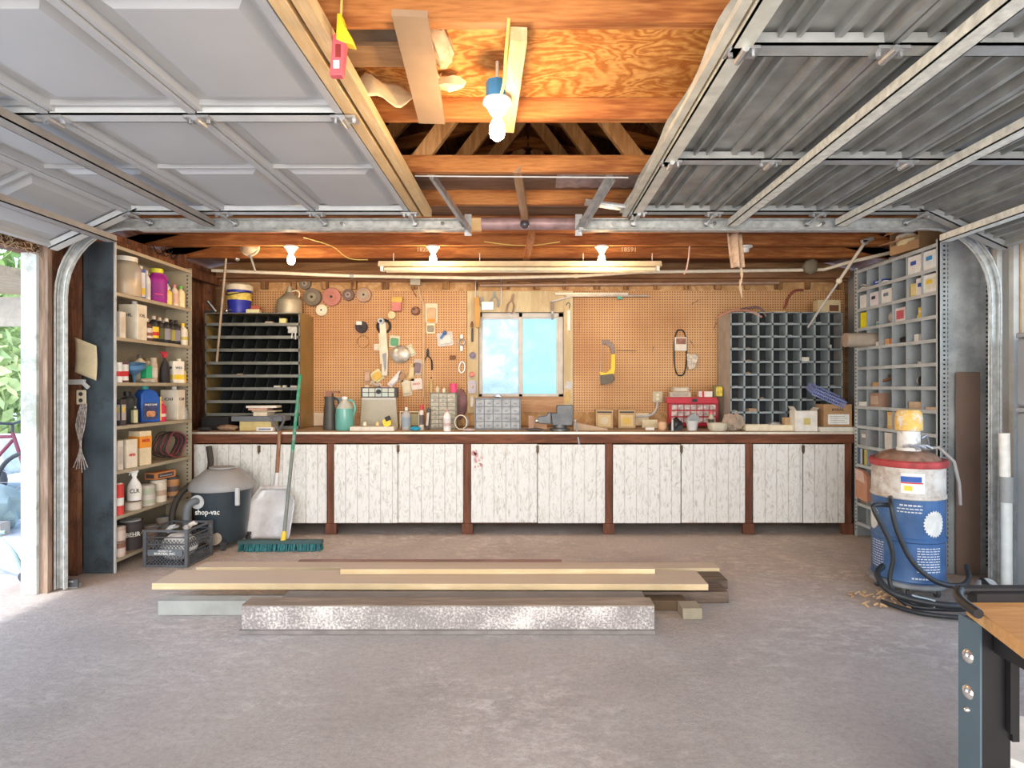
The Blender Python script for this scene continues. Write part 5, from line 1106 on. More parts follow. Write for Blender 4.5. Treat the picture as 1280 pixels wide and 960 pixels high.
MB().lathe([(.02, .03), (.045, .028), (.072, .0), (.078, -.005), (.078, .0), (.05, .035), (.02, .045)], rot=Matrix.Rotation(R(70), 3, 'X'), n=28).obj('shade', M((.62, .50, .34), .4, .2), t)
MB().tube([(-.078 * math.cos(a), -.0 + 0.01, .078 * math.sin(a)) for a in [math.pi * 2 * j / 28 for j in range(28)]], .010, 8, closed=True).obj('shade_rim', CREAM, t)
MB().cyl((.01, .0, -.09), (.05, .0, -.22), .009, n=8).ico((.005, 0, -.09), .015, 1).obj('clip_handle', GREY, t)
# items left end of worktop
carton('black_case', 'black flat case standing at the far left end of the worktop', BP(272, 5.45), .25, .10, .12, (.02, .02, .022), None, None, 0, cat='case')
def rag(nm, l, px, Y, r, sq, col, jit=.22, z=0): return tag(MB().ico((0, 0, r * sq[2]), r, 3, sq, jit * .5).obj(nm, M(col, .9, 0, .2, 20), None, BP(px, Y, z)), l, 'rag')
rag('brown_rag', 'crumpled brown rag beside the black case on the worktop', 285, 5.33, .07, (1.3, .7, .4), (.30, .20, .13))
rag('black_glove', 'black limp glove at the very left of the worktop edge', 256, 5.29, .05, (1.3, .8, .4), (.03, .03, .03))
carton('yellow_white_box', 'yellow and white box under the grey board on the worktop', BP(324, 5.40), .29, .15, .085, (.62, .50, .22), None, None, 0)
t = thing('small_printed_box', 'small white printed box at the front of the yellow box', 'box', BP(332, 5.30)); MB().box(-.075, .075, -.02, .02, 0, .035).obj('carton_body', WHITE, t); MB().box(-.055, .055, -.021, -.02, .01, .024).obj('printed_band', M((.2, .22, .34), .5, 0, .6, 120), t)
carton('grey_case_lid', 'wide dark grey flat case lying on the yellow box', BP(327, 5.41, .087), .46, .20, .045, (.16, .18, .20), None, None, 0, cat='case')
for k, (px, w_, h_, cl_, l) in enumerate(((330, .13, .035, (.72, .64, .48), 'cream book lying on the grey flat case'), (334, .22, .012, (.5, .42, .3), 'tan thin book, second from bottom on the grey case'), (326, .17, .02, (.60, .34, .26), 'pinkish book in the middle of the stack'), (330, .27, .02, (.75, .72, .64), 'white wide book at the top of the stack on the grey case'))):
    carton('book', l, BP(px, 5.41, .134 + (0, .037, .051, .073)[k]), w_, .14, h_, cl_, None, None, R(3 * k - 4), cat='book')
t = thing('black_funnel_jug', 'black slanting plastic jug with brown clip left of the green jug', 'jug', BP(412, 5.45))
MB().lathe([(.01, 0), (.058, 0), (.06, .02), (.052, .20), (.045, .26), (.05, .31), (.01, .31)], n=24, sy=.8).obj('jug_body', M((.07, .065, .055), .4), t); MB().tube(smooth([(.04, 0, .30), (.08, 0, .27), (.075, 0, .2), (.045, 0, .12)], 4), .011, 8).obj('handle', DK, t)
MB().box(-.03, .03, -.03, .03, .31, .36).box(.03, .09, -.02, .02, .34, .36).obj('top_clip', M((.28, .13, .08), .5), t)
t = thing('coolant_jug', 'clear gallon jug of pale green liquid with white cap on the worktop', 'jug', BP(431, 5.42))
GJ = GLASSY('pale_green_fluid', (.16, .46, .40), .93, .2)
MB().lathe([(.01, 0), (.078, 0), (.084, .012), (.084, .15), (.078, .20), (.01, .20)], n=32).obj('liquid', GJ, t)
MB().lathe([(.078, .20), (.06, .235), (.03, .27), (.024, .285), (.01, .285)], n=32).obj('jug_shoulder', GLASSY('clear_plastic', (.62, .66, .60), .7, .3), t)
MB().lathe([(.005, .285), (.026, .285), (.026, .31), (.005, .31)], n=20).obj('cap', WHITE, t)
MB().tube(smooth([(.03, 0, .28), (.075, 0, .265), (.095, 0, .20), (.08, 0, .14)], 4), .011, 8).obj('handle', GJ, t)
t = thing('blue_spray_head', 'blue grey spray trigger behind the green liquid jug', 'spray bottle', BP(424, 5.58)); MB().lathe([(.01, 0), (.035, 0), (.035, .2), (.012, .25), (.012, .27), (.002, .27)], n=16).obj('bottle_body', (M((.5, .55, .55), .4)), t); MB().box(-.05, .03, -.012, .012, .27, .30).obj('spray_head', M((.30, .42, .50), .4), t, bevel=.003)
# tackle case
t = thing('tackle_organizer', 'open grey organizer case with small clear drawers on top and slanted lid', 'organizer', BP(475, 5.62))
MB().box(-.17, .17, -.04, .04, .30, .395).obj('drawer_frame', DK, t, bevel=.003)
for k in range(5):
    for j in range(2):
        d_ = MB().box(-.155 + k * .062, -.101 + k * .062, -.046, -.04, .308 + j * .042, .344 + j * .042).obj('drawer', GLASSY('drawer_plastic', (.66, .70, .62), .85, .3) if (k + j) % 3 else M((.5, .62, .58), .4), t)
MB().prism([(-.18, .0), (.185, .0), (.165, .29), (.155, .30), (-.155, .30), (-.165, .29)], -.05, -.03).obj('lid', GLASSY('smoky_lid', (.46, .43, .33), .92, .35), t, bevel=.004)
MB().box(-.16, .16, -.052, -.05, .278, .292).obj('lid_rim', LGREY, t); MB().lathe([(.002, 0), (.022, 0), (.022, .02), (.002, .02)], rot=Matrix.Rotation(R(90), 3, 'X'), c=(.0, -.046, .355), n=16).obj('latch_knob', BLACK, t)
carton('white_tray', 'long low white plastic tray in front of the tackle organizer', BP(467, 5.36), .40, .12, .038, (.70, .65, .55), None, None, 0, cat='tray')
for (px, l, rr) in ((456, 'small cream round bead on the white tray, left', .018), (472, 'tiny amber bead on the white tray, middle', .016)):
    t = thing('amber_bead', l, 'bead', BP(px, 5.36, .042)); MB().lathe([(.002, 0), (rr, .004), (rr, .02), (rr * .7, .035), (.002, .04)], n=16).obj('knob_body', M((.72, .55, .28) if px > 460 else (.75, .68, .48), .4), t)
t = thing('tape_measure', 'yellow and black tape measure tilted on the white tray', 'tape measure', BP(486, 5.36, .042), (0, R(-25), 0)); MB().rprism(-.035, .035, 0, .07, .02, -.02, .02).obj('tape_case', YEL, t); MB().box(.0, .04, -.022, .022, .045, .085).obj('black_grip', BLACK, t)
bottle('clear_spray_bottle', 'clear cylindrical bottle of grey liquid with thin white nozzle', BP(508, 5.42), .21, .042, (.42, .42, .42), WHITE, (.30, .36, .42), None, neck=.25)
t = thing('wire_stand', 'cream wire framed stand behind the clear bottle', 'stand', BP(512, 5.6)); MB().tube([(-.09, 0, 0), (-.09, 0, .16), (.09, 0, .16), (.09, 0, 0)], .007, 8).obj('frame', CREAM, t); MB().box(-.085, .085, 0, .01, .03, .14).obj('back_plate', M((.34, .32, .18), .5), t)
rag('blue_packet', 'crumpled blue packet at the front beside the clear bottle', 519, 5.32, .04, (1.2, .6, .5), (.03, .30, .46))
spray('red_cap_tube', 'slim white tube with red cap right of the clear bottle', BP(527, 5.40), .235, .02, (.66, .6, .56), (.6, .06, .08), (.12, .1, .1))
carton('striped_strip_box', 'leaning white and black striped strip right of the red capped tube', BP(534, 5.45), .03, .03, .20, (.10, .09, .09), (.7, .66, .6), None, R(-10), tilt=(0, 5))
# parts drawers 1
def drawers(nm, l, px, Y, w, h, cols, rows, fm, dm, z=0, tall_bottom=False):
    t = thing(nm, l, 'parts cabinet', BP(px, Y, z))
    m = MB().box(-w / 2, w / 2, 0, .14, 0, h).box(-w / 2, w / 2, -.012, 0, 0, .008).box(-w / 2, w / 2, -.012, 0, h - .008, h).box(-w / 2, -w / 2 + .008, -.012, 0, 0, h).box(w / 2 - .008, w / 2, -.012, 0, 0, h)
    m.obj('drawer_frame', fm, t)
    cw = (w - .02) / cols; rh = (h - .02) / rows
    for j in range(rows):
        n_ = cols
        for k in range(n_):
            x = -w / 2 + .01 + k * cw; z_ = .01 + j * rh
            d_ = MB().box(x + .003, x + cw - .003, -.010, -.001, z_ + .003, z_ + rh - .003).obj('drawer', dm, t, bevel=.001)
            MB().box(x + cw * .35, x + cw * .65, -.015, -.010, z_ + rh * .35, z_ + rh * .5).obj('pull_tab', fm, d_)
    return t
PC1 = M((.23, .22, .18), .5, 0, .1); PD1 = M((.40, .37, .28), .3, 0, .35, 18)
drawers('parts_cabinet', 'grey small parts cabinet with clear drawers left of the window', 554, 5.55, .255, .345, 3, 8, PC1, PD1)
drawers('parts_cabinet', 'dark slate small parts cabinet under the left window pane', 622, 5.45, .43, .295, 5, 4, M((.20, .22, .24), .45), M((.30, .32, .34), .35, 0, .3, 15))
t = thing('pink_cup', 'bright pink cup on top of the grey parts cabinet', 'cup', BP(567, 5.62, .347)); MB().lathe([(.005, 0), (.032, 0), (.038, .085), (.036, .085), (.031, .005), (.005, .005)], n=24).obj('cup_body', PINK, t)
for (px, l, cl_, h_) in ((539, 'brass nozzled bottle on the grey parts cabinet', (.5, .36, .14), .15), (547, 'small cream topped bottle on the grey parts cabinet', (.66, .6, .45), .06), (555, 'squat white jar on the grey parts cabinet', (.7, .7, .62), .045)):
    bottle('oil_can', l, BP(px, 5.6, .347), h_, .017, cl_, BLACK if px == 539 else CREAM, None)
bottle('white_glue_bottle', 'white glue bottle with pink nozzle at the worktop front edge', BP(559, 5.28), .20, .034, WHITE, (.55, .3, .3), (.74, .7, .68), (.6, .45, .4), neck=.22)
t = thing('cable_loop', 'blue grey cable loops with cream plug beside the white glue bottle', 'cable', BP(576, 5.36))
for k in range(3): MB().tube([((.055 + .006 * k) * math.cos(a), .01 * k, .075 + .065 * math.sin(a)) for a in [math.pi * 2 * j / 24 for j in range(24)]], .005, 6, closed=True).obj('loop', M((.25, .30, .36), .5) if k else CREAM, t)
rag('pink_scraps', 'low pale pink scraps in front of the cable loops', 586, 5.29, .05, (1.2, .6, .25), (.55, .42, .40))
tag(MB().ico((0, 0, .02), .03, 1, (1.4, .8, .7), .3).obj('metal_clips', STEEL, None, BP(622, 5.5, .297)), 'small heap of metal clips on the slate parts cabinet', 'clips')
# vise
t = thing('bench_vise', 'heavy dark grey bench vise with hanging handle bar at the worktop front', 'vise', BP(697, 5.34))
VM = M((.12, .125, .13), .45, .5, .3, 10)
MB().lathe([(.01, 0), (.09, 0), (.09, .02), (.06, .03), (.055, .06), (.01, .06)], n=28, c=(.02, 0, 0)).obj('swivel_base', VM, t)
MB().prism([(-.05, .05), (.13, .05), (.14, .10), (.14, .235), (-.01, .235), (-.01, .16), (-.06, .16)], -.05, .05).obj('fixed_jaw', VM, t, bevel=.006)
MB().prism([(-.18, .07), (-.06, .06), (-.06, .165), (-.09, .165), (-.10, .14), (-.18, .13)], -.045, .045).obj('moving_jaw', VM, t, bevel=.006)
MB().cyl((-.2, 0, .09), (-.06, 0, .09), .02, n=14).obj('screw', STEEL, t); MB().cyl((.05, -.056, .19), (.05, .056, .19), .022, n=16).obj('pivot', VM, t)
MB().ico((.155, -.08, .095), .014, 2).cyl((.155, -.085, .095), (.185, -.15, -.11), .008, n=8).obj('handle_bar', STEEL, t)
for (px, Y, l) in ((664, 5.45, 'upright reddish brown block between slate cabinet and vise'), (676, 5.55, 'low tan block behind the vise')):
    carton('wood_block', l, BP(px, Y), .05 if px == 664 else .12, .05, .13 if px == 664 else .06, (.42, .26, .18) if px == 664 else (.55, .34, .2), None, None, 0, cat='wood block')
rag('oily_scraps', 'heap of oily metal scraps left of the vise on the worktop', 668, 5.28, .05, (1.6, .5, .3), (.09, .08, .08))
tag(MB().prism([(-.16, .0), (.16, .0), (.15, .015), (-.15, .075), (-.16, .07)], -.05, .05).obj('wood_wedge', M((.50, .36, .24), .7), None, BP(738, 5.42)), 'flat tapered wooden wedge right of the vise', 'wood wedge')
for (px, l, c_) in ((755, 'brown tin with cream round window, left of the matching tin', (.66, .56, .38)), (783, 'brown tin with amber round window, right of the matching tin', (.66, .44, .08))):
    t = thing('windowed_tin', l, 'tin', BP(px, 5.62))
    MB().box(-.085, .085, -.03, .03, .0, .185).obj('tin_body', M((.36, .23, .10), .4, .2), t, bevel=.004)
    MB().box(-.06, .06, -.034, -.030, .02, .13).obj('inner_panel', M((.58, .42, .20), .4), t)
    MB().lathe([(.002, 0), (.036, 0), (.036, .003), (.002, .003)], rot=Matrix.Rotation(R(90), 3, 'X'), c=(0, -.034, .075), n=20).obj('round_window', mm(c_), t)
    MB().box(-.07, .07, -.031, -.029, .15, .165).obj('lid_seam', BLACK, t)
# outlet with curved conduit
t = thing('outlet_box', 'cream outlet box on the right pegboard with a curved conduit below', 'outlet', (PX(821, 5.9), 5.903, PZ(496, 5.9)))
MB().rprism(-.05, .05, -.055, .055, .01, -.04, 0).obj('box_body', M((.55, .50, .34), .5), t)
for z in (.02, -.02): MB().lathe([(.002, 0), (.016, 0), (.016, .003), (.002, .003)], rot=Matrix.Rotation(R(90), 3, 'X'), c=(0, -.04, z), n=16).obj('socket', M((.75, .72, .60), .5), t)
MB().tube(smooth([(0, -.02, -.055), (-.002, -.02, -.10), (-.03, -.02, -.16), (-.09, -.02, -.19), (-.22, -.02, -.195)], 5), .012, 10).obj('conduit', LGREY, t)
carton('cream_card', 'cream card leaning by the outlet conduit', BP(812, 5.7), .15, .02, .08, (.74, .64, .42), None, None, 0, cat='card')
carton('white_slip_box', 'little flat white box left of the red case', BP(812, 5.42), .08, .04, .025, (.75, .72, .66), None, None, 0)
t = thing('peach_cup', 'peach coloured rounded pot left of the black cup', 'pot', BP(828, 5.42)); MB().lathe([(.005, 0), (.03, 0), (.045, .03), (.04, .07), (.02, .085), (.005, .085)], n=20).obj('pot_body', M((.68, .42, .26), .5), t)
# red case
t = thing('red_parts_case', 'red plastic parts case with rows of clear bins standing on the worktop', 'parts case', BP(867, 5.66))
RC_ = M((.42, .02, .035), .35)
MB().box(-.24, .24, .0, .07, .02, .28).box(-.24, .24, -.02, 0, .02, .04).obj('case_body', RC_, t, bevel=.004)
MB().prism([(-.265, .24), (.235, .24), (.215, .30), (-.27, .30)], -.03, .05).obj('case_lid', M((.50, .02, .04), .35), t, bevel=.004)
MB().box(-.025, .025, -.04, -.028, .255, .285).obj('lid_clasp', BLACK, t)
for j in range(3):
    for k in range(7):
        d_ = MB().box(-.215 + k * .062, -.162 + k * .062, -.012, .0, .055 + j * .062, .103 + j * .062).obj('clear_bin', M((.50, .42, .40), .2, 0, .5, 35), t, bevel=.002)
carton('clear_box', 'upper clear hinged box stacked on the red case', BP(850, 5.68, .352), .16, .08, .045, (.45, .38, .28), (.62, .56, .44), None, 0)
carton('clear_box', 'lower wide clear box stacked on the red case', BP(849, 5.68, .302), .20, .09, .047, (.52, .44, .36), (.40, .34, .28), None, 0)
carton('red_white_box', 'small white box with red band on the red case', BP(881, 5.68, .302), .13, .06, .055, (.75, .68, .64), None, None, 0)
tag(MB().box(-.02, .0, -.033, -.03, .0, .055).obj('red_band_card', RED, None, BP(879, 5.68, .302)), 'red card band wrapped on the small white box on the red case', 'card')
t = thing('yellow_packet', 'upright yellow and black packet with picture on the red case', 'packet', BP(897, 5.68, .302)); MB().rprism(-.045, .045, 0, .11, .012, -.012, .012).obj('packet_body', M((.16, .15, .05), .5), t); MB().rprism(-.02, .042, .01, .10, .012, -.014, -.012).obj('printed_picture', M((.72, .56, .08), .5, 0, .3, 30), t)
t = thing('black_cup', 'black lumpy bundle of sockets in front of the red case', 'socket set', BP(845, 5.38)); MB().ico((0, 0, .055), 1, 2, (.06, .05, .06), .2).box(-.06, .05, -.04, .04, 0, .05).obj('bundle_body', BLACK, t); MB().cyl((-.045, -.05, .0), (-.045, -.05, .10), .010, n=10).obj('grey_socket', LGREY, t)
t = thing('white_grey_cup', 'white cup filled with grey folded card in front of the red case', 'cup', BP(865, 5.38)); MB().lathe([(.005, 0), (.042, 0), (.056, .09), (.052, .09), (.04, .006), (.005, .006)], n=24).obj('cup_body', M((.62, .62, .62), .5), t); MB().prism([(-.06, .07), (.055, .07), (.06, .12), (.02, .16), (-.02, .14), (-.055, .10)], -.03, .03).obj('grey_card', M((.30, .32, .33), .6), t)
bottle('red_cap_bottle', 'little dark bottle with round red cap beside the cream bowl', BP(889, 5.46), .17, .026, (.55, .48, .36), (.65, .12, .15), (.08, .07, .05), None, neck=.9)
t = thing('cream_bowl', 'cream plastic bowl with rounded rim right of centre on the worktop', 'bowl', BP(897, 5.34)); MB().lathe([(.005, 0), (.07, 0), (.086, .02), (.094, .07), (.088, .07), (.08, .022), (.005, .008)], n=32).obj('bowl_body', M((.60, .56, .44), .45), t)
rag('crumpled_cloth', 'crumpled tan grey cloth between cream bowl and long cream tray', 916, 5.36, .09, (1.0, .6, .85), (.40, .31, .24), .5)
t = thing('cream_tray', 'long shallow cream tray lying in front of the pigeonhole cabinet', 'tray', BP(960, 5.36)); MB().box(-.22, .22, -.06, .06, 0, .008).box(-.22, .22, -.065, -.058, 0, .055).box(-.22, .22, .058, .065, 0, .055).box(-.227, -.22, -.065, .065, 0, .055).box(.22, .227, -.065, .065, 0, .055).obj('tray_body', CREAM, t, bevel=.003)
tag(MB().ico((0, 0, .03), 1, 2, (.07, .05, .045), .2).obj('clear_bag', GLASSY('clear_bag', (.55, .58, .58), .9, .15), None, BP(969, 5.42, .0)), 'clear crinkled bag of parts at the foot of the pigeonhole cabinet', 'bag')
carton('white_open_box', 'white open box with printed front before the pigeonhole cabinet', BP(1004, 5.30), .20, .12, .185, (.78, .75, .68), None, None, 0, flap=True, word='')
o_ = thing('printed_note', 'yellow note label on the front of the white open box', 'label', (PX(1009, 5.238), 5.2385, WTZ + .06)); MB().box(-.03, .03, 0, .001, 0, .06).obj('note_paper', M((.62, .5, .18), .6), o_)
carton('brown_flap_box', 'small brown box leaning left of the white open box', BP(985, 5.36), .09, .05, .12, (.50, .33, .18), None, None, R(8))
t = carton('shipping_carton', 'brown cardboard carton with white paper label at the worktop right end', BP(1042, 5.30, .045), .25, .15, .20, (.40, .24, .12), None, None, 0, word='')
MB().box(-.09, .10, -.0765, -.075, .02, .11).obj('white_paper', WHITE, t); text('IDEAL', .03, BLACK, t, (0, -.077, .15), width=.11)
for k in range(4): MB().box(-.07, .08 - .02 * (k % 2), -.0775, -.0765, .035 + .018 * k, .039 + .018 * k).obj('printed_line', GREY, t)
carton('white_flat_tray', 'flat white tray under the brown carton at the worktop right end', BP(1041, 5.30), .31, .19, .042, (.72, .70, .60), None, None, 0, cat='tray')
t = thing('lavender_basket', 'lavender blue plastic basket tipped on top of the brown carton', 'basket', BP(1030, 5.30, .295), (R(20), R(24), 0))
LV = M((.22, .26, .50), .45)
bk = MB().box(-.15, .15, -.08, .08, 0, .006)
for z in (.0, .028, .056): bk.box(-.15, .15, -.085, -.08, z, z + .012).box(-.15, .15, .08, .085, z, z + .012).box(-.155, -.15, -.085, .085, z, z + .012).box(.15, .155, -.085, .085, z, z + .012)
for k in range(16):
    x = -.15 + .02 * k; bk.box(x - .003, x + .003, -.085, -.08, 0, .068).box(x - .003, x + .003, .08, .085, 0, .068)
for k in range(9):
    y = -.08 + .02 * k; bk.box(-.155, -.15, y - .003, y + .003, 0, .068).box(.15, .155, y - .003, y + .003, 0, .068)
bk.obj('basket_body', LV, t)
# atop right cabinet
for (pts, l, c_) in (([(897, 397), (915, 389), (935, 389), (952, 397)], 'pinkish rubber hose length arching over the pigeonhole cabinet corner', (.50, .24, .17)), ([(925, 388), (940, 385), (950, 386), (958, 396)], 'dark grey hose end on top of the pigeonhole cabinet', (.16, .10, .09)), ([(981, 386), (986, 372), (994, 364), (1004, 363)], 'dark red hose curving up behind the pigeonhole cabinet', (.26, .07, .05))):
    Yh = 5.52 if pts[0][0] != 981 else 5.86
    tag(MB().tube(smooth([(PX(a, Yh), Yh, PZ(b, Yh) + .005) for a, b in pts], 5), .012, 8).obj('rubber_tube', M(c_, .5)), l, 'hose')
carton('flat_wood_piece', 'flat light wood piece on top of the pigeonhole cabinet', (PX(972, 5.6), 5.6, 2.0215), .13, .06, .016, (.62, .46, .28), None, None, R(-6), cat='wood piece')
t = carton('beige_box', 'beige open ended box on top right of the pigeonhole cabinet', (PX(1034, 5.65), 5.66, 2.0215), .22, .10, .13, (.66, .54, .32), None, None, R(0)); MB().box(.0, .09, -.051, -.05, .02, .08).obj('dark_opening', M((.16, .07, .04), .8), t)
# things in pigeonholes
SC_ = [GALV, TAN, M((.45, .28, .2), .7), STEEL, M((.6, .58, .5), .6)]
for i, (px, py, k) in enumerate(((938, 407, 0), (955, 407, 3), (988, 407, 3), (1023, 405, 4), (940, 418, 1), (972, 418, 0), (988, 418, 3), (922, 434, 4), (940, 434, 2), (957, 434, 3), (938, 450, 1), (955, 450, 3), (938, 465, 1), (988, 479, 3), (1041, 479, 0), (918, 482, 3), (921, 497, 0), (938, 497, 3), (952, 497, 1), (1005, 497, 3), (921, 513, 4), (966, 513, 3))):
    # row floor under this pixel
    r_ = round((PZ(py, 5.52) - .918 - .03 - .02) / rp); z = .918 + .03 + r_ * rp + .004
    x = PX(px, 5.55); c_ = math.floor((x - 1.905) / (1.06 / 8)); xc = 1.905 + (c_ + .42) * 1.06 / 8
    tag(MB().ico((0, 0, .013), 1, 1, (.035, .03, .015), .35).obj('hardware_scraps', SC_[k], None, (xc, 5.55, z)), ['heap of loose fasteners lying in a pigeonhole of the grey cabinet'][0], 'fasteners', group='loose fasteners in the pigeonholes')
carton('white_small_carton', 'white little carton in the sixth pigeonhole of the fourth row', (PX(1006, 5.56) - .005, 5.56, .918 + .03 + 5 * rp + .004), .07, .05, .05, (.75, .72, .6), None, None, 0)
t = thing('white_cylinder', 'small white upright tube in the last pigeonhole of the third row', 'tube', (PX(1038, 5.56), 5.56, .918 + .03 + 6 * rp + .004)); MB().lathe([(.002, 0), (.012, 0), (.012, .05), (.002, .05)], n=14).obj('tube_body', WHITE, t)
carton('tan_pigeonhole_box', 'tan box sticking out of a low pigeonhole, second column', (PX(939, 5.54), 5.54, .918 + .03 + rp + .004), .08, .06, .04, (.46, .30, .19), None, None, R(12))
# left cubby bits
for (px, py, w_, h_, cl_, l) in ((352, 401, .06, .05, (.72, .66, .30), 'cream yellow box in the top row of the left cubby cabinet'), (335, 402, .07, .02, (.45, .40, .32), 'small grey part in the top row of the left cubby cabinet'), (298, 465, .05, .012, (.4, .3, .18), 'brown bit on the fifth rail of the left cubby cabinet'), (345, 480, .06, .02, (.6, .58, .52), 'white elbow in the sixth row of the left cubby cabinet'), (354, 480, .03, .022, (.62, .6, .52), 'small white fitting right of the elbow in the left cubby cabinet'), (366, 483, .06, .02, (.5, .48, .42), 'grey strip at the right of the sixth row of the left cubby cabinet')):
    r_ = max(0, math.floor((PZ(py, 5.56) - .918) / lp + .15)); carton('cubby_item', l, (PX(px, 5.56), 5.60, .918 + r_ * lp + .0045), w_, .05, h_ + .018, cl_, None, None, R(5), cat='part')
fg = thing('pulley_block', 'bundle of grey metal hooks hanging at the top right of the left cubby cabinet', 'hooks', (PX(364, 5.5), 5.525, PZ(412, 5.5)))
MB().box(-.035, .045, -.012, .012, -.03, .03).cyl((.03, 0, -.03), (.03, 0, -.09), .008, n=8).cyl((.0, 0, -.03), (-.005, 0, -.08), .008, n=8).ico((-.03, 0, .02), .022, 1).obj('hook_body', GALV, fg)
# ================================================================== ON THE WALL
def PG(px, py, d=0, Y=5.903): return (PX(px, Y), Y - d, PZ(py, Y))
RX90 = Matrix.Rotation(R(90), 3, 'X')
def disc(nm, l, px, py, r_px, th, col, col2=None, tilt=0, cat='grinding wheel', metal=0):
    r = r_px * 5.9 / F; t = thing(nm, l, cat, PG(px, py))
    MB().lathe([(r * .12, 0), (r * .96, 0), (r, th * .2), (r, th * .8), (r * .96, th), (r * .25, th), (r * .25, th * .9), (r * .12, th * .9)], rot=RX90, n=32).obj('wheel_body', mm(col), t)
    if col2: MB().lathe([(r * .13, th), (r * .5, th), (r * .48, th + .003), (r * .13, th + .003)], rot=RX90, n=24).obj('centre_label', mm(col2), t)
    MB().lathe([(.001, th * .9), (r * .14, th * .9), (r * .14, th + .012), (.001, th + .012)], rot=RX90, n=12).obj('peg', BLACK, t)
    return t
disc('grinding_wheel', 'upper small grey wheel at the left end of the wheel row', 382, 355, 7.5, .03, (.20, .17, .13), (.35, .28, .2))
disc('grinding_wheel', 'large dark grey wheel hanging lower left in the wheel row', 392, 372, 11, .05, (.19, .16, .12), (.30, .26, .18))
disc('grinding_wheel', 'large dusty red wheel on the pegboard', 415.5, 371.5, 11.5, .03, (.50, .20, .16), (.46, .18, .14))
disc('grinding_wheel', 'small dark brown wheel right of the big red wheel', 436, 369, 7.5, .03, (.16, .10, .08), (.30, .24, .22))
disc('grinding_wheel', 'two tone grey and red wheel at the right end of the wheel row', 455.5, 369, 9.3, .03, (.42, .28, .2), (.38, .33, .24))
disc('grinding_wheel', 'cream white wheel hanging under the dark and red wheels', 403, 388, 7.3, .03, (.74, .70, .52), (.80, .76, .62))
t = disc('tape_reel', 'glossy black reel with white sticker on the pegboard', 452.5, 409, 7.5, .04, (.03, .02, .03), None, cat='reel'); MB().box(-.045, .01, -.045, -.041, .02, .055).obj('white_sticker', WHITE, t)
t = thing('brass_ring', 'thin brass ring hanging below the black reel', 'ring', PG(454, 427, .008)); MB().tube([(.058 * math.cos(a), 0, .06 * math.sin(a)) for a in [math.pi * 2 * j / 32 for j in range(32)]], .004, 6, closed=True).obj('ring_body', M((.36, .22, .08), .4, .4), t)
t = thing('crimped_hose', 'long white flat hose folded down the pegboard with a blue ring top', 'hose', PG(480, 435, .015))
S5 = 5.9 / F
MB().prism([(-5 * S5, 32 * S5), (3 * S5, 32 * S5), (6 * S5, -8 * S5), (5 * S5, -35 * S5), (-2 * S5, -35 * S5), (-3 * S5, -8 * S5)], -.02, .012).obj('hose_body', M((.76, .70, .56), .5), t, bevel=.006)
MB().prism([(-6 * S5, 18 * S5), (-4 * S5, 18 * S5), (-1 * S5, -20 * S5), (-4 * S5, -20 * S5)], -.01, .012).obj('hose_strand', CREAM, t)
MB().prism([(-1 * S5, -8 * S5), (4 * S5, -6 * S5), (4 * S5, -26 * S5), (2 * S5, -30 * S5)], -.026, -.02).obj('grey_window', GREY, t)
MB().lathe([(.012, 0), (.03, 0), (.03, .05), (.012, .05)], rot=RX90, c=(-2 * S5, 0, 33 * S5), n=20).obj('blue_ring', M((.45, .52, .6), .4), t); MB().lathe([(.001, .045), (.014, .045), (.014, .052), (.001, .052)], rot=RX90, c=(-2 * S5, 0, 33 * S5), n=14).obj('ring_hole', BLACK, t)
MB().tube([(.065 * math.cos(a) , .005, 27 * S5 + .065 * math.sin(a)) for a in [math.pi * 2 * j / 28 for j in range(28)]], .012, 8, closed=True).obj('black_belt', BLACK, t)
def blister(nm, l, px, py, w, h, rot, col, pic=None, cat='packet', pic2=None, puff=.012, word=None):
    t = thing(nm, l, cat, PG(px, py, .004), (0, R(rot), 0)); W = w * S5 / 2; Hh = h * S5 / 2
    MB().rprism(-W, W, -Hh, Hh, min(W, Hh) * .25, -.005, 0).obj('card_back', mm(col), t)
    if pic: MB().rprism(-W * .75, W * .75, -Hh * .7, Hh * .55, min(W, Hh) * .3, -.005 - puff, -.005).obj('blister_front', mm(pic), t, bevel=.003)
    if pic2: MB().rprism(-W * .7, W * .7, -Hh * .95, -Hh * .62, W * .2, -.0075 - puff, -.004).obj('printed_band', mm(pic2), t)
    if word: text(word, Hh * .5, RED, t, (0, -.0065 - puff, 0), width=W * 1.2)
    return t
blister('white_switch', 'small white square plate left of the long white hose', 471, 434, 7, 7.5, 0, (.76, .70, .58), (.68, .62, .5), 'plate', puff=.01)
t = thing('sanding_block', 'yellow topped pink block on a peg above the tape roll', 'block', PG(496.5, 380)); MB().box(-6 * S5, 6 * S5, -.05, 0, -9.5 * S5, 1.5 * S5).obj('pink_block', M((.65, .24, .22), .7), t, bevel=.004); MB().box(-6 * S5, 7 * S5, -.045, 0, 1.5 * S5, 8 * S5).obj('yellow_block', M((.70, .45, .10), .6), t, bevel=.003)
t = thing('tape_roll', 'cream tape roll with dark core on a peg below the pink block', 'tape', PG(491, 394.5)); MB().lathe([(.018, 0), (.038, 0), (.038, .05), (.018, .05)], rot=RX90, n=24).obj('roll', M((.70, .58, .34), .6), t); MB().lathe([(.001, .04), (.018, .04), (.018, .045), (.001, .045)], rot=RX90, n=16).obj('core', BLACK, t)
t = thing('wooden_ball', 'brown round wooden ball hung beside the vertical conduit', 'ball', PG(520, 389)); MB().lathe([(.005, 0), (.044, 0), (.046, .02), (.03, .05), (.005, .055)], rot=RX90, n=24).obj('knob_body', M((.28, .14, .09), .5), t); MB().lathe([(.001, .05), (.010, .05), (.010, .058), (.001, .058)], rot=RX90, c=(-.01, 0, .012), n=12).obj('hole', BLACK, t)
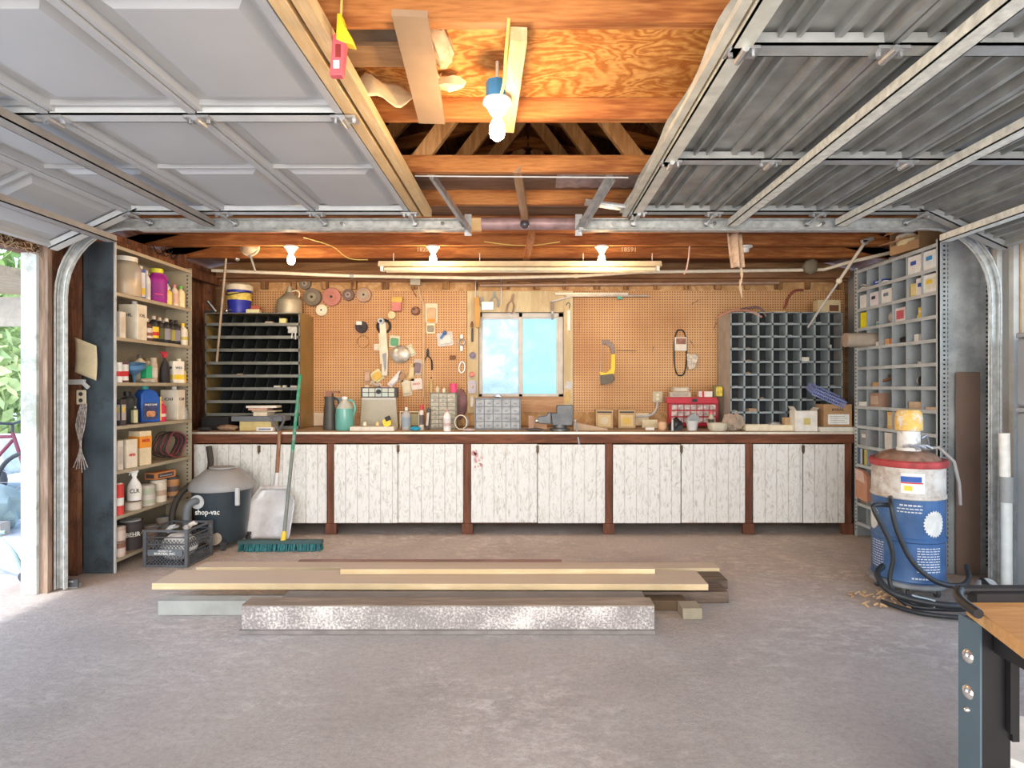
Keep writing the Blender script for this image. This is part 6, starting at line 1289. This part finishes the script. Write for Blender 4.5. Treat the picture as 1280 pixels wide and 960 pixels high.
blister('blade_pack', 'white card with orange tool print hung right of the vertical conduit', 539.5, 391.5, 15, 24, 0, (.74, .68, .50), (.62, .42, .24), 'packet', ORANGE)
blister('grey_grip_pack', 'cream sheath with olive grip under the orange tool card', 538.5, 410.5, 11, 13, 0, (.76, .70, .5), (.28, .27, .20), 'packet')
blister('blue_white_bag', 'clear bag with blue cap tubes hung left of the window', 556.5, 424, 20, 17, -8, (.60, .58, .58), (.70, .70, .64), 'bag', None); 
t = thing('blue_plug', 'blue plastic plug inside the clear hanging bag', 'plug', PG(554, 420, .03), (0, R(35), 0)); MB().box(-.012, .012, -.012, .0, -.035, .035).ico((0, -.006, .035), .022, 2).obj('plug_body', M((.06, .16, .42), .4), t)
t = thing('metal_buckle', 'round metal buckle fitting left of the window frame', 'fitting', PG(577, 428, .006)); MB().tube([(.030 * math.cos(a), 0, .032 * math.sin(a)) for a in [math.pi * 2 * j / 24 for j in range(24)]], .009, 8, closed=True).box(-.012, .012, -.006, .006, .04, .075).box(-.012, .012, -.006, .006, -.085, -.035).obj('buckle_body', STEEL, t)
blister('green_round_bag', 'small bag with green contents high on the pegboard', 493.5, 427, 13, 15, 5, (.62, .60, .44), (.10, .34, .18), 'bag')
t = thing('silver_bag', 'rounded clear bag of silver washers in the middle of the pegboard', 'bag', PG(501, 443, .004)); MB().ico((0, -.022, 0), 1, 3, (12.5 * S5, .028, 11 * S5), .05).obj('bag_body', M((.50, .46, .40), .3, .3, .35, 18), t)
blister('cream_slim_bag', 'slim cream packet leaning right of the silver washer bag', 514, 438, 8, 15, -28, (.60, .56, .42), (.68, .64, .48), 'packet')
blister('yellow_long_bag', 'long yellow tinted bag beside the vertical conduit', 515, 465, 8, 22, 5, (.60, .42, .18), (.68, .55, .30), 'bag')
blister('purple_tool_bag', 'bag with dark purple grips beside the vertical conduit', 522, 459, 11, 20, 8, (.52, .44, .36), (.22, .16, .18), 'bag')
blister('tan_open_packet', 'tan worn packet at the lower left of the pegboard packets', 459.5, 470, 8, 17, 2, (.46, .28, .16), (.58, .38, .26), 'packet')
blister('yellow_square_packet', 'yellow and white square packet tilted below the long hose', 471.5, 470, 14, 14, -35, (.70, .64, .36), (.70, .46, .08), 'packet')
blister('black_rim_packet', 'cream crescent packet under the yellow square packet', 470, 480, 14, 5, 18, (.66, .58, .46), (.5, .42, .34), 'packet')
blister('pink_strip_packet', 'narrow pink strip packet behind the tackle organizer', 479, 485, 16, 3.5, 2, (.66, .48, .48), None, 'packet')
blister('white_slanted_tube', 'white slanted tube with dark cap on the pegboard', 494.5, 474, 7, 23, 42, (.74, .72, .74), (.80, .78, .80), 'tube')
blister('tan_pouch', 'tan leather pouch behind the white slanted tube', 503, 470, 9, 14, 30, (.46, .30, .16), (.38, .22, .12), 'pouch')
blister('cream_glove_packet', 'cream packet hanging below the white slanted tube', 508.5, 485, 11, 20, -8, (.66, .62, .48), (.72, .68, .52), 'packet')
blister('red_circle_packet', 'white packet with two red circles right of the cream packet', 521, 480, 14, 14, -8, (.74, .68, .62), None, 'packet', None, word='OO')
blister('cream_small_tag', 'tiny cream tag left of the tackle organizer top', 459, 484, 5, 5, 0, (.7, .62, .5), None, 'tag')
# pliers / tools
def pliers(nm, l, px, py, h, col, open_=.35, hc=None, Y=5.903, rot=0):
    t = thing(nm, l, 'pliers', PG(px, py, .006, Y), (0, R(rot), 0)); H2 = h * S5 / 2
    for s in (-1, 1):
        MB().tube(smooth([(0, 0, H2 * .35), (s * H2 * open_, 0, -.1 * H2), (s * H2 * open_ * 1.15, 0, -H2)], 5), [.006 + .0025 * (i > 4) for i in range(11)], 8).obj('grip', mm(hc or col), t)
    MB().prism([(-.014, H2 * .25), (.014, H2 * .25), (.012, H2 * .7), (.004, H2), (-.004, H2), (-.012, H2 * .7)], -.008, .006).lathe([(.001, 0), (.008, 0), (.001, .004)], rot=RX90, c=(0, -.008, H2 * .4), n=12).obj('jaw', mm(col), t)
    return t
pliers('black_pliers', 'black handled pliers hung right of the vertical conduit', 535, 449, 27, BLACK, .33)
pliers('small_pliers', 'small grey pliers on the window board, left of the joined pair', 618, 374, 20, GREY, .4, None, 5.885)
pliers('end_nippers', 'small grey nippers on the window board, left end', 602, 378, 14, GREY, .5, None, 5.885)
pliers('long_pliers', 'larger brown pliers crossing the window top edge', 639, 380, 26, M((.30, .20, .14), .5, .3), .28, None, 5.885, 12)
pliers('thin_pliers', 'thin grey pliers in front of the window top left', 597.5, 381, 18, STEEL, .25, None, 5.89)
tag(MB().tube([PG(638, 396, .02, 5.885), PG(650, 384, .02, 5.885)], .003, 6).obj('thin_rod', STEEL), 'thin metal rod slanting beside the brown pliers', 'rod')
for (px, py, h, l, c1, c2) in ((690.5, 391, 28, 'dark flat chisel hanging over the right window pane', (.30, .22, .2), (.25, .25, .25)),):
    t = thing('chisel', l, 'chisel', PG(px, py, .008, 5.885)); MB().box(-.012, .012, -.006, .006, -.07, .11).obj('blade', mm(c2), t); MB().box(-.014, .014, -.010, .008, .03, .112).obj('handle', mm(c1), t, bevel=.003)
    MB().box(-.009, .009, -.012, -.010, -.01, .012).obj('bright_patch', LGREY, t)
t = thing('wall_hook', 'small dark curved hook at the top right window board', 'hook', PG(710, 382, .006, 5.895)); MB().tube(smooth([(-.02, 0, .0), (0, 0, .03), (.02, 0, .01), (.01, 0, -.03)], 4), .004, 6).obj('hook_body', DK, t)
t = thing('white_strip', 'white plastic strip hanging right of the window', 'strip', PG(711, 398, .004, 5.895)); MB().box(-.014, .014, -.006, 0, -.12, .08).obj('strip_body', WHITE, t)
t = thing('white_tag', 'white tilted tag at the lower right window board', 'tag', PG(711, 482, .004, 5.895), (0, R(20), 0)); MB().box(-.035, .03, -.006, 0, -.035, .04).obj('tag_body', LGREY, t); 
t = thing('yellow_brush', 'yellow wooden brush hanging below the white tag', 'brush', PG(709, 497, .004, 5.895)); MB().box(-.02, .02, -.015, 0, -.05, .06).obj('brush_body', M((.66, .46, .16), .6), t)
t = thing('hand_saw', 'wooden handled frame saw hanging at the window top left corner', 'saw', PG(597, 385, .012, 5.885))
MB().prism([(-.032, .085), (-.01, .12), (.02, .10), (.03, -.10), (.022, -.20), (-.018, -.20)], -.018, .0).obj('handle', M((.60, .32, .08), .55, 0, .15, 6), t, bevel=.004)
MB().tube([(-.02, 0, .09), (-.015, 0, .33), (.24, 0, .31), (.235, 0, .03)], .005, 6).box(.045, .16, -.003, .003, -.02, .06).obj('saw_frame', STEEL, t)
for i, (px, py, l, cl_, w_, h_) in enumerate(((590, 407, 'tiny brown clip at the top of the left window board', BROWN, .03, .04), (590.5, 420, 'dark key like tool on the left window board', DK, .022, .12), (591, 487, 'small brown tag low on the left window board', TAN, .035, .04), (590, 503, 'white and black strip at the foot of the left window board', WHITE, .03, .09))):
    t = thing('small_tool', l, 'tool', PG(px, py, .004, 5.895)); MB().box(-w_ / 2, w_ / 2, -.008, 0, -h_ / 2, h_ / 2).cyl((0, -.004, h_ / 2 - .005), (0, -.004, h_ / 2 + .02), .010, n=8).obj('tool_body', mm(cl_), t, bevel=.002)
for i, (px, py, l, c1, r_) in enumerate(((591, 444, 'round dark lens like disc on the left window board', (.22, .18, .26), .032), (590, 468, 'coral pink round knob on the left window board', (.65, .22, .18), .028))):
    t = thing('round_disc', l, 'disc', PG(px, py, .004, 5.895)); MB().lathe([(.001, 0), (r_, 0), (r_, .012), (r_ * .6, .02), (.001, .02)], rot=RX90, n=24).obj('disc_body', mm(c1), t); MB().tube([(r_ * 1.1 * math.cos(a), -.004, -r_ * .3 + r_ * 1.1 * math.sin(a)) for a in [math.pi * 2 * j / 20 for j in range(20)]], .004, 6, closed=True).obj('rim', LGREY, t)
t = thing('clear_sleeve', 'grey clear sleeve hanging below the coral knob', 'packet', PG(590, 483, .004, 5.895)); MB().rprism(-.04, .04, -.07, .06, .02, -.01, 0).obj('sleeve_body', GLASSY('sleeve', (.42, .36, .42), .8, .2), t)
t = thing('wire_twist', 'silver twisted spoon shaped tool left of the window frame', 'tool', PG(577, 460, .006)); MB().tube(smooth([(-.0, 0, .07), (.03, 0, .04), (.03, 0, -.02), (-.0, 0, -.05), (-.025, 0, -.02), (-.02, 0, .03), (-.0, 0, .065)], 4), .006, 6).obj('loop', STEEL, t)
tag(MB().ico((0, -.03, 0), 1, 2, (.07, .035, .16), .12).obj('maroon_bag', M((.26, .14, .15), .6, 0, .3, 15), None, PG(576, 505)), 'maroon grey stained bag hanging low left of the window frame', 'bag')
tag(MB().box(-.03, .03, -.0, .012, -.02, .02).obj('wood_peg', BROWN, None, PG(566, 447, .012)), 'little brown peg hung right of the black pliers', 'peg')
t = thing('junction_box', 'cream junction box above the pegboard with conduit coming down', 'junction box', (PX(519.5, 5.86), 5.86, PZ(351, 5.86)))
MB().box(-.05, .05, -.03, .04, -.045, .045).obj('box_body', M((.55, .52, .40), .5), t, bevel=.003)
for x in (-.03, .03): MB().cyl((x, 0, .045), (x, 0, .11), .010, n=8).obj('short_conduit', LGREY, t)
t = thing('vertical_conduit', 'thin tan vertical conduit running down the left pegboard', 'pipe', (0, 0, 0)); MB().tube(smooth([PG(524, 360, .02), PG(526, 372, .014), PG(530, 385, .012), PG(530, 440, .012), PG(529.5, 497, .012)], 4), .010, 8).obj('conduit_run', M((.62, .44, .26), .5), t)
tag(MB().tube([PG(514, 359, .006), PG(521, 372, .006)], .004, 6).obj('short_wire', BROWN), 'short brown wire poking out under the junction box', 'wire')
# level & pipes above window
t = thing('spirit_level', 'long thin metal level with green tag resting above the window', 'level', PG(752, 368, .02, 5.885)); MB().box(-.47, .26, -.018, .0, -.010, .012).obj('level_bar', M((.60, .56, .46), .4, .3), t); MB().box(.15, .20, -.024, -.018, -.055, -.015).obj('green_tag', M((.08, .42, .32), .5), t)
MB().box(-.36, .47, -.040, -.022, -.03, -.016).obj('lower_bar', M((.40, .36, .32), .4, .4), t)
t = thing('thin_level', 'short grey slanted bar at the top right corner of the window', 'bar', PG(704, 373, .05, 5.885)); MB().beam((-.12, 0, -.04), (.09, 0, .015), .012, .012).obj('bar_body', LGREY, t)
# hacksaw
t = thing('hacksaw', 'yellow and grey hacksaw hanging on the right pegboard', 'hacksaw', PG(760, 453, .012))
def q2(px, py): return (PX(px, 5.9) - PX(760, 5.9), PZ(py, 5.9) - PZ(453, 5.9))
MB().prism([q2(752, 425), q2(760, 425), q2(766, 430), q2(769, 440), q2(764, 443), q2(762, 434), q2(756, 430), q2(752, 431)], -.012, .012).obj('front_frame', M((.26, .20, .18), .5), t, bevel=.003)
MB().prism([q2(764, 443), q2(768.5, 443), q2(768.5, 462), q2(767, 470), q2(750, 469), q2(749, 465), q2(758, 466), q2(763, 461)], -.012, .012).obj('yellow_frame', YEL, t, bevel=.003)
MB().prism([q2(750, 469), q2(766, 467), q2(768, 474), q2(764, 479), q2(751, 481)], -.016, .014).obj('grip', M((.15, .13, .10), .6), t, bevel=.004)
MB().beam((q2(752, 428)[0], 0, q2(752, 428)[1]), (q2(749.5, 480)[0], 0, q2(749.5, 480)[1]), .003, .010).obj('blade', LGREY, t)
# belt
t = thing('drive_belt', 'black drive belt in a white sleeve hung on the right pegboard', 'belt', PG(850, 441, .012))
def belt(a): 
    x = math.cos(a); z = math.sin(a); w = .062 * (1 - .12 * (1 - abs(z))); return (w * x, 0, .225 * (abs(z) ** .8) * (1 if z > 0 else -1) + .0)
MB().tube([((.055 + .008 * math.cos(2 * a)) * (1 if math.cos(a) > 0 else -1) * abs(math.cos(a)) ** .45, 0, (.17 * (1 if math.sin(a) > 0 else -1) * abs(math.sin(a)) ** .6) + .06 * math.sin(a)) for a in [math.pi * 2 * (j + .5) / 48 for j in range(48)]], .007, 8, closed=True).obj('belt_loop', BLACK, t)
MB().box(-.058, .062, -.012, .010, .02, .155).obj('paper_sleeve', M((.76, .72, .64), .6), t); MB().box(-.045, .055, -.0135, -.012, .085, .145).obj('sleeve_print', M((.30, .14, .10), .5, 0, .5, 40), t)
t = thing('bolt_bag', 'clear bag of white fittings hanging behind the drive belt', 'bag', PG(864, 453, .004)); MB().prism([(-.05, .085), (.055, .085), (.06, .03), (.03, -.06), (-.03, -.08), (-.045, -.04)], -.03, 0).obj('bag_body', M((.58, .50, .40), .3, .1, .45, 35), t, bevel=.006)
for (px, py) in ((724, 410), (802, 432)): 
    pass
for i, (px, py, a, l) in enumerate(((724, 407, 0, 'short vertical peg hook right of the window'), (783, 438.5, 90, 'long horizontal peg rod right of the hacksaw'), (816, 437, 10, 'small peg hook in the middle of the right pegboard'), (868, 378, 60, 'bent peg hook near the top of the right pegboard'), (893, 408, 20, 'peg hook beside the pigeonhole cabinet'), (865, 430, -30, 'curved peg hook above the bag of fittings'))):
    t = thing('peg_hook', l, 'hook', PG(px, py, .006), (0, R(a), 0)); MB().cyl((0, 0, -.035 if a != 90 else -.10), (0, 0, .035 if a != 90 else .10), .003, n=6).cyl((0, 0, .03), (0, -.03, .03), .003, n=6).obj('hook_body', M((.28, .17, .10), .5, .3), t)
# ================================================================== LIGHTS AND OVERHEAD THINGS
BULB = EMIT('lit_bulb', (1, .82, .56), 60)
def bulb(l, x, y, z, box=False, s=1.0):
    t = thing('bare_bulb', l, 'light bulb', (x, y, z))
    MB().lathe([(.01, 0), (.055, 0), (.055, -.012), (.045, -.02), (.028, -.05), (.022, -.055), (.01, -.055)], n=28).obj('lamp_holder', M((.80, .76, .66), .35), t)
    MB().lathe([(.002, -.05), (.014, -.05), (.016, -.07), (.028, -.095), (.031, -.118), (.026, -.14), (.012, -.152), (.002, -.154)], n=24).obj('bulb_glass', BULB, t)
    li = bpy.data.lights.new('bulb_light', 'POINT'); li.energy = 13 * s; li.color = (1, .66, .34); li.shadow_soft_size = .05
    lo = bpy.data.objects.new('bulb_light', li); COL.objects.link(lo); lo.parent = t; lo.location = (0, -.0, -.215)
    return t
t = bulb('bare lit bulb under the blue box, closest to the camera', PX(621.5, 2.25), 2.25, PZ(126, 2.25), s=1.1)
MB().lathe([(.01, .0), (.042, .0), (.044, .01), (.044, .07), (.01, .07)], n=8).obj('blue_box', M((.05, .22, .42), .4), t)
MB().cyl((0, 0, .07), (0, 0, 2.574 - t.location.z - .002), .006, n=8).obj('hanger', CREAM, t)
for (px, l) in ((364, 'lit bare bulb on the rear joist, leftmost of the three in a row'), (541.5, 'lit bare bulb on the rear joist above the left end of the tube light'), (752, 'lit bare bulb on the rear joist above the right end of the tube light')):
    bulb(l, PX(px, 4.82), 4.82, 2.478, s=.9)
t = thing('empty_lamp_holder', 'white porcelain lamp holder with no bulb on the rear joist at right', 'lamp holder', (PX(932, 4.82), 4.82, 2.478)); MB().lathe([(.01, 0), (.055, 0), (.055, -.012), (.03, -.02), (.024, -.05), (.01, -.05)], n=24).obj('holder_body', WHITE, t)
t = thing('tube_light_fixture', 'long cream fluorescent tube fixture hung under the rear joists', 'light fixture', (PX(650, 5.08), 5.08, 2.40))
FX = M((.64, .55, .37), .4)
MB().prism([(-.05, 0), (.05, 0), (.065, -.045), (-.065, -.045)], -1.22, 1.22, 'YZ').obj('fixture_tray', FX, t)
for s in (-1, 1): MB().box(s * 1.19 - .012, s * 1.19 + .012, -.055, .0, -.085, -.045).obj('tube_socket', WHITE, t)
tube_m = M((.66, .58, .42), .3)
for y in (-.035, .03): MB().cyl((-1.17, y, -.067), (1.17, y, -.067), .017, n=14).obj('fluorescent_tube', tube_m, t)
for x in (-1.1, -.35, .55, 1.15): MB().cyl((x, 0, 0), (x, 0, .078), .004, n=6).obj('hanger', LGREY, t)
# yellow extension cord at top & across
YC = M((.72, .58, .16), .5)
tag(MB().tube(smooth([(PX(636, 1.84), 1.84, 2.48), (PX(634, 1.9), 1.90, 2.45), (PX(632, 2.0), 2.02, 2.47), (PX(630, 2.15), 2.15, 2.44), (PX(623, 2.22), 2.24, 2.41)], 5), .006, 6).obj('extension_lead', YC), 'yellow cord running to the bulb under the blue box', 'cord')
tag(MB().tube(smooth([(PX(380, 4.78), 4.77, PZ(297, 4.78)), (PX(415, 4.78), 4.77, PZ(308, 4.78)), (PX(436, 4.78), 4.77, PZ(323, 4.78)), (PX(460, 4.78), 4.77, PZ(325, 4.78))], 5), .004, 6).obj('yellow_wire', YC), 'thin yellow wire dangling under the rear joist right of the first bulb', 'wire')
tag(MB().tube(smooth([(PX(605, 4.70), 4.72, 2.49), (PX(640, 4.7), 4.72, 2.462), (PX(668, 4.7), 4.72, 2.462), (PX(700, 4.7), 4.72, 2.49)], 5), .004, 6).obj('yellow_wire', YC), 'yellow wire sagging beneath the joist in the middle of the room', 'wire')
tag(MB().tube(smooth([(PX(862, 4.5), 4.5, 2.40), (PX(861, 4.5), 4.5, 2.32), (PX(858, 4.5), 4.5, 2.22), (PX(855, 4.5), 4.5, 2.185)], 5), .006, 6).obj('dangling_lead', M((.70, .44, .34), .5)), 'pinkish cord end dangling right of the tube light', 'cord')
tag(MB().sheet(6, 10, lambda u, v: (PX(908, 4.3) + (u - .5) * .10 * (1 - .2 * v) + .02 * v, 4.12 + .03 * math.sin(u * 9 + v), 2.40 - .24 * v)).obj('hanging_cloth', M((.60, .42, .28), .8, 0, .3, 18), solid=.012), 'twist of tan cloth hanging from the right track', 'cloth')
tag(MB().tube(smooth([(PX(917, 4.3), 4.15, 2.165), (PX(918, 4.3), 4.15, 2.10), (PX(916, 4.3), 4.15, 2.04), (PX(919, 4.3), 4.16, 1.95)], 4), [.008, .01, .006, .012, .008, .006, .012, .01, .006, .012, .008, .006, .003], 6).obj('cloth_tail', M((.60, .44, .28), .8)), 'thin torn tail of tan cloth below the hanging twist', 'cloth')
tag(MB().ico((PX(656, 4.05), 3.94, 2.415), .032, 2, (1, .8, 1)).obj('black_sensor_ball', M((.06, .05, .06), .2)), 'small shiny black and white ball hanging under the purplish pipe', 'ball')
t = thing('metal_plate', 'grey louvred metal plate beside the right track bracket', 'plate', (PX(765, 3.55), 3.62, 2.435), (0, R(8), 0)); MB().box(-.16, .14, -.05, .05, 0, .01).box(-.10, .12, -.03, -.026, -.006, 0).obj('plate_body', STEEL, t)
for (px, l) in ((530, 'pale stamped numbers on the rear joist left of the second bulb'), (786, 'pale stamped numbers on the rear joist right of the third bulb')):
    t = thing('stamped_numbers', l, 'numbers', (PX(px, 5.255), 5.257, PZ(312, 5.255))); text('18202' if px < 600 else '18591', .055, M((.75, .55, .35), .7), t, (0, 0, 0), width=.125)
t = thing('red_pencil', 'little red handled tool hung beside the white door front edge', 'tool', (PX(487, 3.15), 3.14, PZ(207, 3.15)), (0, R(-28), 0)); MB().box(-.012, .012, -.01, .01, -.045, .04).obj('handle', RED, t, bevel=.003); MB().cyl((0, 0, .04), (0, 0, .09), .003, n=6).obj('wire_loop', YC, t)
t = thing('emergency_pull', 'red plastic pull handle with yellow clip on a cord under the top joist', 'handle', (PX(421, 1.8), 1.82, PZ(66, 1.8)))
zt = PZ(0, 1.8) - t.location.z
MB().prism([(-.026, -.065), (.014, -.065), (.028, .055), (.0, .07), (-.016, .06)], -.014, .014).obj('red_handle', M((.60, .10, .12), .4), t, bevel=.004)
MB().box(-.012, .006, -.0155, -.014, -.045, -.02).obj('white_mark', WHITE, t); MB().box(-.006, .010, -.0155, -.014, -.01, .03).obj('dark_slot', M((.22, .02, .02), .6), t)
MB().prism([(-.004, .045), (.020, .035), (.052, .028), (.046, .048), (.024, .085), (.012, .125), (-.002, .125)], -.018, .018).obj('yellow_clip', M((.85, .66, .03), .4), t, bevel=.004)
MB().cyl((.006, 0, .12), (.010, 0, zt + .05), .004, n=8).obj('cord', YC, t)
# boards and clutter on the joists at the upper left
tag(MB().beam((PX(512, 1.80), 1.80, 2.47), (PX(540, 2.50), 2.50, 2.455), .11, .022).obj('leaning_plank', M((.30, .20, .12), .7, 0, .15, 6)), 'short brown grey plank slung crosswise under the first two joists', 'board')
tag(MB().rprism(-1.2, PX(492, 2.0), 1.92, 2.03, .02, 2.556, 2.572, plane='XY').obj('stored_sheet', M((.13, .10, .075), .5, 0, .3, 9)) if False else MB().box(-1.25, -.455, 1.905, 2.09, 2.552, 2.568).obj('stored_sheet', M((.13, .10, .075), .5, 0, .3, 9), bevel=.006), 'dark brown rounded sheet stored on the joists at upper left', 'panel')
tag(MB().box(-1.25, -.44, 2.10, 2.24, 2.545, 2.572).obj('stored_board', WOOD('tan_board', (.60, .38, .22), (.42, .25, .13), 'X', 1)), 'tan board stored on the joists behind the dark panel', 'board')
tag(MB().box(-.435, -.36, 1.91, 2.42, 2.545, 2.572).obj('stored_board', WOOD('tan_board2', (.60, .42, .28), (.45, .3, .18), 'Y', 1)), 'short tan board stored lengthways beside the slung plank', 'board')
cl = MB().sheet(28, 8, lambda u, v: (-.86 + .52 * u, 2.27 + .06 * math.sin(u * 11) + .09 * v, 2.50 - .07 * math.sin(u * 3.1) * (1 - v) - .012 * math.sin(u * 31 + v * 4) + .05 * v))
tag(cl.obj('torn_paper', M((.70, .52, .30), .8, 0, .2, 14), solid=.002), 'torn crumpled cream paper sagging below the boards at upper left', 'paper')
tag(MB().ico((PX(548, 2.05), 2.08, 2.53), 1, 3, (.045, .12, .035), .15).obj('paper_bundle', M((.50, .36, .24), .85, 0, .3, 20)), 'brown crumpled paper bundle beside the slung plank', 'paper')
tag(MB().ico((PX(560, 2.3), 2.33, 2.53), 1, 2, (.06, .03, .03), .3).obj('paper_scrap', M((.72, .58, .36), .85)), 'cream paper scrap right of the slung plank', 'paper')
# ================================================================== OUTDOORS through the left opening
LEAF = M((.30, .42, .14), .7, 0, .45, 5); LEAF2 = M((.46, .55, .24), .7, 0, .4, 5)
def shrub(nm, l, c, rad, n, mat, cat='shrub', size=.16):
    t = thing(nm, l, cat, (c[0], c[1], 0)); m = MB()
    for i in range(n):
        d = Vector((rnd.gauss(0, 1), rnd.gauss(0, 1), rnd.gauss(0, 1))).normalized() * (rnd.random() ** .35)
        p = Vector((d.x * rad[0], d.y * rad[1], c[2] + d.z * rad[2]))
        if p.z < .02: continue
        a = Vector((rnd.gauss(0, 1), rnd.gauss(0, 1), rnd.gauss(0, 1))).normalized() * size; b = Vector((rnd.gauss(0, 1), rnd.gauss(0, 1), rnd.gauss(0, 1))).normalized() * size * .5
        m.add([p - a, p - b, p + a, p + b], [(0, 1, 2, 3)])
    m.obj('foliage', mat, t, smooth=False); MB().cyl((0, 0, -.02), (0, 0, c[2]), .10, .05, 8).obj('trunk', BROWN, t); return t
shrub('leafy_hedge', 'bright green leafy hedge beyond the left opening, nearest the frame', (-9.6, 9.8, 1.5), (2.0, 1.2, 1.8), 2600, LEAF2)
shrub('leafy_tree', 'large pale green tree behind the hedge outside', (-14, 14.5, 3.2), (3.6, 2.5, 3.6), 2600, LEAF, 'tree', .26)
shrub('leafy_tree', 'darker green tree at the far left outside', (-17, 12, 3.0), (3.2, 2.5, 3.0), 1600, LEAF, 'tree', .26)
t = thing('porch_awning', 'tan roofed porch with white boards just outside the left opening', 'awning', (-5.6, 5.6, 0))
MB().prism([(-1.5, 2.46), (1.0, 2.30), (1.0, 2.38), (-1.5, 2.56)], -.9, 1.2).obj('awning_roof', M((.50, .36, .22), .8, 0, .2), t)
MB().box(-1.5, 1.0, -.95, -.90, 2.16, 2.42).obj('white_fascia', M((.72, .74, .74), .6), t); MB().box(-1.5, 1.0, 1.2, 1.24, 2.02, 2.36).obj('white_fascia', M((.66, .60, .52), .6), t)
for x in (-1.45, -1.0): MB().box(x, x + .09, 1.1, 1.19, -.02, 2.4).obj('awning_post', WHITE, t)
t = thing('white_cart', 'pale low cart or mower standing outside beyond the hedge path', 'cart', (-7.0, 7.6, -.02))
MB().rprism(-.5, .5, .22, .7, .1, -.35, .35).obj('cart_body', M((.66, .72, .70), .4), t, bevel=.02); 
for (x, y) in ((-.35, -.37), (.35, -.37), (-.35, .33), (.35, .33)): MB().tube([(x + .16 * math.cos(a), y, .18 + .16 * math.sin(a)) for a in [math.pi * 2 * j / 20 for j in range(20)]], .04, 8, closed=True).obj('wheel', DK, t)
t = thing('bicycle', 'dark framed bicycle parked outside, its wheel showing at the left edge', 'bicycle', (-5.72, 6.05, -.02), R(4))
for x in (-.52, .52):
    w_ = MB().tube([(x + .31 * math.cos(a), 0, .34 + .31 * math.sin(a)) for a in [math.pi * 2 * j / 36 for j in range(36)]], .022, 8, closed=True).obj('wheel', DK, t)
    sp_ = MB()
    for k in range(14): a = math.pi * 2 * k / 14; sp_.cyl((x, 0, .34), (x + .3 * math.cos(a), 0, .34 + .3 * math.sin(a)), .003, n=4)
    sp_.obj('spokes', LGREY, w_)
BF = M((.25, .05, .08), .4)
fr_ = MB()
for (a, b_) in (((-.52, .34), (-.15, .80)), ((-.52, .34), (-.05, .30)), ((-.05, .30), (-.18, .85)), ((-.05, .30), (.36, .78)), ((-.15, .80), (.36, .82)), ((.36, .86), (.52, .34))): fr_.cyl((a[0], 0, a[1]), (b_[0], 0, b_[1]), .018, n=8)
fr_.obj('frame', BF, t)
MB().tube([(.30, -.26, .98), (.36, 0, .95), (.30, .26, .98)], .014, 8).cyl((.36, 0, .84), (.36, 0, .95), .014, n=8).obj('handlebar', DK, t)
MB().rprism(-.30, -.06, .86, .91, .02, -.06, .06).obj('saddle', BLACK, t, bevel=.01); MB().cyl((-.05, -.06, .30), (-.05, .06, .30), .06, n=14).obj('crank', STEEL, t)
t = thing('garden_rock', 'grey blue weathered boulder outside beside the bicycle', 'rock', (-5.05, 5.45, -.02)); MB().ico((0, 0, .2), 1, 3, (.30, .22, .24), .12).obj('rock_body', M((.30, .42, .44), .8, 0, .2, 6), t)
tag(MB().box(-7.5, -4.7, 5.2, 5.3, -.02, .10).obj('timber_edging', M((.42, .40, .36), .8)), 'grey timber edging along the ground outside', 'edging')
t = thing('folding_walker', 'light blue wheeled frame with a caster foot just outside the opening', 'walker', (-3.72, 4.0, -.02))
MB().tube(smooth([(-.5, .3, .42), (-.1, .1, .35), (.18, 0, .22), (.26, 0, .07)], 5), .014, 8).tube([(-.5, .2, .25), (.1, .05, .33)], .012, 8).obj('tube_frame', M((.35, .55, .62), .35, .3), t)
MB().lathe([(.005, -.012), (.035, -.012), (.035, .012), (.005, .012)], rot=RX90, c=(.27, 0, .037), n=20).obj('caster', DK, t)
